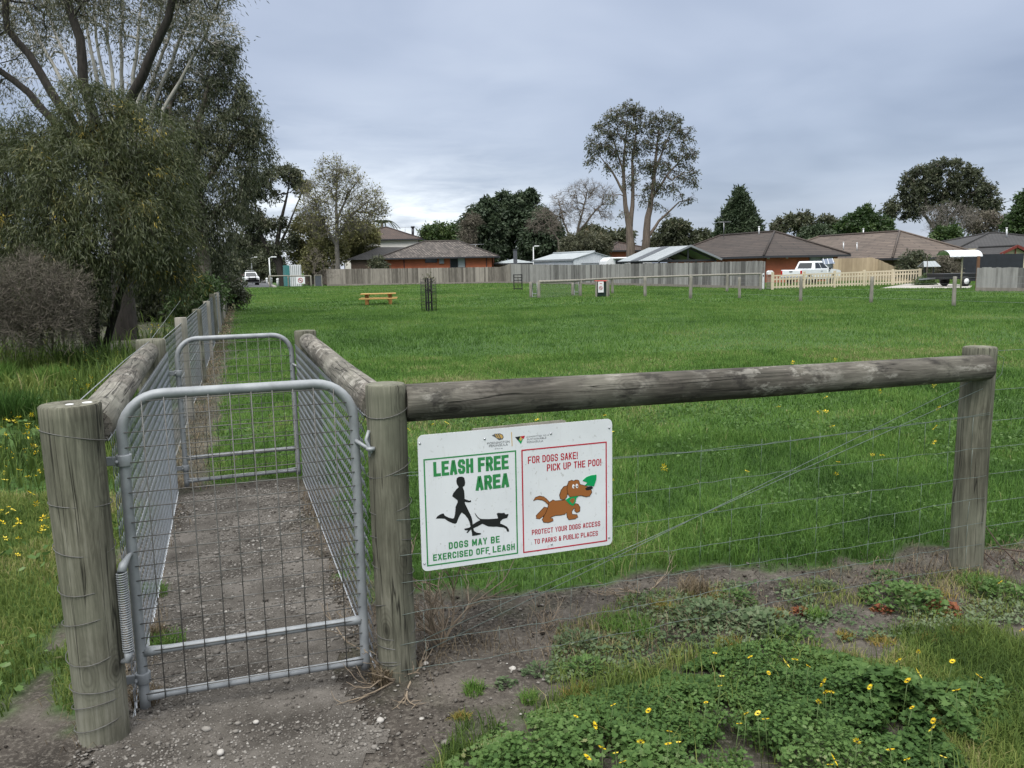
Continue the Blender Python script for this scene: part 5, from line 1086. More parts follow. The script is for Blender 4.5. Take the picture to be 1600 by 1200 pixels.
m = MB(); m.bar((-0.75, 0.3, zt + 0.22), (0.75, 0.3, zt + 0.22), 0.06, 0.08); m.build('beam', DKTRIM, aw)
q = A(1451, 430, 54); wl = thing('well_shelter', 'little grey gable roofed garden shelter on thin posts by the driveway', 'garden shelter', (q[0], q[1], 0))
z1 = A(1451, 408, 54)[2]; m = MB(); slope(m, [(-0.55, -0.45, z1 - 0.36), (0.55, -0.45, z1 - 0.36), (0.38, 0, z1), (-0.38, 0, z1)], 0.03); slope(m, [(0.55, 0.45, z1 - 0.36), (-0.55, 0.45, z1 - 0.36), (-0.38, 0, z1), (0.38, 0, z1)], 0.03); m.build('roof', CARPR, wl)
for x in (-0.3, 0.3): m = MB(); m.box((x, 0, z1 / 2 - 0.1), (0.07, 0.07, z1 - 0.2)); m.build('post', DKTRIM, wl)
m = MB(); m.lathe([(0.30, 0), (0.33, 0.4), (0.33, 0.5), (0.26, 0.5), (0.26, 0.42)], (0, 0, 0), 16); m.build('well_ring', CONC, wl)
q = A(1293, 425, 58); sp_ = thing('solar_panel', 'small tilted solar panel on a pole in front of the white pickup', 'solar panel', (q[0], q[1], 0))
z1 = A(1293, 410, 58)[2]; m = MB(); m.tube([(0, 0, 0), (0, 0, z1)], 0.035, 8); m.build('pole', WHITE, sp_)
m = MB(); dx = 0.62; m.bar((-dx / 2 - 0.05, 0, z1 + 0.02), (dx / 2 + 0.1, 0, z1 + 0.1), 0.5, 0.03, up=(0, -0.6, 0.6)); pn = m.build('panel', flat('panel_blue', (0.10, 0.13, 0.19), 0.15, 0, 0.6), sp_)
m = MB()
for f in (-0.29, 0.0, 0.36): m.bar((f, -0.2, z1 - 0.18 + 0.05), (f, 0.13, z1 + 0.27), 0.03, 0.035); 
m.build('panel_frame', WHITE, pn)
q = A(1203, 428, 50.2); lb = thing('letterbox', 'small white letterbox on a grey slatted stand at the end of the cream fence', 'letterbox', (q[0], q[1], 0)); z1 = A(1203, 429, 50.2)[2]
m = MB(); m.prism([(-0.16, 0), (0.16, 0), (0.16, 0.16), (0.08, 0.24), (-0.08, 0.24), (-0.16, 0.16)], -0.2, 0.2, lambda x, y, z: (x, z, y + z1)); m.build('box', WHITE, lb, 0.01); m = MB()
for z in np.arange(0.1, z1, 0.12): m.box((0, 0, z), (0.34, 0.2, 0.07))
m.build('stand', WOOD_GREY, lb)
q = A(1192.5, 440, 50.6); wpst = thing('marker_post', 'slim white marker post in front of the end of the grey palings', 'marker post', (q[0], q[1], 0)); z1 = A(1192.5, 427, 50.6)[2]
m = MB(); m.box((0, 0, z1 / 2), (0.1, 0.05, z1)); m.build('post', WHITE, wpst, 0.008); m = MB(); m.box((0, -0.028, z1 - 0.15), (0.06, 0.008, 0.12)); m.build('reflector', BLACK, wpst)

# ------------------------------------------------------------------ things standing in the field
BENCHW = pm('golden_pine', (0.50, 0.31, 0.105), (0.38, 0.22, 0.07), 4, 0.6, stretch=(1, 6, 6))
BENCHD = pm('orange_pine_legs', (0.36, 0.185, 0.055), (0.28, 0.14, 0.04), 4, 0.65)
q = G(592, 476); pt = thing('picnic_table', 'new golden pine picnic table with two benches on the open grass', 'picnic table', (q[0], q[1], 0), radians(6))
zt = float(A(592, 458.2, q[1])[2]); Lb = 1.66; m = MB()
for i in range(5): m.box((0, -0.30 + 0.15 * i, zt - 0.02), (Lb, 0.14, 0.042), 0, random.random())
m.build('tabletop', BENCHW, pt, 0.004)
for s_ in (-1, 1):
    m = MB()
    for i in range(2): m.box((0, s_ * (0.58 + 0.13 * i), zt * 0.56), (Lb * 1.06, 0.12, 0.042))
    m.build('bench_seat', BENCHW, pt, 0.004)
    m = MB(); x = s_ * Lb * 0.33
    for t_ in (-1, 1): m.bar((x, t_ * 0.17, 0), (x, t_ * 0.17, zt - 0.045), 0.16, 0.09, up=(0, 1, 0))
    m.bar((x - s_ * 0.09, -0.72, zt * 0.50), (x - s_ * 0.09, 0.72, zt * 0.50), 0.05, 0.09); m.bar((x - s_ * 0.09, -0.32, zt - 0.085), (x - s_ * 0.09, 0.32, zt - 0.085), 0.05, 0.08); m.build('trestle', BENCHD, pt, 0.003)
TWIGM = pm('grey_twig', (0.13, 0.105, 0.08), (0.08, 0.064, 0.05), 5, 0.9)
def tree_guard(label, px_, yb, yt, rad, near):
    g = G(px_, yb); root = thing('tree_guard', label, 'tree guard', (g[0], g[1], 0)); zt = float(A(px_, yt, g[1])[2])
    if near:
        for k in range(3): 
            a = 0.5 + k * 2.1; m = MB(); m.box((rad * 0.42 * cos(a), rad * 0.42 * sin(a), zt * 0.47), (0.06, 0.06, zt * 0.94)); m.build('stake', BLACK, root)
        m = MB()
        for k in range(18): a = 2 * pi * k / 18; m.tube([(rad * cos(a), rad * sin(a), 0), (rad * cos(a), rad * sin(a), zt * (0.86 if k % 3 else 0.96))], 0.006, 4)
        for z in np.arange(0.03, zt * 0.9, 0.12): m.tube([(rad * cos(t_), rad * sin(t_), z) for t_ in np.linspace(0, 2 * pi, 20)[:-1]], 0.005, 4, closed=True)
        m.build('mesh_cage', BLACK, root)
        m = MB()
        for z in (0.25, 0.6): m = MB(); m.box((0, -rad * 0.42, zt * z), (rad * 0.85, 0.03, 0.05)); m.build('tie_bar', BLACK, root)
    else:
        for s_ in (-1, 1): m = MB(); m.box((s_ * rad, 0, zt / 2), (0.075, 0.075, zt)); m.build('stake', BLACK, root)
        m = MB()
        for z in (0.1, 0.62, 0.8, 0.97): m = MB(); m.bar((-rad, 0, zt * z), (rad, 0, zt * z), 0.03, 0.05); m.build('tie_bar', BLACK, root)
        m = MB()
        for z in np.arange(0.15, zt, 0.13): m.tube([(-rad, 0.05, z), (rad, 0.05, z)], 0.006, 4)
        for x in np.linspace(-rad, rad, 6): m.tube([(x, 0.05, 0), (x, 0.05, zt)], 0.006, 4)
        m.build('mesh_cage', BLACK, root)
    rg = random.Random(px_); s_ = thing('sapling', ('young leafing sapling inside the nearer black tree guard' if near else 'bare thin sapling inside the farther black tree guard'), 'sapling', (g[0], g[1], 0))
    m = MB(); m.tube([(0, 0, 0), (0.02, 0.01, zt * 0.5), (-0.01, 0, zt * 1.02)], [0.014, 0.011, 0.005], 5)
    tips = []
    for k in range(16): z = zt * rg.uniform(0.35, 0.98); a = rg.uniform(0, 6.28); e = (0.14 * cos(a), 0.14 * sin(a), z + 0.13); tips.append(e); m.tube([(0, 0, z), e], [0.006, 0.003], 4)
    m.build('stem', TWIGM, s_); SAP.append((s_, tips, near))
SAP = []
tree_guard('black mesh tree guard standing alone in the middle of the grass', 670.5, 486.5, 431, 0.30, True)
tree_guard('open black frame tree guard near the paling fence', 809.5, 453.5, 428.5, 0.29, False)

# far double-gate enclosure, rail fence and wire posts at the end of the field
POSTG = WOOD_GREY
q0 = G(842, 466); o = np.array([q0[0], q0[1], 0.0]); en = thing('far_enclosure', 'small fenced entry pen of grey posts, a rail and netting beyond the tree guards', 'fence', o)
def gp(x, yb): g = G(x, yb); return g[:2] - o[:2]
def zat(x, y, Y): return float(A(x, y, Y)[2])
EN = [(842, 466, 440), (907, 463, 438), (950, 463, 437), (829.5, 465, 441), (895, 462, 442)]
for x, yb, yt in EN: g = gp(x, yb); m = MB(); m.log(p3(g, 0), p3(g, zat(x, yt, G(x, yb)[1])), 0.085, 0.08, 10, 5, int(x)); m.build('post', POSTG, en)
m = MB(); za = zat(842, 440.5, q0[1]); m.log(p3(gp(842, 466), za), p3(gp(907, 463), za + 0.02), 0.075, 0.07, 10, 5, 3); m.build('rail', POSTG, en)
chainlink('chain_link_netting', en, o, G(842, 466)[:2], G(907, 463)[:2], 0.02, 0.82, 0.10, 0.004, WIRE)
chainlink('chain_link_netting', en, o, G(829.5, 465)[:2], G(895, 462)[:2], 0.02, 0.82, 0.10, 0.004, WIRE)
def small_gate(label, x0, x1, yb, grp='small gates of the far entry pen'):
    a, b = G(x0, yb)[:2], G(x1, yb)[:2]; r = thing('small_gate', label, 'gate', (a[0], a[1], 0), atan2(b[1] - a[1], b[0] - a[0]), grp); w_ = float(np.linalg.norm(b - a)); ht = 0.8
    m = MB(); m.tube([(0.06, 0, 0.06), (0.06, 0, ht), (w_ - 0.06, 0, ht), (w_ - 0.06, 0, 0.06)], 0.022, 7, closed=True); m.build('frame', GALV, r)
    m = MB(); m.tube([(0.06, 0, 0.22), (w_ - 0.06, 0, 0.22)], 0.018, 6); m.build('crossbar', GALV, r)
    m = MB()
    for x in np.arange(0.12, w_ - 0.06, 0.07): m.tube([(x, 0, 0.06), (x, 0, ht)], 0.0035, 3)
    for z in np.arange(0.1, ht, 0.07): m.tube([(0.06, 0, z), (w_ - 0.06, 0, z)], 0.0035, 3)
    m.build('weldmesh', WIRE, r); return r
small_gate('small galvanised gate at the left end of the far entry pen', 830.5, 841, 465.5)
small_gate('small galvanised gate at the right end of the far entry pen', 896, 906, 462.5)
# rubbish bin in its frame
q = G(939, 463.5); bn_ = thing('rubbish_bin', 'dark green rubbish bin in a grey post frame with a white dog notice', 'bin', (q[0], q[1], 0))
BING = flat('bin_green', (0.012, 0.03, 0.022), 0.5); m = MB(); m.prism([(-0.24, 0.02), (0.24, 0.02), (0.29, 0.78), (-0.29, 0.78)], -0.25, 0.28, lambda x, y, z: (x, z, y)); m.build('bin_body', BING, bn_, 0.02)
m = MB(); m.box((0, 0.0, 0.83), (0.64, 0.66, 0.07)); m.build('lid', flat('bin_lid_red', (0.35, 0.03, 0.02), 0.5), bn_, 0.02)
for s_ in (-1, 1): m = MB(); m.box((s_ * 0.29, -0.36, 0.42), (0.09, 0.09, 0.84)); m.build('post', POSTG, bn_)
m = MB(); m.box((-0.04, -0.32, 0.53), (0.30, 0.012, 0.60)); ns = m.build('notice', WHITE, bn_); m = MB(); m.tube([(-0.04 + 0.085 * cos(t_), -0.33, 0.47 + 0.085 * sin(t_)) for t_ in np.linspace(0, 6.28, 18)[:-1]], 0.012, 5, closed=True); m.tube([(-0.10, -0.33, 0.53), (0.02, -0.33, 0.41)], 0.012, 5); m.box((-0.04, -0.329, 0.70), (0.12, 0.006, 0.03)); m.build('prohibition_mark', INK['red'], ns)
m = MB(); m.box((-0.04, -0.33, 0.47), (0.07, 0.004, 0.04)); m.build('dog_mark', INK['black'], ns)
# post and rail run and the wire posts
q0 = G(957, 459); o = np.array([q0[0], q0[1], 0.0]); rf_ = thing('rail_fence', 'grey post and rail fence running from the bin to the corner by the letterbox', 'fence', o)
RFP = [(957, 459, 433.5), (1008, 463, 433), (1079, 466.5, 429), (1136, 456, 427), (1188, 454, 427)]
for x, yb, yt in RFP: g = gp(x, yb); m = MB(); m.log(p3(g, 0), p3(g, zat(x, yt, G(x, yb)[1])), 0.085, 0.08, 10, 5, int(x)); m.build('post', POSTG, rf_)
pts = [gp(907, 463), gp(957, 459), gp(1136, 456), gp(1188, 454)]; zs = [zat(907, 438, G(907, 463)[1]), zat(957, 435, G(957, 459)[1]), zat(1136, 429, G(1136, 456)[1]), zat(1188, 428, G(1188, 454)[1])]
for i in range(3): m = MB(); m.log(p3(pts[i], zs[i]), p3(pts[i + 1], zs[i + 1]), 0.06, 0.055, 9, 6, i); m.build('rail', POSTG, rf_)
q0 = G(1155, 466); o = np.array([q0[0], q0[1], 0.0]); wf = thing('wire_fence', 'line of grey wire fence posts crossing the right side of the field', 'fence', o)
WFP = [(1079, 467, 429), (1155, 466, 433), (1250.5, 471, 431.5), (1361, 473.5, 432), (1490, 479, 432), (1640, 486, 428)]
for x, yb, yt in WFP[1:]: g = gp(x, yb); m = MB(); m.log(p3(g, 0), p3(g, zat(x, yt, G(x, yb)[1])), 0.068, 0.062, 10, 5, int(x)); m.build('post', POSTG, wf)
m = MB()
for f in (0.2, 0.5, 0.75, 0.95): m.tube([p3(gp(x, yb), f * zat(x, yt, G(x, yb)[1])) for x, yb, yt in WFP], 0.003, 4)
m.build('strand_wire', WIRE, wf)

# far left corner of the field: rails, gate, notice, container, bollards, poles
q0 = G(420.5, 447); q0[1] = 92; o = np.array([A(420.5, 440, 92)[0], 92, 0.0]); lf2 = thing('corner_rail_fence', 'pale rail fence with two posts at the far left corner by the road', 'fence', o)
def pl(x, y, Y): c = A(x, y, Y); return (float(c[0] - o[0]), float(c[1] - o[1]), float(c[2]))
for x, Y in [(420.5, 92), (450, 91.5), (485.5, 91)]: t0 = pl(x, 430.5, Y); m = MB(); m.log((t0[0], t0[1], 0), t0, 0.09, 0.085, 9, 4, int(x)); m.build('post', POSTG, lf2)
for x0, x1 in [(420.5, 450), (450, 485.5)]: m = MB(); m.log(pl(x0, 431.5, 92), pl(x1, 431, 91), 0.07, 0.065, 8, 4, 2); m.build('rail', POSTG, lf2)
q = A(490.5, 440, 91); r = thing('field_gate', 'dark meshed gate in a grey timber frame at the left end of the paling fence', 'gate', (q[0], q[1], 0)); zt = float(A(490, 429.5, 91)[2]); w_ = 0.86
m = MB(); 
for x in (0.1, w_ + 0.02): m.box((x, 0, zt / 2), (0.09, 0.09, zt))
m.box(((w_ + 0.12) / 2, 0, zt - 0.03), (w_ - 0.17, 0.08, 0.08)); m.build('timber_frame', POSTG, r); m = MB(); m.box(((w_ + 0.12) / 2, 0, zt / 2 - 0.03), (w_ - 0.18, 0.03, zt - 0.2)); m.build('mesh_panel', pm('dark_mesh', (0.075, 0.085, 0.10), (0.05, 0.055, 0.065), 8), r)
q = A(469.5, 438, 90.6); r = thing('park_notice', 'small white square notice with a red ring on the corner rail fence', 'sign', (q[0], q[1], float(q[2])))
m = MB(); m.box((0, 0, 0), (0.98, 0.03, 0.75)); m.build('panel', WHITE, r); m = MB(); m.tube([(0.0 + 0.24 * cos(t_), -0.025, 0.24 * sin(t_)) for t_ in np.linspace(0, 6.28, 20)[:-1]], 0.03, 5, closed=True); m.tube([(-0.16, -0.025, 0.16), (0.16, -0.025, -0.16)], 0.025, 5); m.build('prohibition_ring', INK['red'], r); m = MB(); m.box((0, -0.02, 0), (0.2, 0.012, 0.1)); m.build('dog_mark', INK['black'], r)
q = A(459, 430, 96); r = thing('steel_container', 'tall white and teal ribbed steel container by the road', 'container', (q[0], q[1], 0), radians(25)); zt = float(A(459, 414, 96)[2])
m = MB()
m.box((0.1, 0, zt / 2), (1.3, 1.5, zt)); m.build('white_side', WHITE, r, 0.02)
m = MB(); m.box((-0.82, 0.02, zt / 2), (0.5, 1.4, zt - 0.08)); m.build('teal_side', flat('teal_paint', (0.05, 0.19, 0.19), 0.5), r, 0.02)
m = MB()
for i in range(6): m.box((-0.45 + 0.22 * i, -0.765, zt / 2), (0.05, 0.03, zt - 0.1))
m.build('ribs', GREYTRIM, r)
for x, Y, hgt_ in [(417, 118, 0.9), (424, 105, 1.0), (434, 97, 0.95)]:
    q = A(x, 440, Y); r = thing('bollard', 'short white roadside bollard', 'bollard', (q[0], q[1], 0), 0, 'white bollards beside the far road'); m = MB(); m.lathe([(0.16, 0), (0.16, hgt_ - 0.06), (0.11, hgt_)], (0, 0, 0), 10); m.build('post', WHITE, r); m = MB(); m.tube([(0.17 * cos(t_), 0.17 * sin(t_), hgt_ - 0.2) for t_ in np.linspace(0, 6.28, 12)[:-1]], 0.02, 4, closed=True); m.build('band', BLACK, r)
def pole(label, px_, yt, Y, r_, arm, mat):
    q = A(px_, 430, Y); z1 = float(A(px_, yt, Y)[2]); r = thing('street_light', label, 'street light', (q[0], q[1], 0)); m = MB(); m.tube([(0, 0, 0), (0, 0, z1)], [r_, r_ * 0.6], 8); m.build('pole', mat, r)
    m = MB(); m.tube([(0, 0, z1 - 0.05), (arm * 0.6, 0, z1 + 0.12), (arm, 0, z1 + 0.12)], r_ * 0.5, 6); m.build('arm', mat, r); m = MB(); m.box((arm * 1.1, 0, z1 + 0.1), (0.6, 0.2, 0.12)); m.build('lamp_head', WHITE, r, 0.03)
pole('pale street pole by the rail fence at the far left corner', 422, 403, 95, 0.10, 0.5, WHITE)
pole('thin pale pole rising behind the white pickup on the far road', 394, 403, 128, 0.09, 0.6, GREYTRIM)
pole('white lamp on a short pole behind the paling fence left of the shed', 834, 386, 96, 0.09, 0.35, WHITE)
q = G(281, 484); r = thing('metal_stand', 'small empty galvanised frame standing in the weeds left of the side fence', 'frame', (q[0], q[1], 0)); zt = float(A(281, 463, q[1])[2]); w_ = 20 / 1280 * q[1]
m = MB(); m.tube([(-w_ / 2, 0, 0), (-w_ / 2, 0, zt), (w_ / 2, 0, zt), (w_ / 2, 0, 0)], 0.03, 8); m.build('pipe_frame', GALV, r); m = MB(); m.tube([(-w_ / 2, 0, zt * 0.35), (w_ / 2, 0, zt * 0.35)], 0.02, 6); m.build('crossbar', GALV, r)
q = A(1560, 318, 110); q2 = A(1720, 280, 90); r = thing('overhead_wire', 'thin overhead wire rising to the right edge above the big dense gum', 'wire', q2); m = MB(); m.tube([tuple(q - q2), (0.0, 0.0, 0.0)], 0.03, 5); m.build('cable', DKTRIM, r)
# ------------------------------------------------------------------ trees
BARK_D = pm('dark_bark', (0.042, 0.036, 0.031), (0.014, 0.012, 0.010), 6, 0.95, bmp=0.6, stretch=(3, 3, 0.6))
BARK_G = pm('pale_gum_bark', (0.46, 0.44, 0.40), (0.28, 0.265, 0.235), 2.5, 0.85, stretch=(3, 3, 0.5))
BARK_M = pm('grey_brown_bark', (0.17, 0.145, 0.12), (0.085, 0.072, 0.06), 3, 0.9, stretch=(3, 3, 0.6))
BARK_T = pm('tan_gum_bark', (0.15, 0.118, 0.092), (0.07, 0.055, 0.044), 2, 0.9, stretch=(3, 3, 0.5))
BARK_A = pm('ash_grey_bark', (0.17, 0.155, 0.136), (0.095, 0.086, 0.075), 3, 0.9, stretch=(3, 3, 0.5))
LF_GUM = leafmat('gum_leaves', [(0.0, (0.034, 0.042, 0.024)), (0.45, (0.068, 0.08, 0.043)), (0.8, (0.11, 0.118, 0.066)), (1.0, (0.16, 0.148, 0.088))], 0.3, 0.5)
LF_GUMG = leafmat('grey_gum_leaves', [(0.0, (0.05, 0.055, 0.034)), (0.5, (0.10, 0.105, 0.062)), (0.85, (0.15, 0.145, 0.085)), (1.0, (0.20, 0.165, 0.095))], 0.3, 0.5)
LF_WAT = leafmat('wattle_leaves', [(0.0, (0.026, 0.036, 0.015)), (0.4, (0.058, 0.073, 0.029)), (0.75, (0.10, 0.112, 0.043)), (0.93, (0.15, 0.142, 0.05)), (0.975, (0.21, 0.17, 0.05)), (1.0, (0.42, 0.31, 0.04))], 0.3, 0.5)
LF_CON = leafmat('dark_conifer_leaves', [(0.0, (0.018, 0.03, 0.016)), (0.5, (0.036, 0.058, 0.028)), (1.0, (0.065, 0.09, 0.045))], 0.15, 0.6)
LF_GRN = leafmat('fresh_green_leaves', [(0.0, (0.022, 0.045, 0.013)), (0.5, (0.05, 0.09, 0.025)), (1.0, (0.10, 0.14, 0.045))], 0.3, 0.5)
LF_OLV = leafmat('olive_spring_leaves', [(0.0, (0.085, 0.09, 0.034)), (0.5, (0.17, 0.168, 0.066)), (1.0, (0.27, 0.255, 0.11))], 0.35, 0.6)
LF_BRN = leafmat('grey_brown_twigs', [(0.0, (0.06, 0.054, 0.04)), (0.5, (0.115, 0.105, 0.076)), (1.0, (0.17, 0.155, 0.115))], 0.15, 0.8)

def leaf_quads(P, D, L, W, rg):
    n = len(P); D = D / (np.linalg.norm(D, axis=1, keepdims=True) + 1e-9); rn = rg.normal(0, 1, (n, 3)); S_ = np.cross(D, rn); S_ /= (np.linalg.norm(S_, axis=1, keepdims=True) + 1e-9)
    m = P + D * (L * 0.42)[:, None]; s = S_ * (W / 2)[:, None]
    return np.stack([P, m + s, P + D * L[:, None], m - s], 1).reshape(-1, 3)
def tree(name, label, cat, base, stems, clumps, bark, leaf, natt=300, per=50, size=(0.2, 0.05), sig=0.5, droop=0.5, twl=0.6, rt=0.012, step=0.5, seed=1, shell=0.5, group=None, twigs=0, sides=6, wigg=0.10, tintb=0.5, bareness=0.0, dz=None, up=0.15):
    """stems: list of [(col,row,dist,radius),...]; clumps: list of (col,row,dist,halfwidth px,halfheight px[,weight])"""
    rg = np.random.default_rng(seed); b = np.array([base[0], base[1], 0.0]); root = thing(name, label, cat, b, 0, group)
    pos, par, thick, stem = [], [], [], []
    for st in stems:
        pts = []
        for c in st:
            if len(c) == 5: pts.append((np.array(c[:3], float), c[3]))
            else: pts.append((A(c[0], c[1], c[2]), c[3]))
        prev = -1
        if pos:   # attach to the nearest existing node when the stem starts on another stem
            dd = np.linalg.norm(np.array(pos) - pts[0][0], axis=1); j = int(dd.argmin())
            if dd[j] < 3 * step + 0.8: prev = j
        for (q0, r0), (q1, r1) in zip(pts[:-1], pts[1:]):
            k = max(2, int(np.linalg.norm(q1 - q0) / step))
            for i in range(k + (1 if q1 is pts[-1][0] else 0)):
                f = i / k; pos.append(q0 * (1 - f) + q1 * f + rg.normal(0, step * 0.03, 3) * (0 if i == 0 and prev < 0 else 1)); par.append(prev); thick.append(r0 * (1 - f) + r1 * f); stem.append(True); prev = len(pos) - 1
    # attractors inside the crown clumps
    vol = np.array([(c[3] * c[4]) ** 0.85 * (c[5] if len(c) > 5 else 1) for c in clumps]); cnt = np.maximum(3, (natt * vol / vol.sum()).astype(int)); AT = []
    for c, m in zip(clumps, cnt):
        cen = A(c[0], c[1], c[2]); rx = c[3] / FOC * c[2]; rz = c[4] / FOC * c[2]; ry = dz * c[2] / FOC if dz else (rx * 0.6 + rz * 0.4)
        v = rg.normal(0, 1, (m, 3)); v /= np.linalg.norm(v, axis=1, keepdims=True); r = rg.random(m) ** (1 / 3 * (1 - shell) + shell * 0.12)
        AT.append(cen + v * r[:, None] * np.array([rx, ry, rz]))
    AT = np.concatenate(AT); s0 = np.array(pos)
    dmin = np.array([np.min(np.linalg.norm(s0 - a, axis=1)) for a in AT]); order = np.argsort(dmin); tips = []
    PP = np.zeros((len(pos) + len(AT) * 60, 3)); PP[:len(pos)] = pos; n = len(pos)
    for ai in order:
        a = AT[ai]; dv = PP[:n] - a; d = np.linalg.norm(dv, axis=1) + 0.9 * np.maximum(0, dv[:, 2]); j = int(d.argmin()); p0 = PP[j].copy(); L = np.linalg.norm(a - p0); k = min(40, max(2, int(L / step)))
        ctrl = p0 * 0.45 + a * 0.55 + np.array([0, 0, up * L]) + rg.normal(0, wigg * L, 3); prev = j
        for i in range(1, k + 1):
            f = i / k; q = p0 * (1 - f) ** 2 + ctrl * 2 * f * (1 - f) + a * f * f + (rg.normal(0, 0.04 * step, 3) if i < k else 0)
            PP[n] = q; par.append(prev); thick.append(0); stem.append(False); prev = n; n += 1
        tips.append(prev)
    P = PP[:n]; cn = np.zeros(n)
    for t_ in tips: cn[t_] += 1
    for i in range(n - 1, -1, -1):
        if par[i] >= 0 and par[i] < i: cn[par[i]] += cn[i]
    rad = np.where(stem, thick, np.maximum(rt, rt * np.maximum(cn, 1) ** 0.46)); 
    for i in range(n):
        if not stem[i] and par[i] >= 0: rad[i] = min(rad[i], max(rad[par[i]] * 0.92, rt))
    # tubes: follow chains
    kids = [[] for _ in range(n)]
    for i in range(n):
        if par[i] >= 0: kids[par[i]].append(i)
    mb = MB(); startst = [(i, None) for i in range(n) if par[i] < 0]; Pl = P - b
    stack = list(startst)
    while stack:
        i, pr = stack.pop(); ch = ([pr] if pr is not None else []) + [i]; cur = i
        while kids[cur]:
            ks = sorted(kids[cur], key=lambda q: -(rad[q] + (10 if stem[q] and stem[cur] else 0))); 
            for q in ks[1:]: stack.append((q, cur))
            cur = ks[0]; ch.append(cur)
        rr = [rad[q] for q in ch]
        if pr is not None: rr[0] = min(rr[0], rr[1] * 1.15) if len(rr) > 1 else rr[0]
        if len(ch) > 1: mb.tube([Pl[q] for q in ch], rr, 10 if rr[0] > 0.12 else (sides if rr[0] > 0.03 else 4), cap=False)
    mb.build('trunk', bark, root)
    T = P[tips]
    if bareness: T = T[rg.random(len(T)) > 0]
    # twigs and leaves
    m = max(4, twigs); nt = len(T); out = T - np.mean(T, 0); out /= (np.linalg.norm(out, axis=1, keepdims=True) + 1e-6)
    td = rg.normal(0, 1, (nt, m, 3)) + out[:, None] * 0.7 + np.array([0, 0, up]); td /= np.linalg.norm(td, axis=2, keepdims=True); tl = twl * rg.uniform(0.5, 1.2, (nt, m))
    if twigs:
        Pq = np.repeat(T, m, 0); V = leaf_quads(Pq, td.reshape(-1, 3), tl.ravel(), np.full(nt * m, rt * 1.5), rg) - b
        V2 = leaf_quads(Pq + td.reshape(-1, 3) * (tl.ravel() * 0.45)[:, None], (td + rg.normal(0, .6, td.shape)).reshape(-1, 3), tl.ravel() * 0.6, np.full(nt * m, rt * 1.2), rg) - b
        V = np.concatenate([V, V2]); np_mesh('twigs', V, np.arange(len(V)), np.full(len(V) // 4, 4), bark, root, {'tint': np.full(len(V), 0.5)})
    if per:
        N = nt * per; ti = np.repeat(np.arange(nt), per); tk = rg.integers(0, m, N); f = rg.random(N) ** 0.7
        d = td[ti, tk]; l = tl[ti, tk]; pos_ = T[ti] + d * (l * f)[:, None] + rg.normal(0, sig * 0.35, (N, 3)); pos_[:, 2] -= droop * l * f * f
        ld = d * 0.6 + rg.normal(0, 0.55, (N, 3)); ld[:, 2] -= droop * 1.3
        ls = size[0] * rg.uniform(0.55, 1.3, N); lw = size[1] * rg.uniform(0.7, 1.3, N)
        V = leaf_quads(pos_, ld, ls, lw, rg) - b
        ct = (rg.normal(0, 0.17, nt) + (rg.random(nt) < 0.05) * 0.25)[ti]; tint = np.clip(tintb + ct + rg.normal(0, 0.12, N), 0, 1)
        np_mesh('crown', V, np.arange(len(V)), np.full(N, 4), leaf, root, {'tint': np.repeat(tint, 4)})
    return root
def gbase(x, y, Y): q = A(x, y, Y); return q
def tr0(x, Y, r, *rest):  # trunk stem from the ground up
    q = A(x, 430, Y); return [(q[0], q[1], -0.1, r, 0)] + list(rest)

# -- the big dark limbed gum on the left: trunk, dark limbs above the wattle, thin crown
Yd = 20.8
g0 = G(193, 530); B0 = (g0[0], g0[1])
tree('gum_tree', 'big gum with black rough bark, its dark bare limbs rising above the wattle', 'tree', B0,
     [[(g0[0], g0[1], -0.1, 0.40, 0), (193, 470, Yd, 0.272), (190, 380, Yd, 0.248), (184, 260, Yd, 0.178), (186, 190, Yd - 0.2, 0.132), (222, 120, Yd - 0.4, 0.112), (262, 30, Yd - 0.5, 0.092), (285, -70, Yd - 0.5, 0.066), (300, -170, Yd, 0.033)],
      [(184, 260, Yd, 0.158), (150, 200, Yd - 0.1, 0.132), (131, 130, Yd - 0.2, 0.119), (124, 60, Yd - 0.2, 0.106), (105, 0, Yd, 0.092), (95, -110, Yd, 0.053)],
      [(184, 300, Yd, 0.145), (120, 200, Yd + 0.5, 0.119), (80, 145, Yd + 0.6, 0.106), (45, 85, Yd + 0.7, 0.092), (12, 45, Yd + 0.7, 0.079), (8, 0, Yd + 0.7, 0.079), (20, -70, Yd + 0.7, 0.059), (0, -150, Yd + 0.6, 0.033)],
      [(184, 300, Yd, 0.132), (110, 220, Yd + 1, 0.106), (45, 145, Yd + 1.2, 0.092), (-20, 95, Yd + 1.4, 0.073), (-110, 20, Yd + 1.6, 0.040)]],
     [(60, -60, Yd + 0.5, 120, 70), (180, -60, Yd, 110, 80), (300, -70, Yd - 0.4, 90, 80), (-60, 0, Yd + 1, 80, 60), (20, 40, Yd + 1.5, 60, 50, 0.7), (90, 20, Yd + 1.2, 50, 30, 0.4), (0, 110, Yd + 1.6, 50, 30, 0.6)],
     BARK_D, LF_GUMG, 380, 70, (0.12, 0.022), 0.28, 0.6, 0.5, 0.007, 0.4, 11, 0.3, twigs=6, wigg=0.13)
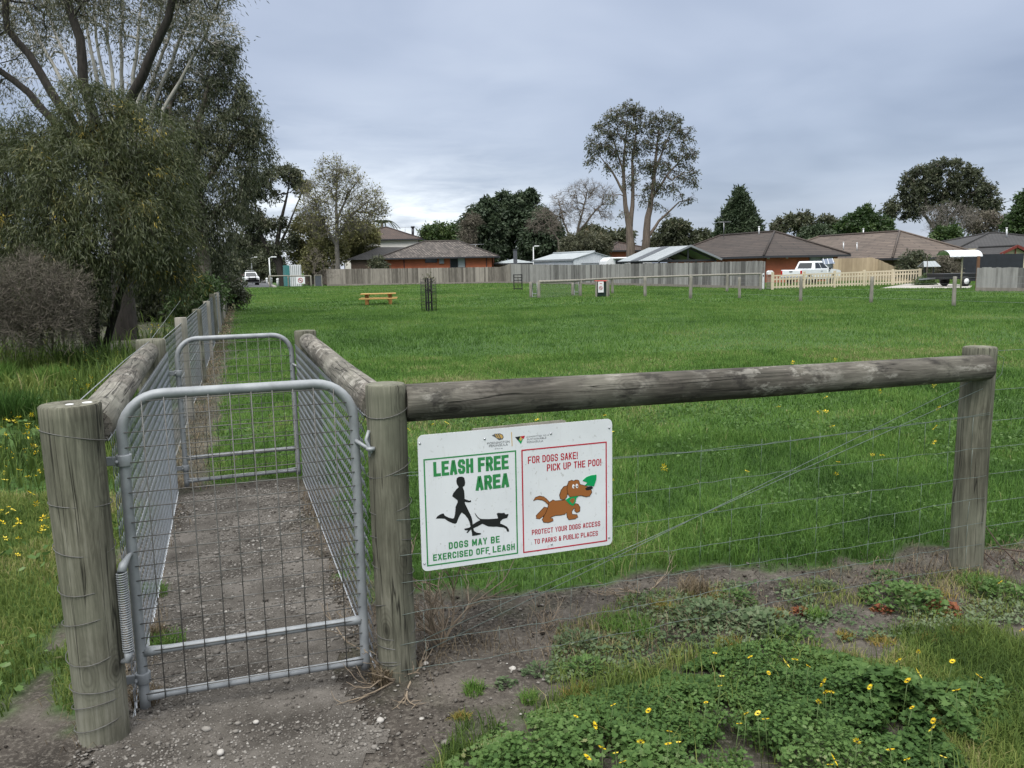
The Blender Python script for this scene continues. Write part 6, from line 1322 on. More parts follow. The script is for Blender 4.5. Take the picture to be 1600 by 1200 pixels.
# -- wattle in front: dense drooping foliage down to the ground
Yw = 16.5; g1 = G(150, 548)
WC = [(150, 175, Yw, 70, 40), (75, 215, Yw, 70, 45), (215, 215, Yw, 60, 45), (20, 260, Yw, 80, 60), (120, 270, Yw - 0.6, 90, 60), (235, 275, Yw, 55, 60), (60, 340, Yw - 0.6, 90, 60), (160, 350, Yw - 0.9, 90, 65), (245, 350, Yw - 0.1, 50, 65), (15, 410, Yw, 60, 60), (95, 430, Yw - 0.5, 60, 55), (225, 395, Yw + 0.3, 50, 35), (130, 455, Yw + 0.6, 30, 40, 0.6), (265, 410, Yw + 0.6, 30, 40), (-50, 330, Yw + 0.5, 70, 120), (-60, 220, Yw + 1, 60, 60)]
tree('wattle_tree', 'dense drooping dark green wattle with yellow tinged tips at the left', 'tree', (g1[0], g1[1]),
     [[(g1[0], g1[1], -0.1, 0.10, 0), (148, 470, Yw, 0.085), (135, 380, Yw, 0.07), (140, 280, Yw, 0.05), (150, 190, Yw, 0.03)], [(g1[0] - 0.1, g1[1], -0.1, 0.09, 0), (110, 450, Yw, 0.07), (70, 350, Yw, 0.055), (50, 250, Yw, 0.03)], [(g1[0] + 0.15, g1[1], -0.1, 0.09, 0), (190, 450, Yw, 0.07), (225, 350, Yw, 0.05), (228, 250, Yw, 0.03)]],
     WC, BARK_D, LF_WAT, 1150, 125, (0.125, 0.0165), 0.22, 0.85, 0.48, 0.006, 0.3, 12, 0.45, tintb=0.44)
# -- pale many stemmed gum behind
Yp = 30.5; q = A(225, 430, Yp)
stems = [[(q[0] - 0.3 + dx * 1.3, q[1] + dy, -0.1, 0.085, 0), (205 + (x0 - 200) * 0.5, 300, Yp + dy, 0.085), (x0, 170, Yp + dy, 0.075), (x1, 60, Yp + dy, 0.055), (x2, -40, Yp + dy, 0.03)] for dx, dy, x0, x1, x2 in [(-0.5, 0.5, 160, 138, 120), (-0.3, 0, 172, 150, 146), (-0.2, 0, 182, 168, 172), (0, 0.8, 192, 190, 192), (0.1, 0.2, 203, 215, 226), (0.15, 0, 213, 240, 268), (0.3, 0.9, 222, 262, 296), (0.35, 0.6, 238, 282, 325), (0.55, 0.2, 256, 318, 360), (-0.6, 1, 140, 90, 55), (-0.65, 0.3, 120, 60, 20)]]
tree('gum_tree', 'pale gum of many thin ash grey stems fanning up behind the black limbed gum', 'tree', q,
     stems, [(60, 30, Yp + 1, 70, 60, 0.6), (140, 20, Yp, 60, 50, 0.7), (215, 10, Yp, 70, 60, 0.8), (300, 20, Yp, 55, 40), (325, 60, Yp, 40, 35), (260, 90, Yp + 1, 60, 40, 0.45), (330, 110, Yp + 0.5, 40, 30, 0.9), (180, 110, Yp + 1, 60, 40, 0.3), (80, 110, Yp + 1, 60, 50, 0.35)],
     BARK_G, LF_GUM, 400, 32, (0.17, 0.034), 0.25, 0.55, 0.6, 0.013, 0.5, 13, 0.35, twigs=6)
# -- hanging gum at the right of that group
Yh = 31.0; q = A(318, 430, Yh)
tree('gum_tree', 'tall dark weeping gum leaning over the side fence, rightmost of the left hand trees', 'tree', q,
     [tr0(318, Yh, 0.26, (316, 350, Yh, 0.22), (305, 270, Yh, 0.17), (310, 190, Yh, 0.12), (330, 120, Yh, 0.06)), [(312, 300, Yh, 0.13), (345, 250, Yh, 0.09), (385, 200, Yh, 0.05)], [(316, 350, Yh, 0.12), (350, 320, Yh, 0.08), (378, 300, Yh, 0.05)], [(305, 270, Yh, 0.12), (270, 210, Yh, 0.08), (265, 150, Yh, 0.05)]],
     [(345, 85, Yh, 30, 28, 0.8), (350, 140, Yh, 35, 30), (300, 130, Yh + 1, 45, 32), (265, 165, Yh + 1, 45, 35), (320, 190, Yh, 60, 40), (385, 185, Yh, 32, 35), (400, 235, Yh, 22, 35, 0.9), (345, 240, Yh, 60, 40), (285, 240, Yh, 45, 45), (362, 275, Yh, 24, 28, 0.8), (320, 300, Yh, 55, 40), (280, 320, Yh, 40, 45), (330, 350, Yh, 42, 32), (310, 380, Yh + 1, 45, 32), (372, 325, Yh, 14, 24, 0.5), (338, 390, Yh + 1, 22, 25, 0.7), (300, 420, Yh + 1, 35, 30)],
     BARK_M, LF_GUM, 720, 80, (0.17, 0.036), 0.24, 0.9, 0.62, 0.010, 0.45, 14, 0.4, tintb=0.5)
# -- grey brown heathy bush
Yb = 13.2; q = G(75, 555)
tree('heath_bush', 'grey brown twiggy heath bush in front of the wattle at the left edge', 'shrub', q,
     [[(q[0] + dx, q[1], -0.05, 0.03, 0), (75 + dx * 60, 500, Yb, 0.022), (x1, 440, Yb + dy, 0.012)] for dx, dy, x1 in [(-0.4, 0, 20), (-0.15, 0.3, 55), (0.1, -0.2, 85), (0.35, 0.1, 120)]],
     [(40, 455, Yb, 60, 48), (95, 465, Yb, 40, 40), (10, 500, Yb, 60, 50), (70, 510, Yb, 60, 40), (-40, 470, Yb, 50, 60), (110, 500, Yb + 0.3, 28, 34, 0.8)],
     BARK_M, LF_BRN, 520, 52, (0.075, 0.008), 0.15, -0.1, 0.30, 0.004, 0.16, 15, 0.15, twigs=8, up=0.5, tintb=0.22)
# -- shrubs under the trees along the fence
q = A(300, 470, 26); tree('garden_shrub', 'bright green leafy shrub beside the side fence under the trees', 'shrub', q, [tr0(300, 26, 0.05, (305, 455, 26, 0.03))], [(305, 465, 26, 26, 18), (325, 455, 26, 22, 16), (290, 478, 26, 20, 14)], BARK_M, LF_GRN, 150, 60, (0.13, 0.05), 0.25, 0.2, 0.35, 0.006, 0.3, 16)
q = A(345, 445, 36); tree('garden_shrub', 'dark dense shrub poking a bare branch over the side fence', 'shrub', q, [tr0(340, 36, 0.09, (345, 448, 36, 0.06), (366, 440, 36, 0.04), (376, 434, 36, 0.02))], [(335, 430, 36, 22, 20), (355, 450, 36, 20, 16), (368, 455, 36, 12, 10), (315, 430, 36, 20, 24)], BARK_A, LF_GUM, 170, 60, (0.16, 0.06), 0.3, 0.3, 0.4, 0.01, 0.3, 17, tintb=0.35)

# -- dark understorey behind the black trunk
for i, (x, y, Yu, rx, ry, lab) in enumerate([(60, 440, 26, 60, 60, 'dark understorey shrub behind the grey brown heath bush'), (150, 455, 27, 40, 50, 'dark understorey shrub just left of the black gum trunk'), (250, 450, 29, 34, 45, 'dark understorey shrub just right of the black gum trunk'), (215, 440, 34, 40, 45, 'shaded shrub farthest back behind the black gum trunk')]):
    q = A(x, 470, Yu); tree('understorey_shrub', lab, 'shrub', q, [tr0(x, Yu, 0.07, (x, 470, Yu, 0.05), (x + 3, y, Yu, 0.03))], [(x, y - ry * 0.4, Yu, rx * 0.8, ry * 0.6), (x - rx * 0.5, y + ry * 0.3, Yu, rx * 0.6, ry * 0.7), (x + rx * 0.5, y + ry * 0.3, Yu, rx * 0.6, ry * 0.7)], BARK_D, LF_GUM, 260, 70, (0.17, 0.05), 0.25, 0.6, 0.5, 0.008, 0.4, 80 + i, tintb=0.3)

# -- trees round the end of the road
for i, (x, yt, Y, w_, lab) in enumerate([(362, 385, 122, 24, 'dark rounded tree over the left verge of the far road'), (398, 372, 140, 28, 'bushy tree at the far end of the road behind the far pickup'), (345, 400, 95, 22, 'low dark tree behind the end of the side fence'), (418, 396, 135, 24, 'dark tree right of the far road behind the pale street pole'), (378, 398, 175, 26, 'most distant dark tree closing the far road')]):
    q = A(x, 430, Y); tree('roadside_tree', lab, 'tree', q, [tr0(x, Y, 0.16, (x + 2, 415, Y, 0.12), (x - 3, yt + 12, Y, 0.06))], [(x, yt + 8, Y, w_ * 0.7, 11), (x - w_ * 0.6, yt + 22, Y, w_ * 0.6, 13), (x + w_ * 0.5, yt + 20, Y, w_ * 0.6, 13), (x, yt + 28, Y, w_ * 0.8, 13)], BARK_M, LF_GUM, 170, 55, (0.42, 0.2), 0.6, 0.3, 0.8, 0.03, 0.8, 50 + i, tintb=0.45)
Y = 100; q = A(436, 440, Y)
tree('gum_tree', 'open crowned gum with dark leaning stems at the far end of the road', 'tree', q,
     [tr0(443, Y, 0.55, (438, 420, Y, 0.48), (432, 385, Y, 0.3), (440, 340, Y, 0.2), (452, 290, Y, 0.08)), [(437, 415, Y, 0.35), (415, 385, Y, 0.25), (400, 345, Y, 0.15), (398, 300, Y, 0.08)], [(434, 390, Y, 0.2), (448, 360, Y, 0.14), (468, 310, Y, 0.07)]],
     [(405, 282, Y, 22, 13), (440, 272, Y, 26, 11), (466, 288, Y, 14, 12), (392, 305, Y, 18, 12), (420, 305, Y, 20, 8, 0.5), (418, 350, Y, 18, 10), (395, 340, Y, 18, 16), (384, 372, Y, 22, 14), (440, 345, Y, 10, 8, 0.5), (452, 375, Y, 14, 10, 0.7), (425, 385, Y, 14, 10, 0.7), (375, 330, Y, 14, 14)],
     BARK_D, LF_GUM, 400, 55, (0.36, 0.14), 0.4, 0.4, 0.8, 0.03, 0.8, 21, 0.3, twigs=4, tintb=0.42)
Y = 98; q = A(527, 430, Y)
tree('plane_tree', 'half bare plane tree with a twiggy crown of pale new leaves', 'tree', q,
     [tr0(527, Y, 0.32, (527, 400, Y, 0.28), (526, 350, Y, 0.2), (525, 300, Y, 0.11), (527, 258, Y, 0.05)), [(527, 385, Y, 0.2), (505, 350, Y, 0.14), (490, 310, Y, 0.06)], [(527, 370, Y, 0.2), (550, 335, Y, 0.14), (580, 310, Y, 0.06)], [(526, 345, Y, 0.16), (545, 300, Y, 0.1), (562, 280, Y, 0.05)]],
     [(520, 270, Y, 26, 20), (500, 300, Y, 28, 22), (545, 290, Y, 28, 24), (525, 325, Y, 45, 24), (575, 315, Y, 24, 22), (490, 335, Y, 26, 22), (560, 345, Y, 30, 18), (520, 355, Y, 40, 16), (590, 330, Y, 14, 12)],
     BARK_A, LF_OLV, 620, 9, (0.28, 0.14), 0.6, 0.1, 1.1, 0.02, 0.7, 22, 0.25, twigs=8, up=0.35, tintb=0.55)
for i, (x, y, Y, w_, h_, lab) in enumerate([(482, 372, 103, 26, 36, 'tall olive green shrub growing behind the brown palings left of the plane tree'), (560, 372, 105, 26, 24, 'olive green bush right of the plane tree against the pale house'), (508, 395, 100, 30, 24, 'olive bush at the foot of the plane tree behind the palings')]):
    q = A(x, 430, Y); tree('olive_bush', lab, 'shrub', q, [tr0(x, Y, 0.14, (x, 405, Y, 0.1), (x, y, Y, 0.05))], [(x, y, Y, w_, h_), (x - w_ * 0.5, y + h_ * 0.6, Y, w_ * 0.6, h_ * 0.6), (x + w_ * 0.4, y - h_ * 0.4, Y, w_ * 0.6, h_ * 0.5)], BARK_M, LF_OLV, 200, 45, (0.33, 0.17), 0.6, 0.25, 0.8, 0.02, 0.7, 60 + i, twigs=5, tintb=0.4)
q = A(492, 440, 92); tree('bare_shrub', 'leafless twiggy shrub in front of the brown palings at the far gate', 'shrub', q, [tr0(492, 92, 0.05, (494, 425, 92, 0.03)), tr0(500, 92, 0.05, (510, 425, 92, 0.03))], [(500, 415, 92, 24, 16), (515, 428, 92, 14, 10), (488, 400, 92, 14, 12)], BARK_M, None, 90, 0, rt=0.012, twigs=8, twl=0.5, seed=66, step=0.4, up=0.4)
q = A(590, 415, 94.5); tree('garden_shrub', 'small dark shrub against the left end of the red brick house', 'shrub', q, [tr0(590, 94.5, 0.06, (590, 420, 94.5, 0.04))], [(590, 412, 94.5, 9, 9), (596, 418, 94.5, 8, 7)], BARK_M, LF_GUM, 60, 45, (0.3, 0.13), 0.4, 0.2, 0.4, 0.02, 0.5, 67, tintb=0.4)
# palm fronds showing over the two storey house roof
q = A(598, 430, 122); r_ = thing('palm_tree', 'palm with two drooping fronds showing over the two storey house roof', 'palm', q); zt = float(A(600, 356, 122)[2]); m = MB(); m.tube([(0, 0, 0), (0.2, 0, zt)], [0.25, 0.18], 8); m.build('trunk', BARK_M, r_)
V = []
for a in np.linspace(0, 6.28, 9)[:-1]:
    for k in range(22):
        f = k / 22; c = np.array([0.2 + 2.6 * f * cos(a), 2.6 * f * sin(a), zt + 1.5 * f - 2.6 * f * f])
        for s_ in (-1, 1): dd_ = np.array([-sin(a) * s_ + 0.6 * cos(a), cos(a) * s_ + 0.6 * sin(a), -0.7]); dd_ /= np.linalg.norm(dd_); V += [c, c + dd_ * 0.3 + np.array([0, 0, 0.07]), c + dd_ * 0.7 * (1 - f * 0.5), c + dd_ * 0.3 - np.array([0, 0, 0.07])]
V = np.array(V); np_mesh('crown', V, np.arange(len(V)), np.full(len(V) // 4, 4), LF_GUM, r_, {'tint': np.full(len(V), 0.45)})
def round_tree(name, label, cat, x, Y, clumps, leaf, bark=BARK_M, natt=220, per=60, size=(0.42, 0.2), seed=1, r=0.2, top=None, tb=0.5, **kw):
    q = A(x, 430, Y); y0 = min(c[1] for c in clumps); c0 = [tuple([c[0], c[1], Y + (c[4] if len(c) > 4 else 0), c[2], c[3]]) for c in clumps]
    return tree(name, label, cat, q, [tr0(x, Y, r, (x, 400, Y, r * 0.8), (x + 1, (y0 + 400) / 2, Y, r * 0.5), (x, y0 + 4, Y, r * 0.2))], c0, bark, leaf, natt, per, size, kw.pop('sig', 0.42), kw.pop('droop', 0.3), kw.pop('twl', 0.8), kw.pop('rt', 0.03), 0.8, seed, kw.pop('shell', 0.5), tintb=tb, **kw)
round_tree('leafy_tree', 'fresh green rounded tree between the brick house roof and the dark conifers', 'tree', 690, 120, [(690, 362, 26, 12), (675, 368, 16, 10), (706, 368, 16, 10)], LF_GRN, seed=31, natt=150, tb=0.6)
# the dark conifer mass: three trees
round_tree('cypress_tree', 'leftmost dark spreading cypress behind the flue', 'tree', 757, 112, [(757, 330, 22, 18), (745, 350, 22, 18), (772, 352, 22, 20), (740, 378, 20, 22), (762, 385, 24, 22)], LF_CON, BARK_D, 280, 75, (0.55, 0.22), 32, 0.3, droop=0.5, shell=0.6)
round_tree('cypress_tree', 'tallest dark spreading cypress behind the flue and the lamp pole', 'tree', 800, 115, [(790, 312, 12, 10), (808, 318, 20, 16), (828, 308, 8, 10), (800, 340, 34, 20), (830, 345, 22, 24), (810, 375, 36, 26)], LF_CON, BARK_D, 330, 75, (0.55, 0.22), 33, 0.35, droop=0.5, shell=0.6)
round_tree('cypress_tree', 'rightmost dark spreading cypress left of the white shed roof', 'tree', 850, 110, [(845, 345, 18, 18), (858, 365, 20, 18), (840, 378, 24, 22), (868, 385, 14, 16)], LF_CON, BARK_D, 240, 75, (0.55, 0.22), 34, 0.3, droop=0.5, shell=0.6)
round_tree('russet_tree', 'brown twiggy tree at the left flank of the dark cypresses', 'tree', 735, 108, [(732, 365, 10, 20), (738, 345, 8, 10)], LF_BRN, BARK_M, 70, 30, (0.4, 0.1), 35, 0.1, twigs=6)
Y = 98
def bare(label, x, Y, stems, clumps, natt, seed, bark=BARK_M, rt=0.02, twl=0.9, name='bare_tree', tw=7):
    q = A(x, 430, Y); return tree(name, label, 'tree', q, stems, clumps, bark, None, natt, 0, rt=rt, twigs=tw, twl=twl, seed=seed, step=0.7, shell=0.2, up=0.3, wigg=0.12)
bare('leafless grey tree with fanning branches left of the twin tall gums', 900, Y, [tr0(898, Y, 0.28, (898, 390, Y, 0.22), (905, 350, Y, 0.14), (918, 300, Y, 0.06)), [(898, 388, Y, 0.16), (880, 345, Y, 0.1), (872, 310, Y, 0.05)], [(902, 365, Y, 0.14), (930, 330, Y, 0.09), (950, 312, Y, 0.04)]],
     [(915, 300, Y, 28, 16), (885, 315, Y, 22, 18), (940, 310, Y, 22, 18), (905, 335, Y, 35, 18), (945, 335, Y, 14, 10), (872, 335, Y, 14, 14)], 330, 36)
bare('small bare brown tree with a slanting limb before the rightmost dark cypress', 868, 96, [tr0(880, 96, 0.16, (872, 375, 96, 0.12), (855, 350, 96, 0.07), (845, 330, 96, 0.03))], [(850, 335, 96, 16, 12), (862, 355, 96, 16, 12), (838, 350, 96, 12, 10)], 110, 37)
round_tree('bottlebrush_bush', 'grey green bottlebrush bush behind the white shed', 'shrub', 915, 90, [(915, 380, 34, 14), (895, 385, 16, 12), (935, 382, 16, 12)], LF_GUMG, seed=38, natt=200, r=0.12, size=(0.36, 0.12), tb=0.45)
round_tree('gum_tree', 'small dark gum between the bare tree and the twin tall gums', 'tree', 930, 105, [(925, 362, 16, 8), (940, 370, 14, 10), (975, 368, 12, 9), (955, 376, 18, 10)], LF_GUM, seed=39, natt=150, r=0.15)
# the twin tall gums
Y = 86
tree('tall_gum_tree', 'left one of the twin tall gums, with two stems and an airy crown', 'tree', A(985, 430, Y),
     [tr0(985, Y, 0.5, (985, 385, Y, 0.46), (983, 355, Y, 0.36), (977, 320, Y, 0.24), (974, 260, Y, 0.15), (980, 190, Y, 0.05)), [(984, 360, Y, 0.3), (989, 310, Y, 0.2), (988, 250, Y, 0.13), (998, 185, Y, 0.04)], [(976, 305, Y, 0.15), (958, 270, Y, 0.1), (938, 245, Y, 0.04)], [(974, 270, Y, 0.1), (960, 225, Y, 0.07), (950, 200, Y, 0.03)]],
     [(980, 172, Y, 16, 10), (962, 185, Y, 16, 12), (995, 180, Y, 12, 12), (945, 205, Y, 16, 12), (975, 205, Y, 22, 14), (930, 228, Y, 12, 14), (955, 230, Y, 18, 12), (985, 232, Y, 16, 14), (925, 250, Y, 9, 8, 0.7), (965, 258, Y, 20, 10, 0.6), (995, 262, Y, 10, 12, 0.6), (985, 285, Y, 16, 12, 0.4), (955, 310, Y, 10, 8, 0.35), (1000, 300, Y, 8, 8, 0.3), (970, 330, Y, 8, 5, 0.3)],
     BARK_T, LF_GUM, 330, 18, (0.30, 0.11), 0.32, 0.45, 0.6, 0.022, 0.7, 41, 0.3, twigs=4, tintb=0.42)
tree('tall_gum_tree', 'right one of the twin tall gums, with one thick twisting stem', 'tree', A(1010, 430, Y + 1),
     [tr0(1009, Y + 1, 0.48, (1009, 385, Y, 0.44), (1012, 340, Y, 0.34), (1020, 300, Y, 0.24), (1024, 250, Y, 0.15), (1030, 195, Y, 0.05)), [(1010, 375, Y, 0.2), (1030, 345, Y, 0.13), (1062, 315, Y, 0.06)], [(1018, 310, Y, 0.18), (1042, 275, Y, 0.1), (1068, 245, Y, 0.05)], [(1022, 270, Y, 0.14), (1040, 225, Y, 0.08), (1050, 200, Y, 0.04)]],
     [(1030, 185, Y, 20, 9), (1052, 188, Y, 14, 10), (1012, 200, Y, 12, 12), (1040, 208, Y, 24, 12), (1070, 212, Y, 12, 14), (1018, 228, Y, 16, 12), (1050, 235, Y, 22, 14), (1078, 240, Y, 10, 12), (1035, 262, Y, 20, 14), (1068, 268, Y, 18, 14, 0.8), (1015, 258, Y, 10, 12), (1082, 280, Y, 8, 12, 0.8), (1045, 292, Y, 22, 12, 0.7), (1020, 290, Y, 12, 10), (1072, 308, Y, 12, 8, 0.7), (1030, 318, Y, 10, 7, 0.5), (1012, 310, Y, 8, 12, 0.6), (1050, 330, Y, 10, 6, 0.4)],
     BARK_T, LF_GUM, 360, 18, (0.30, 0.11), 0.32, 0.45, 0.6, 0.022, 0.7, 42, 0.3, twigs=4, tintb=0.42)
round_tree('gum_tree', 'dark rounded gum behind the open carport', 'tree', 1052, 100, [(1055, 358, 18, 11), (1045, 372, 22, 10), (1070, 374, 16, 10), (1032, 380, 16, 8)], LF_GUM, seed=43, natt=190, tb=0.4)
round_tree('gum_tree', 'small far gum left of the conical cypress', 'tree', 1098, 130, [(1098, 366, 10, 4), (1105, 374, 16, 6)], LF_GUM, seed=44, natt=60, r=0.1)
cl = [(1155, 308 + 7 * i, 4 + 3.6 * i, 6) for i in range(10)]
round_tree('cypress_tree', 'dense conical cypress rising behind the dark brown roof', 'tree', 1156, 96, cl, LF_CON, BARK_D, 420, 75, (0.42, 0.17), 45, 0.25, droop=-0.1, shell=0.8, tb=0.62, up=0.5)
round_tree('gum_tree', 'wispy gum with two crown clumps behind the tan roof', 'tree', 1240, 110, [(1235, 345, 18, 8), (1255, 345, 14, 10), (1222, 355, 14, 7), (1290, 345, 12, 7), (1298, 352, 12, 7), (1262, 362, 14, 8)], LF_GUM, seed=46, natt=150, per=50, twigs=4, r=0.15)
round_tree('garden_shrub', 'dark shrub between the brown roof and the tan roof', 'shrub', 1278, 95, [(1278, 366, 20, 9), (1268, 372, 14, 8)], LF_CON, seed=47, natt=90, tb=0.8)
round_tree('leafy_tree', 'broad dark green tree behind the ridge of the tan roof', 'tree', 1350, 105, [(1350, 342, 20, 10), (1332, 352, 22, 12), (1370, 352, 22, 12), (1350, 362, 40, 12), (1352, 335, 8, 8)], LF_GRN, BARK_M, 280, 60, seed=48, tb=0.25)
# big dense gum
Y = 110
tree('gum_tree', 'big dense dome shaped dark gum behind the tan and charcoal roofs', 'tree', A(1470, 430, Y),
     [tr0(1470, Y, 0.6, (1470, 390, Y, 0.5), (1468, 350, Y, 0.36), (1475, 300, Y, 0.16)), [(1469, 370, Y, 0.3), (1440, 330, Y, 0.18), (1405, 320, Y, 0.08)], [(1470, 360, Y, 0.3), (1500, 320, Y, 0.18), (1530, 300, Y, 0.08)]],
     [(1475, 265, Y, 34, 13), (1440, 275, Y, 26, 14), (1510, 278, Y, 24, 14), (1425, 297, Y, 18, 16), (1460, 292, Y, 34, 14), (1500, 298, Y, 34, 14), (1538, 300, Y, 14, 14), (1435, 320, Y, 22, 12), (1545, 320, Y, 14, 14), (1400, 322, Y, 14, 9), (1395, 332, Y, 10, 8), (1420, 338, Y, 8, 7, 0.8), (1520, 325, Y, 24, 14), (1470, 315, Y, 30, 12, 0.7), (1475, 345, Y, 16, 12, 0.7)],
     BARK_M, LF_GUM, 520, 50, (0.42, 0.17), 0.4, 0.4, 0.8, 0.03, 0.9, 49, 0.55, tintb=0.33)
bare('tangle of leafless grey trunks before the big dense gum', 1470, 95, [tr0(1468, 95, 0.14, (1460, 350, 95, 0.09), (1452, 330, 95, 0.03)), tr0(1478, 95, 0.14, (1480, 350, 95, 0.09), (1485, 328, 95, 0.03)), tr0(1488, 95, 0.12, (1500, 350, 95, 0.07), (1510, 335, 95, 0.03))], [(1460, 335, 95, 20, 14), (1485, 330, 95, 22, 14), (1510, 340, 95, 20, 14), (1475, 355, 95, 30, 10)], 240, 51, BARK_A, 0.018, 0.7)
round_tree('russet_tree', 'grey brown twiggy tree right of the big dense gum', 'tree', 1545, 97, [(1535, 345, 18, 16), (1555, 350, 14, 14), (1525, 355, 18, 10)], LF_BRN, BARK_M, 150, 22, (0.4, 0.1), 52, 0.12, twigs=6)
bare('sparse leafless tree between the twiggy tree and the right edge', 1572, 100, [tr0(1572, 100, 0.1, (1570, 360, 100, 0.06), (1565, 338, 100, 0.03))], [(1570, 345, 100, 14, 12), (1585, 352, 100, 12, 10)], 80, 53, BARK_A, 0.018, 0.7)
round_tree('leafy_tree', 'dark green tree cut by the right edge of the view', 'tree', 1605, 90, [(1600, 345, 22, 16), (1590, 355, 14, 12), (1610, 330, 20, 14), (1602, 310, 8, 10), (1650, 330, 40, 30)], LF_GRN, BARK_M, 260, 60, seed=54, tb=0.25)
round_tree('garden_shrub', 'small green shrub in front of the charcoal roof below the bare trunks', 'shrub', 1482, 88, [(1482, 366, 14, 6), (1472, 370, 12, 5)], LF_GRN, seed=55, natt=60, r=0.05, tb=0.4)
round_tree('garden_shrub', 'dark leafy shrub beside the little garden shelter', 'shrub', 1430, 57, [(1428, 408, 14, 9), (1438, 416, 12, 8), (1420, 418, 10, 8)], LF_GUM, seed=56, natt=110, size=(0.22, 0.09), r=0.05, rt=0.012, twigs=4, tb=0.4, twl=0.4)
round_tree('garden_shrub', 'brown leafless climber against the wall left of the awning', 'shrub', 1475, 60, [(1475, 412, 16, 12), (1485, 422, 14, 10)], LF_BRN, seed=57, natt=110, per=20, size=(0.22, 0.06), r=0.05, rt=0.012, twigs=6, twl=0.4)
round_tree('garden_shrub', 'small pale green plant at the foot of the garden shelter', 'shrub', 1449, 53, [(1449, 440, 8, 5), (1440, 441, 6, 4)], LF_GRN, seed=58, natt=40, size=(0.16, 0.07), r=0.02, rt=0.008, tb=0.5, twl=0.2)
# leaves of the two guarded saplings
for s_, tips, near in SAP:
    if near:
        T = np.array(tips); N = 9 * len(T); P = np.repeat(T, 9, 0) + RNG.normal(0, 0.05, (N, 3)); V = leaf_quads(P, RNG.normal(0, 1, (N, 3)), np.full(N, 0.08), np.full(N, 0.045), RNG); np_mesh('leaves', V, np.arange(len(V)), np.full(N, 4), LF_GUMG, s_, {'tint': np.repeat(RNG.random(N), 4)})
# ------------------------------------------------------------------ low plants in the foreground
LF_WEED = leafmat('weed_leaves', [(0.0, (0.032, 0.072, 0.02)), (0.4, (0.068, 0.13, 0.034)), (0.7, (0.11, 0.185, 0.055)), (0.9, (0.16, 0.22, 0.095)), (1.0, (0.23, 0.24, 0.11))], 0.35, 0.6, 0.15)
LF_GREY = leafmat('grey_green_leaves', [(0.0, (0.045, 0.075, 0.034)), (0.5, (0.088, 0.13, 0.062)), (1.0, (0.16, 0.195, 0.115))], 0.25, 0.7, 0.12)
LF_YEL = leafmat('yellowing_leaves', [(0.0, (0.10, 0.10, 0.025)), (0.5, (0.19, 0.175, 0.04)), (0.8, (0.27, 0.21, 0.06)), (1.0, (0.32, 0.17, 0.05))], 0.3, 0.6, 0.2)
LF_RED = leafmat('rusty_leaves', [(0.0, (0.11, 0.035, 0.018)), (0.6, (0.22, 0.075, 0.035)), (1.0, (0.27, 0.14, 0.05))], 0.25, 0.6, 0.2)
PETAL = leafmat('yellow_petals', [(0.0, (0.62, 0.42, 0.01)), (0.6, (0.78, 0.58, 0.02)), (1.0, (0.82, 0.68, 0.10))], 0.3, 0.5, 0.2)
STEMM = flat('green_stem', (0.085, 0.13, 0.04), 0.6)
CENTRE = flat('dark_flower_centre', (0.03, 0.018, 0.01), 0.8)
_th = np.linspace(0.35, 2 * pi - 0.35, 15)
LOBE = np.stack([np.cos(_th) * (0.82 + 0.24 * np.cos(_th * 7)), np.sin(_th) * (0.82 + 0.24 * np.cos(_th * 7))], 1)   # lobed blade, notched at the stalk
LONG = np.array([(-1.1, 0.0), (-0.5, 0.16), (-0.2, 0.38), (0.0, 0.2), (0.25, 0.44), (0.5, 0.25), (0.75, 0.4), (1.15, 0.0), (0.75, -0.4), (0.5, -0.25), (0.25, -0.44), (0.0, -0.2), (-0.2, -0.38), (-0.5, -0.16)])
def leaf_fans(C_, Rr, shape, tilt, rg, dirs=None):
    """cupped lobed leaves: (n) centres -> triangle fans"""
    n = len(C_); k = len(shape); az = rg.uniform(0, 2 * pi, n) if dirs is None else dirs; tl = tilt * rg.normal(0.6, 0.5, n)
    ca, sa, ct, st = np.cos(az), np.sin(az), np.cos(tl), np.sin(tl)
    ex = np.stack([ca * ct, sa * ct, st], 1); ey = np.stack([-sa, ca, np.zeros(n)], 1); ez = np.cross(ex, ey)
    ro = rg.normal(0, 0.35, n); ey2 = ey * np.cos(ro)[:, None] + ez * np.sin(ro)[:, None]
    sh = shape[None] * (1 + rg.normal(0, 0.06, (n, k, 1)))
    P = C_[:, None] + (ex[:, None] * sh[..., 0:1] + ey2[:, None] * sh[..., 1:2]) * Rr[:, None, None]
    P += (np.abs(shape[:, 1])[None, :, None] * 0.25 * Rr[:, None, None]) * np.array([0, 0, 1.0])
    V = np.concatenate([C_[:, None], P], 1).reshape(-1, 3); i = np.arange(k)
    F = np.stack([np.zeros(k, int), 1 + i, 1 + (i + 1) % k], 1)[None] + (np.arange(n) * (k + 1))[:, None, None]
    return V, F.reshape(-1, 3), k + 1
def leaf_patch(name, C_, Rr, shape, tilt, tint, mat, parent=None, off=None):
    V, F, k = leaf_fans(C_, Rr, shape, tilt, RNG)
    if off is not None: V = V - np.array(off)
    return np_mesh(name, V, F, np.full(len(F), 3), mat, parent, {'tint': np.repeat(np.clip(tint, 0, 1), k)})
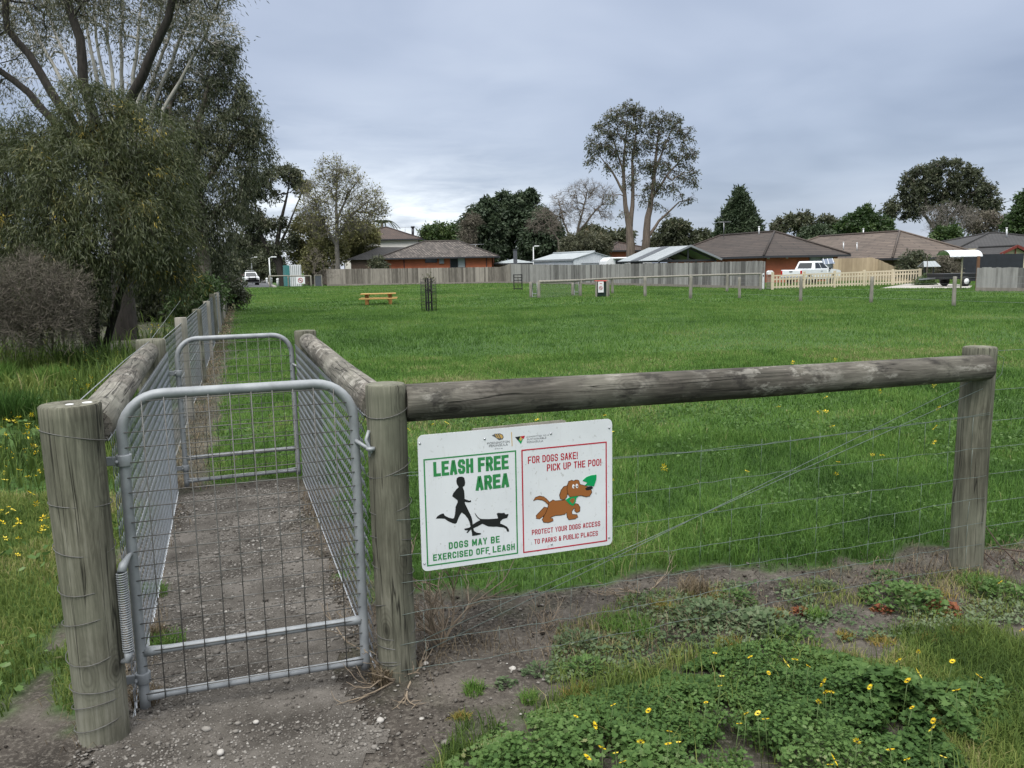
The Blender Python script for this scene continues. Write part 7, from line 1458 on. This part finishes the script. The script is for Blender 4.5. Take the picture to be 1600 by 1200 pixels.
# the capeweed bank at the lower right
def mound(X, Y): return np.clip(sdf(CAPE, X, Y) / 0.22, 0, 1) ** 0.7 * (0.05 + 0.13 * np.clip(fbm(X * 3.0 + 2, Y * 3.0, 3) * 2.0 - 0.55, 0, 1))
X, Y = in_poly_pts(CAPE, 105000); thin = np.clip((X - G(1400, 1100)[0]) / 0.5, 0, 0.7)
k = RNG.random(len(X)) > thin; X, Y = X[k], Y[k]
k = (sdf(CAPE, X, Y) + (fbm(X * 6, Y * 6, 3) - 0.5) * 0.22) > 0.0; X, Y = X[k], Y[k]
k = fbm(X * 5 + 7, Y * 5, 3) > 0.12; X, Y = X[k], Y[k]; n = len(X)
hz = mound(X, Y) * RNG.random(n) ** 0.5 + hgt(X, Y) + 0.006; big = fbm(X * 3 + 40, Y * 3, 2)
cen = np.exp(-((X - G(1230, 1070)[0]) / 0.42) ** 2)
R_ = (0.0068 + 0.0125 * np.clip((big - 0.42) * 3, 0, 1) * (0.35 + 0.9 * cen)) * RNG.uniform(0.55, 1.4, n)
k = (fbm(X * 7 + 70, Y * 7, 3) + RNG.normal(0, 0.04, n)) > 0.355; X, Y, hz, big, cen, R_ = X[k], Y[k], hz[k], big[k], cen[k], R_[k]; n = len(X)
tn = 0.62 + (fbm(X * 2.4 + 11, Y * 2.4, 3) - 0.5) * 1.2 - 0.06 * cen + RNG.normal(0, 0.15, n)
cw = leaf_patch('capeweed', np.stack([X, Y, hz], 1), R_, LOBE, 0.55, tn, LF_WEED); tag(cw, 'bank of lobed capeweed leaves at the lower right', 'ground cover', kind='stuff')
# thin stalks and grass through the bank
k = RNG.random(n) < 0.035; P = np.stack([X[k], Y[k], hgt(X[k], Y[k])], 1); m_ = len(P)
tag(grass_obj('capeweed_stalks', P, 0.05 + 0.12 * RNG.random(m_), np.full(m_, 0.0036), RNG.uniform(0.1, 0.9, m_), np.clip(RNG.normal(0.5, 0.2, m_), 0, 1), VERGE), 'grass blades growing through the capeweed bank', 'grass', kind='stuff')
# leafy weeds in the verge on the left
X, Y = in_poly_pts(LEFTP, 300000); k = dist_keep(X, Y, 2.7) & (fbm(X * 1.6 + 9, Y * 1.6, 3) > 0.47) & (RNG.random(len(X)) > dirt_mask(X, Y) * 1.2); X, Y = X[k], Y[k]; n = len(X); dd = np.hypot(X, Y)
tn = 0.5 + (fbm(X * 2 + 11, Y * 2, 3) - 0.5) * 0.9 + RNG.normal(0, 0.15, n)
tag(leaf_patch('verge_weeds', np.stack([X, Y, hgt(X, Y) + 0.015 + 0.10 * RNG.random(n)], 1), 0.014 * np.clip(dd / 3, 1, 3) * RNG.uniform(0.6, 1.4, n), LOBE, 0.6, tn, LF_WEED), 'leafy weeds among the rough grass left of the pen', 'ground cover', kind='stuff')
# clover and broad weeds in the lawn just behind the front fence
X, Y = field_pts(26000, 3.3, 9); k = keep_field(X, Y) & (fbm(X * 1.3 + 3, Y * 1.3 + 1, 3) > 0.52); X, Y = X[k], Y[k]; n = len(X)
tag(leaf_patch('lawn_weeds', np.stack([X, Y, hgt(X, Y) + 0.01 + 0.06 * RNG.random(n)], 1), 0.0085 * np.clip(np.hypot(X, Y) / 5, 1, 1.6) * RNG.uniform(0.6, 1.5, n), LOBE, 0.9, 0.42 + RNG.normal(0, 0.15, n), LF_WEED), 'clover and broad leaved weeds in the field grass', 'ground cover', kind='stuff')

# sparse low cover creeping over the bank between the fence and the capeweed
BANK = [tuple(G(*q)[:2]) for q in [(850, 1075), (870, 985), (980, 935), (1130, 915), (1300, 905), (1480, 900), (1700, 860), (1700, 975), (1560, 985), (1440, 1000), (1300, 1010), (1200, 1018), (1080, 1025), (990, 1062)]]
X, Y = in_poly_pts(BANK, 30000); k = fbm(X * 3.2 + 1, Y * 3.2 + 4, 4) + RNG.normal(0, 0.05, len(X)) > 0.535; X, Y = X[k], Y[k]; n = len(X)
tag(leaf_patch('bank_weeds', np.stack([X, Y, hgt(X, Y) + 0.006 + 0.022 * RNG.random(n)], 1), 0.0072 * RNG.uniform(0.5, 1.6, n), LOBE, 0.6, 0.5 + (fbm(X * 4, Y * 4, 2) - 0.5) + RNG.normal(0, 0.16, n), LF_GREY), 'low grey green weeds creeping over the bare bank', 'ground cover', kind='stuff')
X, Y = in_poly_pts(BANK, 26000); k = fbm(X * 2.7 + 21, Y * 2.7 + 14, 4) + RNG.normal(0, 0.05, len(X)) > 0.53; X, Y = X[k], Y[k]; n = len(X)
tag(grass_obj('bank_grass', np.stack([X, Y, hgt(X, Y)], 1), 0.035 * RNG.uniform(0.5, 1.6, n), 0.003 * RNG.uniform(0.6, 1.3, n), RNG.uniform(0.4, 1.05, n), np.clip(0.62 + (fbm(X * 3 + 8, Y * 3, 3) - 0.5) * 1.4 + RNG.normal(0, 0.15, n), 0, 1), VERGE), 'thin yellowing grass on the bare bank', 'grass', kind='stuff')

# single weeds on the bare strip
def weed(px_, py_, kind, rad, label, name='weed_clump', cat='weed'):
    g = G(px_, py_); o = np.array([g[0], g[1], 0.0]); r = thing(name, label, cat, o)
    if kind == 'grass' or kind == 'straw' or kind == 'yellow':
        n = int(160 + 9000 * rad * (rad + 0.05)); a = RNG.uniform(0, 6.28, n); q = rad * np.sqrt(RNG.random(n)) * (0.6 + 0.6 * vnoise(a * 1.5, np.full(n, px_ * 0.1))); P = np.stack([q * np.cos(a), q * np.sin(a), np.zeros(n)], 1)
        h = (0.5 + 0.5 * RNG.random(n)) * {'grass': 0.07, 'straw': 0.10, 'yellow': 0.05}[kind] * (0.8 + rad * 4)
        V, L, T, kk = blades(P, h, np.full(n, 0.0038), RNG.uniform(0.2, 1.0, n)); mt = {'grass': GRASS, 'straw': STRAW, 'yellow': LF_YEL}[kind]
        np_mesh('blades', V, L, T, mt, r, {'tint': np.repeat(np.clip(RNG.normal(0.6, 0.18, n), 0, 1), kk)})
    else:
        n = int(70 + 16000 * rad * rad); a = RNG.uniform(0, 6.28, n); q = rad * np.sqrt(RNG.random(n)) * (0.6 + 0.6 * vnoise(a * 1.2, np.full(n, px_ * 0.1))); z = 0.008 + (0.02 + 0.28 * rad) * RNG.random(n) * (1 - (q / (rad * 1.3)) ** 2)
        C_ = np.stack([q * np.cos(a), q * np.sin(a), z], 1); mt = {'leafy': LF_WEED, 'grey': LF_GREY, 'red': LF_RED, 'long': LF_WEED, 'greylong': LF_GREY}[kind]; shp = LONG if 'long' in kind else LOBE
        V, F, k = leaf_fans(C_, (0.0065 + 0.027 * rad) * RNG.uniform(0.5, 1.5, n) * (1.3 if 'long' in kind else 1), shp, 0.7, RNG, a + RNG.normal(0, 0.5, n))
        np_mesh('leaves', V, F, np.full(len(F), 3), mt, r, {'tint': np.repeat(np.clip(RNG.normal(0.5, 0.2, n), 0, 1), k)})
    return r
for a in [(828, 1100, 'grass', 0.035, 'small bright grass tuft standing alone on the bare earth'), (742, 1086, 'grass', 0.05, 'loose grass tuft on the bare earth right of the wired post'), (722, 1128, 'yellow', 0.035, 'sparse pale sprig nearest the bottom on the bare earth'),
          (975, 985, 'grass', 0.13, 'broad green grass clump on the bank below the front fence'), (905, 1012, 'greylong', 0.11, 'upright grey green weed left of the broad grass clump'), (912, 1052, 'long', 0.10, 'narrow leaved weed below the upright grey green weed'),
          (845, 1055, 'greylong', 0.07, 'flat rosette weed beside a white stone on the bare earth'), (790, 1075, 'grey', 0.05, 'tiny drab rosette between two grass tufts on the bare earth'), (900, 1090, 'yellow', 0.07, 'yellow green grass sprout at the edge of the capeweed'),
          (1105, 968, 'grey', 0.17, 'grey green leafy weed mat right of the broad grass clump'), (1190, 985, 'grey', 0.17, 'grey green leafy weed mat in the middle of the bank'), (1150, 940, 'leafy', 0.10, 'leafy weed on the crest of the bank below the fence wire'), (1240, 1000, 'leafy', 0.10, 'leafy weed joining the top of the capeweed bank'),
          (1035, 950, 'yellow', 0.05, 'small yellow tuft left of the rusty tuft on the bank crest'), (1105, 935, 'yellow', 0.09, 'yellow orange dry tuft on the bank crest'), (1140, 1010, 'yellow', 0.06, 'pale yellow tuft at the foot of the grey leafy mats'), (1215, 965, 'yellow', 0.05, 'yellow tuft between the leafy mats and the grass tuft'), (1085, 930, 'straw', 0.08, 'straw coloured dead tuft beside the yellow orange tuft'),
          (1275, 968, 'grass', 0.06, 'green grass tuft with rusty edge in the middle of the bare earth'), (1252, 962, 'red', 0.05, 'rusty leaved weed left of the green grass tuft'), (1378, 960, 'red', 0.05, 'brick red weed under the big leafy weed'), (1290, 925, 'greylong', 0.08, 'thin grey weed close under the fence wire'),
          (1420, 945, 'leafy', 0.20, 'biggest leafy weed mound left of the corner post'), (1385, 905, 'leafy', 0.07, 'upright leafy weed at the fence foot left of the biggest mound'), (1450, 935, 'yellow', 0.12, 'yellowing grass on the right shoulder of the biggest weed mound'), (1475, 958, 'red', 0.09, 'orange tinged weed at the right foot of the biggest mound'),
          (1530, 918, 'grass', 0.11, 'grass clump in front of the corner post'), (1555, 930, 'leafy', 0.14, 'leafy weed right of the grass clump by the corner post'), (1490, 990, 'yellow', 0.05, 'small star shaped yellow tuft below the corner post'), (1450, 1005, 'yellow', 0.05, 'small star shaped yellow tuft near the edge of the lower grass'), (1375, 1008, 'yellow', 0.06, 'flat star shaped yellow tuft on the bare earth'), (1320, 1000, 'yellow', 0.04, 'thin yellow sprig on the bare earth'),
          (235, 930, 'grass', 0.09, 'grass tuft at the foot of the left netting inside the pen'), (255, 1010, 'grass', 0.10, 'grass tuft behind the lower bars of the nearer gate'), (228, 1100, 'straw', 0.05, 'dead straw tuft at the hinge foot of the nearer gate'), (600, 1068, 'straw', 0.05, 'dead straw tuft at the foot of the wired post'), (238, 1000, 'straw', 0.07, 'dead straw tuft below the left netting')]:
    weed(*a)

def reeds(px_, py_, rad, ht, n, label, tb):
    g = G(px_, py_); r = thing('reed_clump', label, 'reeds', (g[0], g[1], 0)); a = RNG.uniform(0, 6.28, n); q = rad * np.sqrt(RNG.random(n)); P = np.stack([q * np.cos(a), q * np.sin(a), np.zeros(n)], 1)
    V, L, T, kk = blades(P, ht * RNG.uniform(0.5, 1.1, n), np.full(n, 0.009), RNG.uniform(0.1, 0.75, n)); np_mesh('blades', V, L, T, GRASS, r, {'tint': np.repeat(np.clip(RNG.normal(tb, 0.1, n), 0, 1), kk)})
reeds(15, 660, 0.32, 0.42, 1000, 'dark green reed clump at the left edge above the yellow flowers', 0.12)
reeds(82, 605, 0.32, 0.36, 800, 'bright green tall grass clump left of the pale round rail', 0.55)
reeds(-30, 600, 0.5, 0.4, 900, 'bright green tall grass at the left edge below the heath bush', 0.5)

# flowers
def flower_disc(P, R_, rg, npet=9):
    n = len(P); a = rg.uniform(0, 6.28, n)[:, None] + np.arange(npet)[None] * 2 * pi / npet; tx, ty = rg.normal(0, 0.6, n), rg.normal(-0.45, 0.6, n)
    d = np.stack([np.cos(a), np.sin(a), 0.25 + tx[:, None] * np.cos(a) + ty[:, None] * np.sin(a)], -1); s = np.stack([-np.sin(a), np.cos(a), np.zeros_like(a)], -1)
    c = P[:, None] + d * (R_ * 0.18)[:, None, None]; t_ = P[:, None] + d * R_[:, None, None]; m = P[:, None] + d * (R_ * 0.62)[:, None, None]; w_ = (R_ * 0.24)[:, None, None]
    return np.stack([c, m + s * w_, t_, m - s * w_], 2).reshape(-1, 3), npet
FL = [(1117,1021),(1172,1027),(1242,1031),(1229,1037),(1201,1052),(1263,1041),(1286,1067),(1125,1072),(1279,1097),(1290,1082),(1299,1082),(1359,1074),(1418,1064),(1436,1053),(1435,1019),(1404,1032),(1488,1034),(1494,1079),(1530,1057),(1425,1106),(1458,1127),(1456,1139),(1339,1159),(1391,1172),(1417,1187),(1297,1195),(1304,1188),(1184,1115),(1196,1124),(1155,1131),(1166,1115),(1103,1098),(958,1102),(900,1120),(930,1134),(1013,1111),(1046,1143),(1001,1160),(1060,1160),(1044,1163),(941,1169),(962,1177),(918,1184),(973,1191),(1128,1057),(1474,1183),(1563,910),(1596,985)]
f0 = None
for i, (x, y) in enumerate(FL):
    h_ = 0.185 if y > 1030 else 0.13; g = G(x, y, h_); r = thing('capeweed_flower', 'yellow daisy flower of the capeweed bank', 'flower', (g[0], g[1], 0), 0, 'yellow capeweed flowers'); R_ = random.uniform(0.008, 0.0135); rg = np.random.default_rng(i)
    m = MB(); dx, dy = random.uniform(-.03, .03), random.uniform(-.03, .03); m.tube([(dx, dy, 0), (dx * 0.3, dy * 0.3, h_ * 0.6), (0, 0, h_ - 0.002)], 0.0014, 4); m.build('stem', STEMM, r)
    V, k = flower_disc(np.array([[0, 0, h_]]), np.array([R_]), rg, 11); np_mesh('petals', V, np.arange(len(V)), np.full(len(V) // 4, 4), PETAL, r, {'tint': np.full(len(V), random.random())})
    m = MB(); m.lathe([(R_ * 0.28, 0), (R_ * 0.22, R_ * 0.16)], (0, 0, h_ + 0.001), 8); m.build('centre', CENTRE, r)
# small yellow blossoms scattered in the verge and field (past counting)
P = []
for poly, n, h_ in [([(95, 560), (185, 560), (200, 600), (130, 640), (100, 610)], 90, 0.13), ([(-20, 690), (60, 660), (75, 760), (10, 780)], 35, 0.10), ([(-20, 780), (90, 800), (90, 880), (-10, 900)], 30, 0.08), ([(0, 640), (120, 640), (120, 720), (0, 760)], 20, 0.10), ([(700, 600), (1500, 560), (1580, 800), (1000, 830)], 40, 0.07), ([(560, 640), (700, 640), (700, 800), (600, 800)], 6, 0.07), ([(230, 520), (330, 500), (300, 560), (230, 580)], 40, 0.14)]:
    q = [tuple(G(*c)[:2]) for c in poly]; X, Y = in_poly_pts(q, n * 3); k = (sdf(q, X, Y) > 0); X, Y = X[k][:n], Y[k][:n]; P.append(np.stack([X, Y, h_ * RNG.uniform(0.5, 1.2, len(X)) + 0.01], 1))
P = np.concatenate(P); V, k = flower_disc(P, 0.017 * np.clip(np.hypot(P[:, 0], P[:, 1]) / 5, 0.9, 2.2) * RNG.uniform(0.7, 1.2, len(P)), RNG, 6)
tag(np_mesh('yellow_wildflowers', V, np.arange(len(V)), np.full(len(V) // 4, 4), PETAL, None, {'tint': np.repeat(RNG.random(len(P)), k * 4)}), 'small yellow blossoms scattered through the grass', 'wildflowers', kind='stuff')

# dead twiggy plant at the post foot, a few canes at the right
DRY = pm('dry_stem', (0.27, 0.215, 0.155), (0.16, 0.125, 0.09), 8, 0.9)
CANE = pm('dark_cane', (0.075, 0.05, 0.038), (0.04, 0.028, 0.022), 8, 0.8)
def dead_plant(label, px_, py_, n, ht, spread, mat, seed, r0=0.004, name='dead_shrub'):
    g = G(px_, py_); root = thing(name, label, 'dead plant', (g[0], g[1], 0)); rg = random.Random(seed); m = MB()
    def grow_(p, d, L, r, lev):
        pts = [p]; q = Vector(p); dd = Vector(d)
        for i in range(4): dd = (dd + Vector((rg.gauss(0, .22), rg.gauss(0, .22), rg.gauss(0, .16)))).normalized(); q = q + dd * L / 4; q.z = max(q.z, 0.01); pts.append(tuple(q))
        m.tube(pts, [r, r * 0.9, r * 0.8, r * 0.65, r * 0.5], 5, cap=False)
        if lev < 2:
            for _ in range(rg.randint(2, 4)): j = rg.randint(1, 4); b_ = Vector((rg.gauss(0, .7), rg.gauss(0, .7), rg.uniform(0, .8))) + dd; grow_(pts[j], b_.normalized(), L * rg.uniform(0.4, 0.65), r * 0.6, lev + 1)
    for _ in range(n): a = rg.uniform(0, 6.28); grow_((rg.gauss(0, .008), rg.gauss(0, .008), 0.0), Vector((cos(a) * spread, sin(a) * spread, rg.uniform(0.5, 1.0))).normalized(), ht * rg.uniform(0.5, 1.0), r0, 0)
    m.build('stems', mat, root)
dead_plant('bleached dead twiggy weed at the foot of the wired post below the sign', 690, 1010, 16, 0.40, 0.5, DRY, 4, 0.0048)
dead_plant('fallen dry stalks lying at the foot of the wired post', 640, 1062, 5, 0.30, 3.0, DRY, 6, 0.005)
dead_plant('short dead stalks in the middle of the bare strip under the sign', 855, 985, 7, 0.16, 0.6, DRY, 8, 0.003)
dead_plant('flattened dead stems under the fence wire right of the sign', 1010, 930, 7, 0.26, 4.0, DRY, 9, 0.003)
g = G(1600, 935); r = thing('bramble_canes', 'dark bare arching canes beside the corner post at the right edge', 'dead plant', (g[0], g[1], 0)); m = MB()
for pts in [[(1640, 960), (1590, 905), (1540, 865), (1478, 832)], [(1650, 930), (1600, 890), (1560, 850), (1535, 815)], [(1640, 975), (1585, 925), (1530, 862), (1480, 845)], [(1660, 900), (1600, 862), (1545, 855)]]:
    w_ = [A(x, y, 3.95 + 0.1 * i) - np.array([g[0], g[1], 0]) for i, (x, y) in enumerate(pts)]; w_[0][2] = 0.0
    m.tube(w_, [0.005, 0.0045, 0.0035, 0.002], 6)
m.build('canes', CANE, r)
# larger pale stones one can tell apart
for i, (x, y, s_, lab) in enumerate([(800, 1048, 0.016, 'whitish stone beside the flat rosette weed'), (665, 1040, 0.014, 'white stone at the foot of the wired post'), (345, 1178, 0.013, 'pale stone near the bottom edge right of the left gate post'), (595, 1128, 0.014, 'paired pale stone in front of the wired post'), (660, 1127, 0.013, 'pale stone on the bare earth below the dead twiggy weed'), (400, 1130, 0.011, 'pale pebble in front of the middle of the nearer gate')]):
    g = G(x, y); b = bmesh.new(); bmesh.ops.create_icosphere(b, subdivisions=2, radius=s_); rg = random.Random(i)
    for v_ in b.verts: v_.co *= 1 + 0.12 * sin(v_.co.x * 170 + i) + rg.uniform(-.05, .05); v_.co.z *= 0.7
    me = bpy.data.meshes.new('stone'); b.to_mesh(me); b.free(); me.polygons.foreach_set('use_smooth', np.ones(len(me.polygons), dtype=bool)); me.materials.append(pm('pale_stone', (0.42, 0.40, 0.37), (0.28, 0.265, 0.24), 60, 0.85)); ob = link(bpy.data.objects.new('stone', me)); ob.location = (float(g[0]), float(g[1]), s_ * 0.45); tag(ob, lab, 'stone')
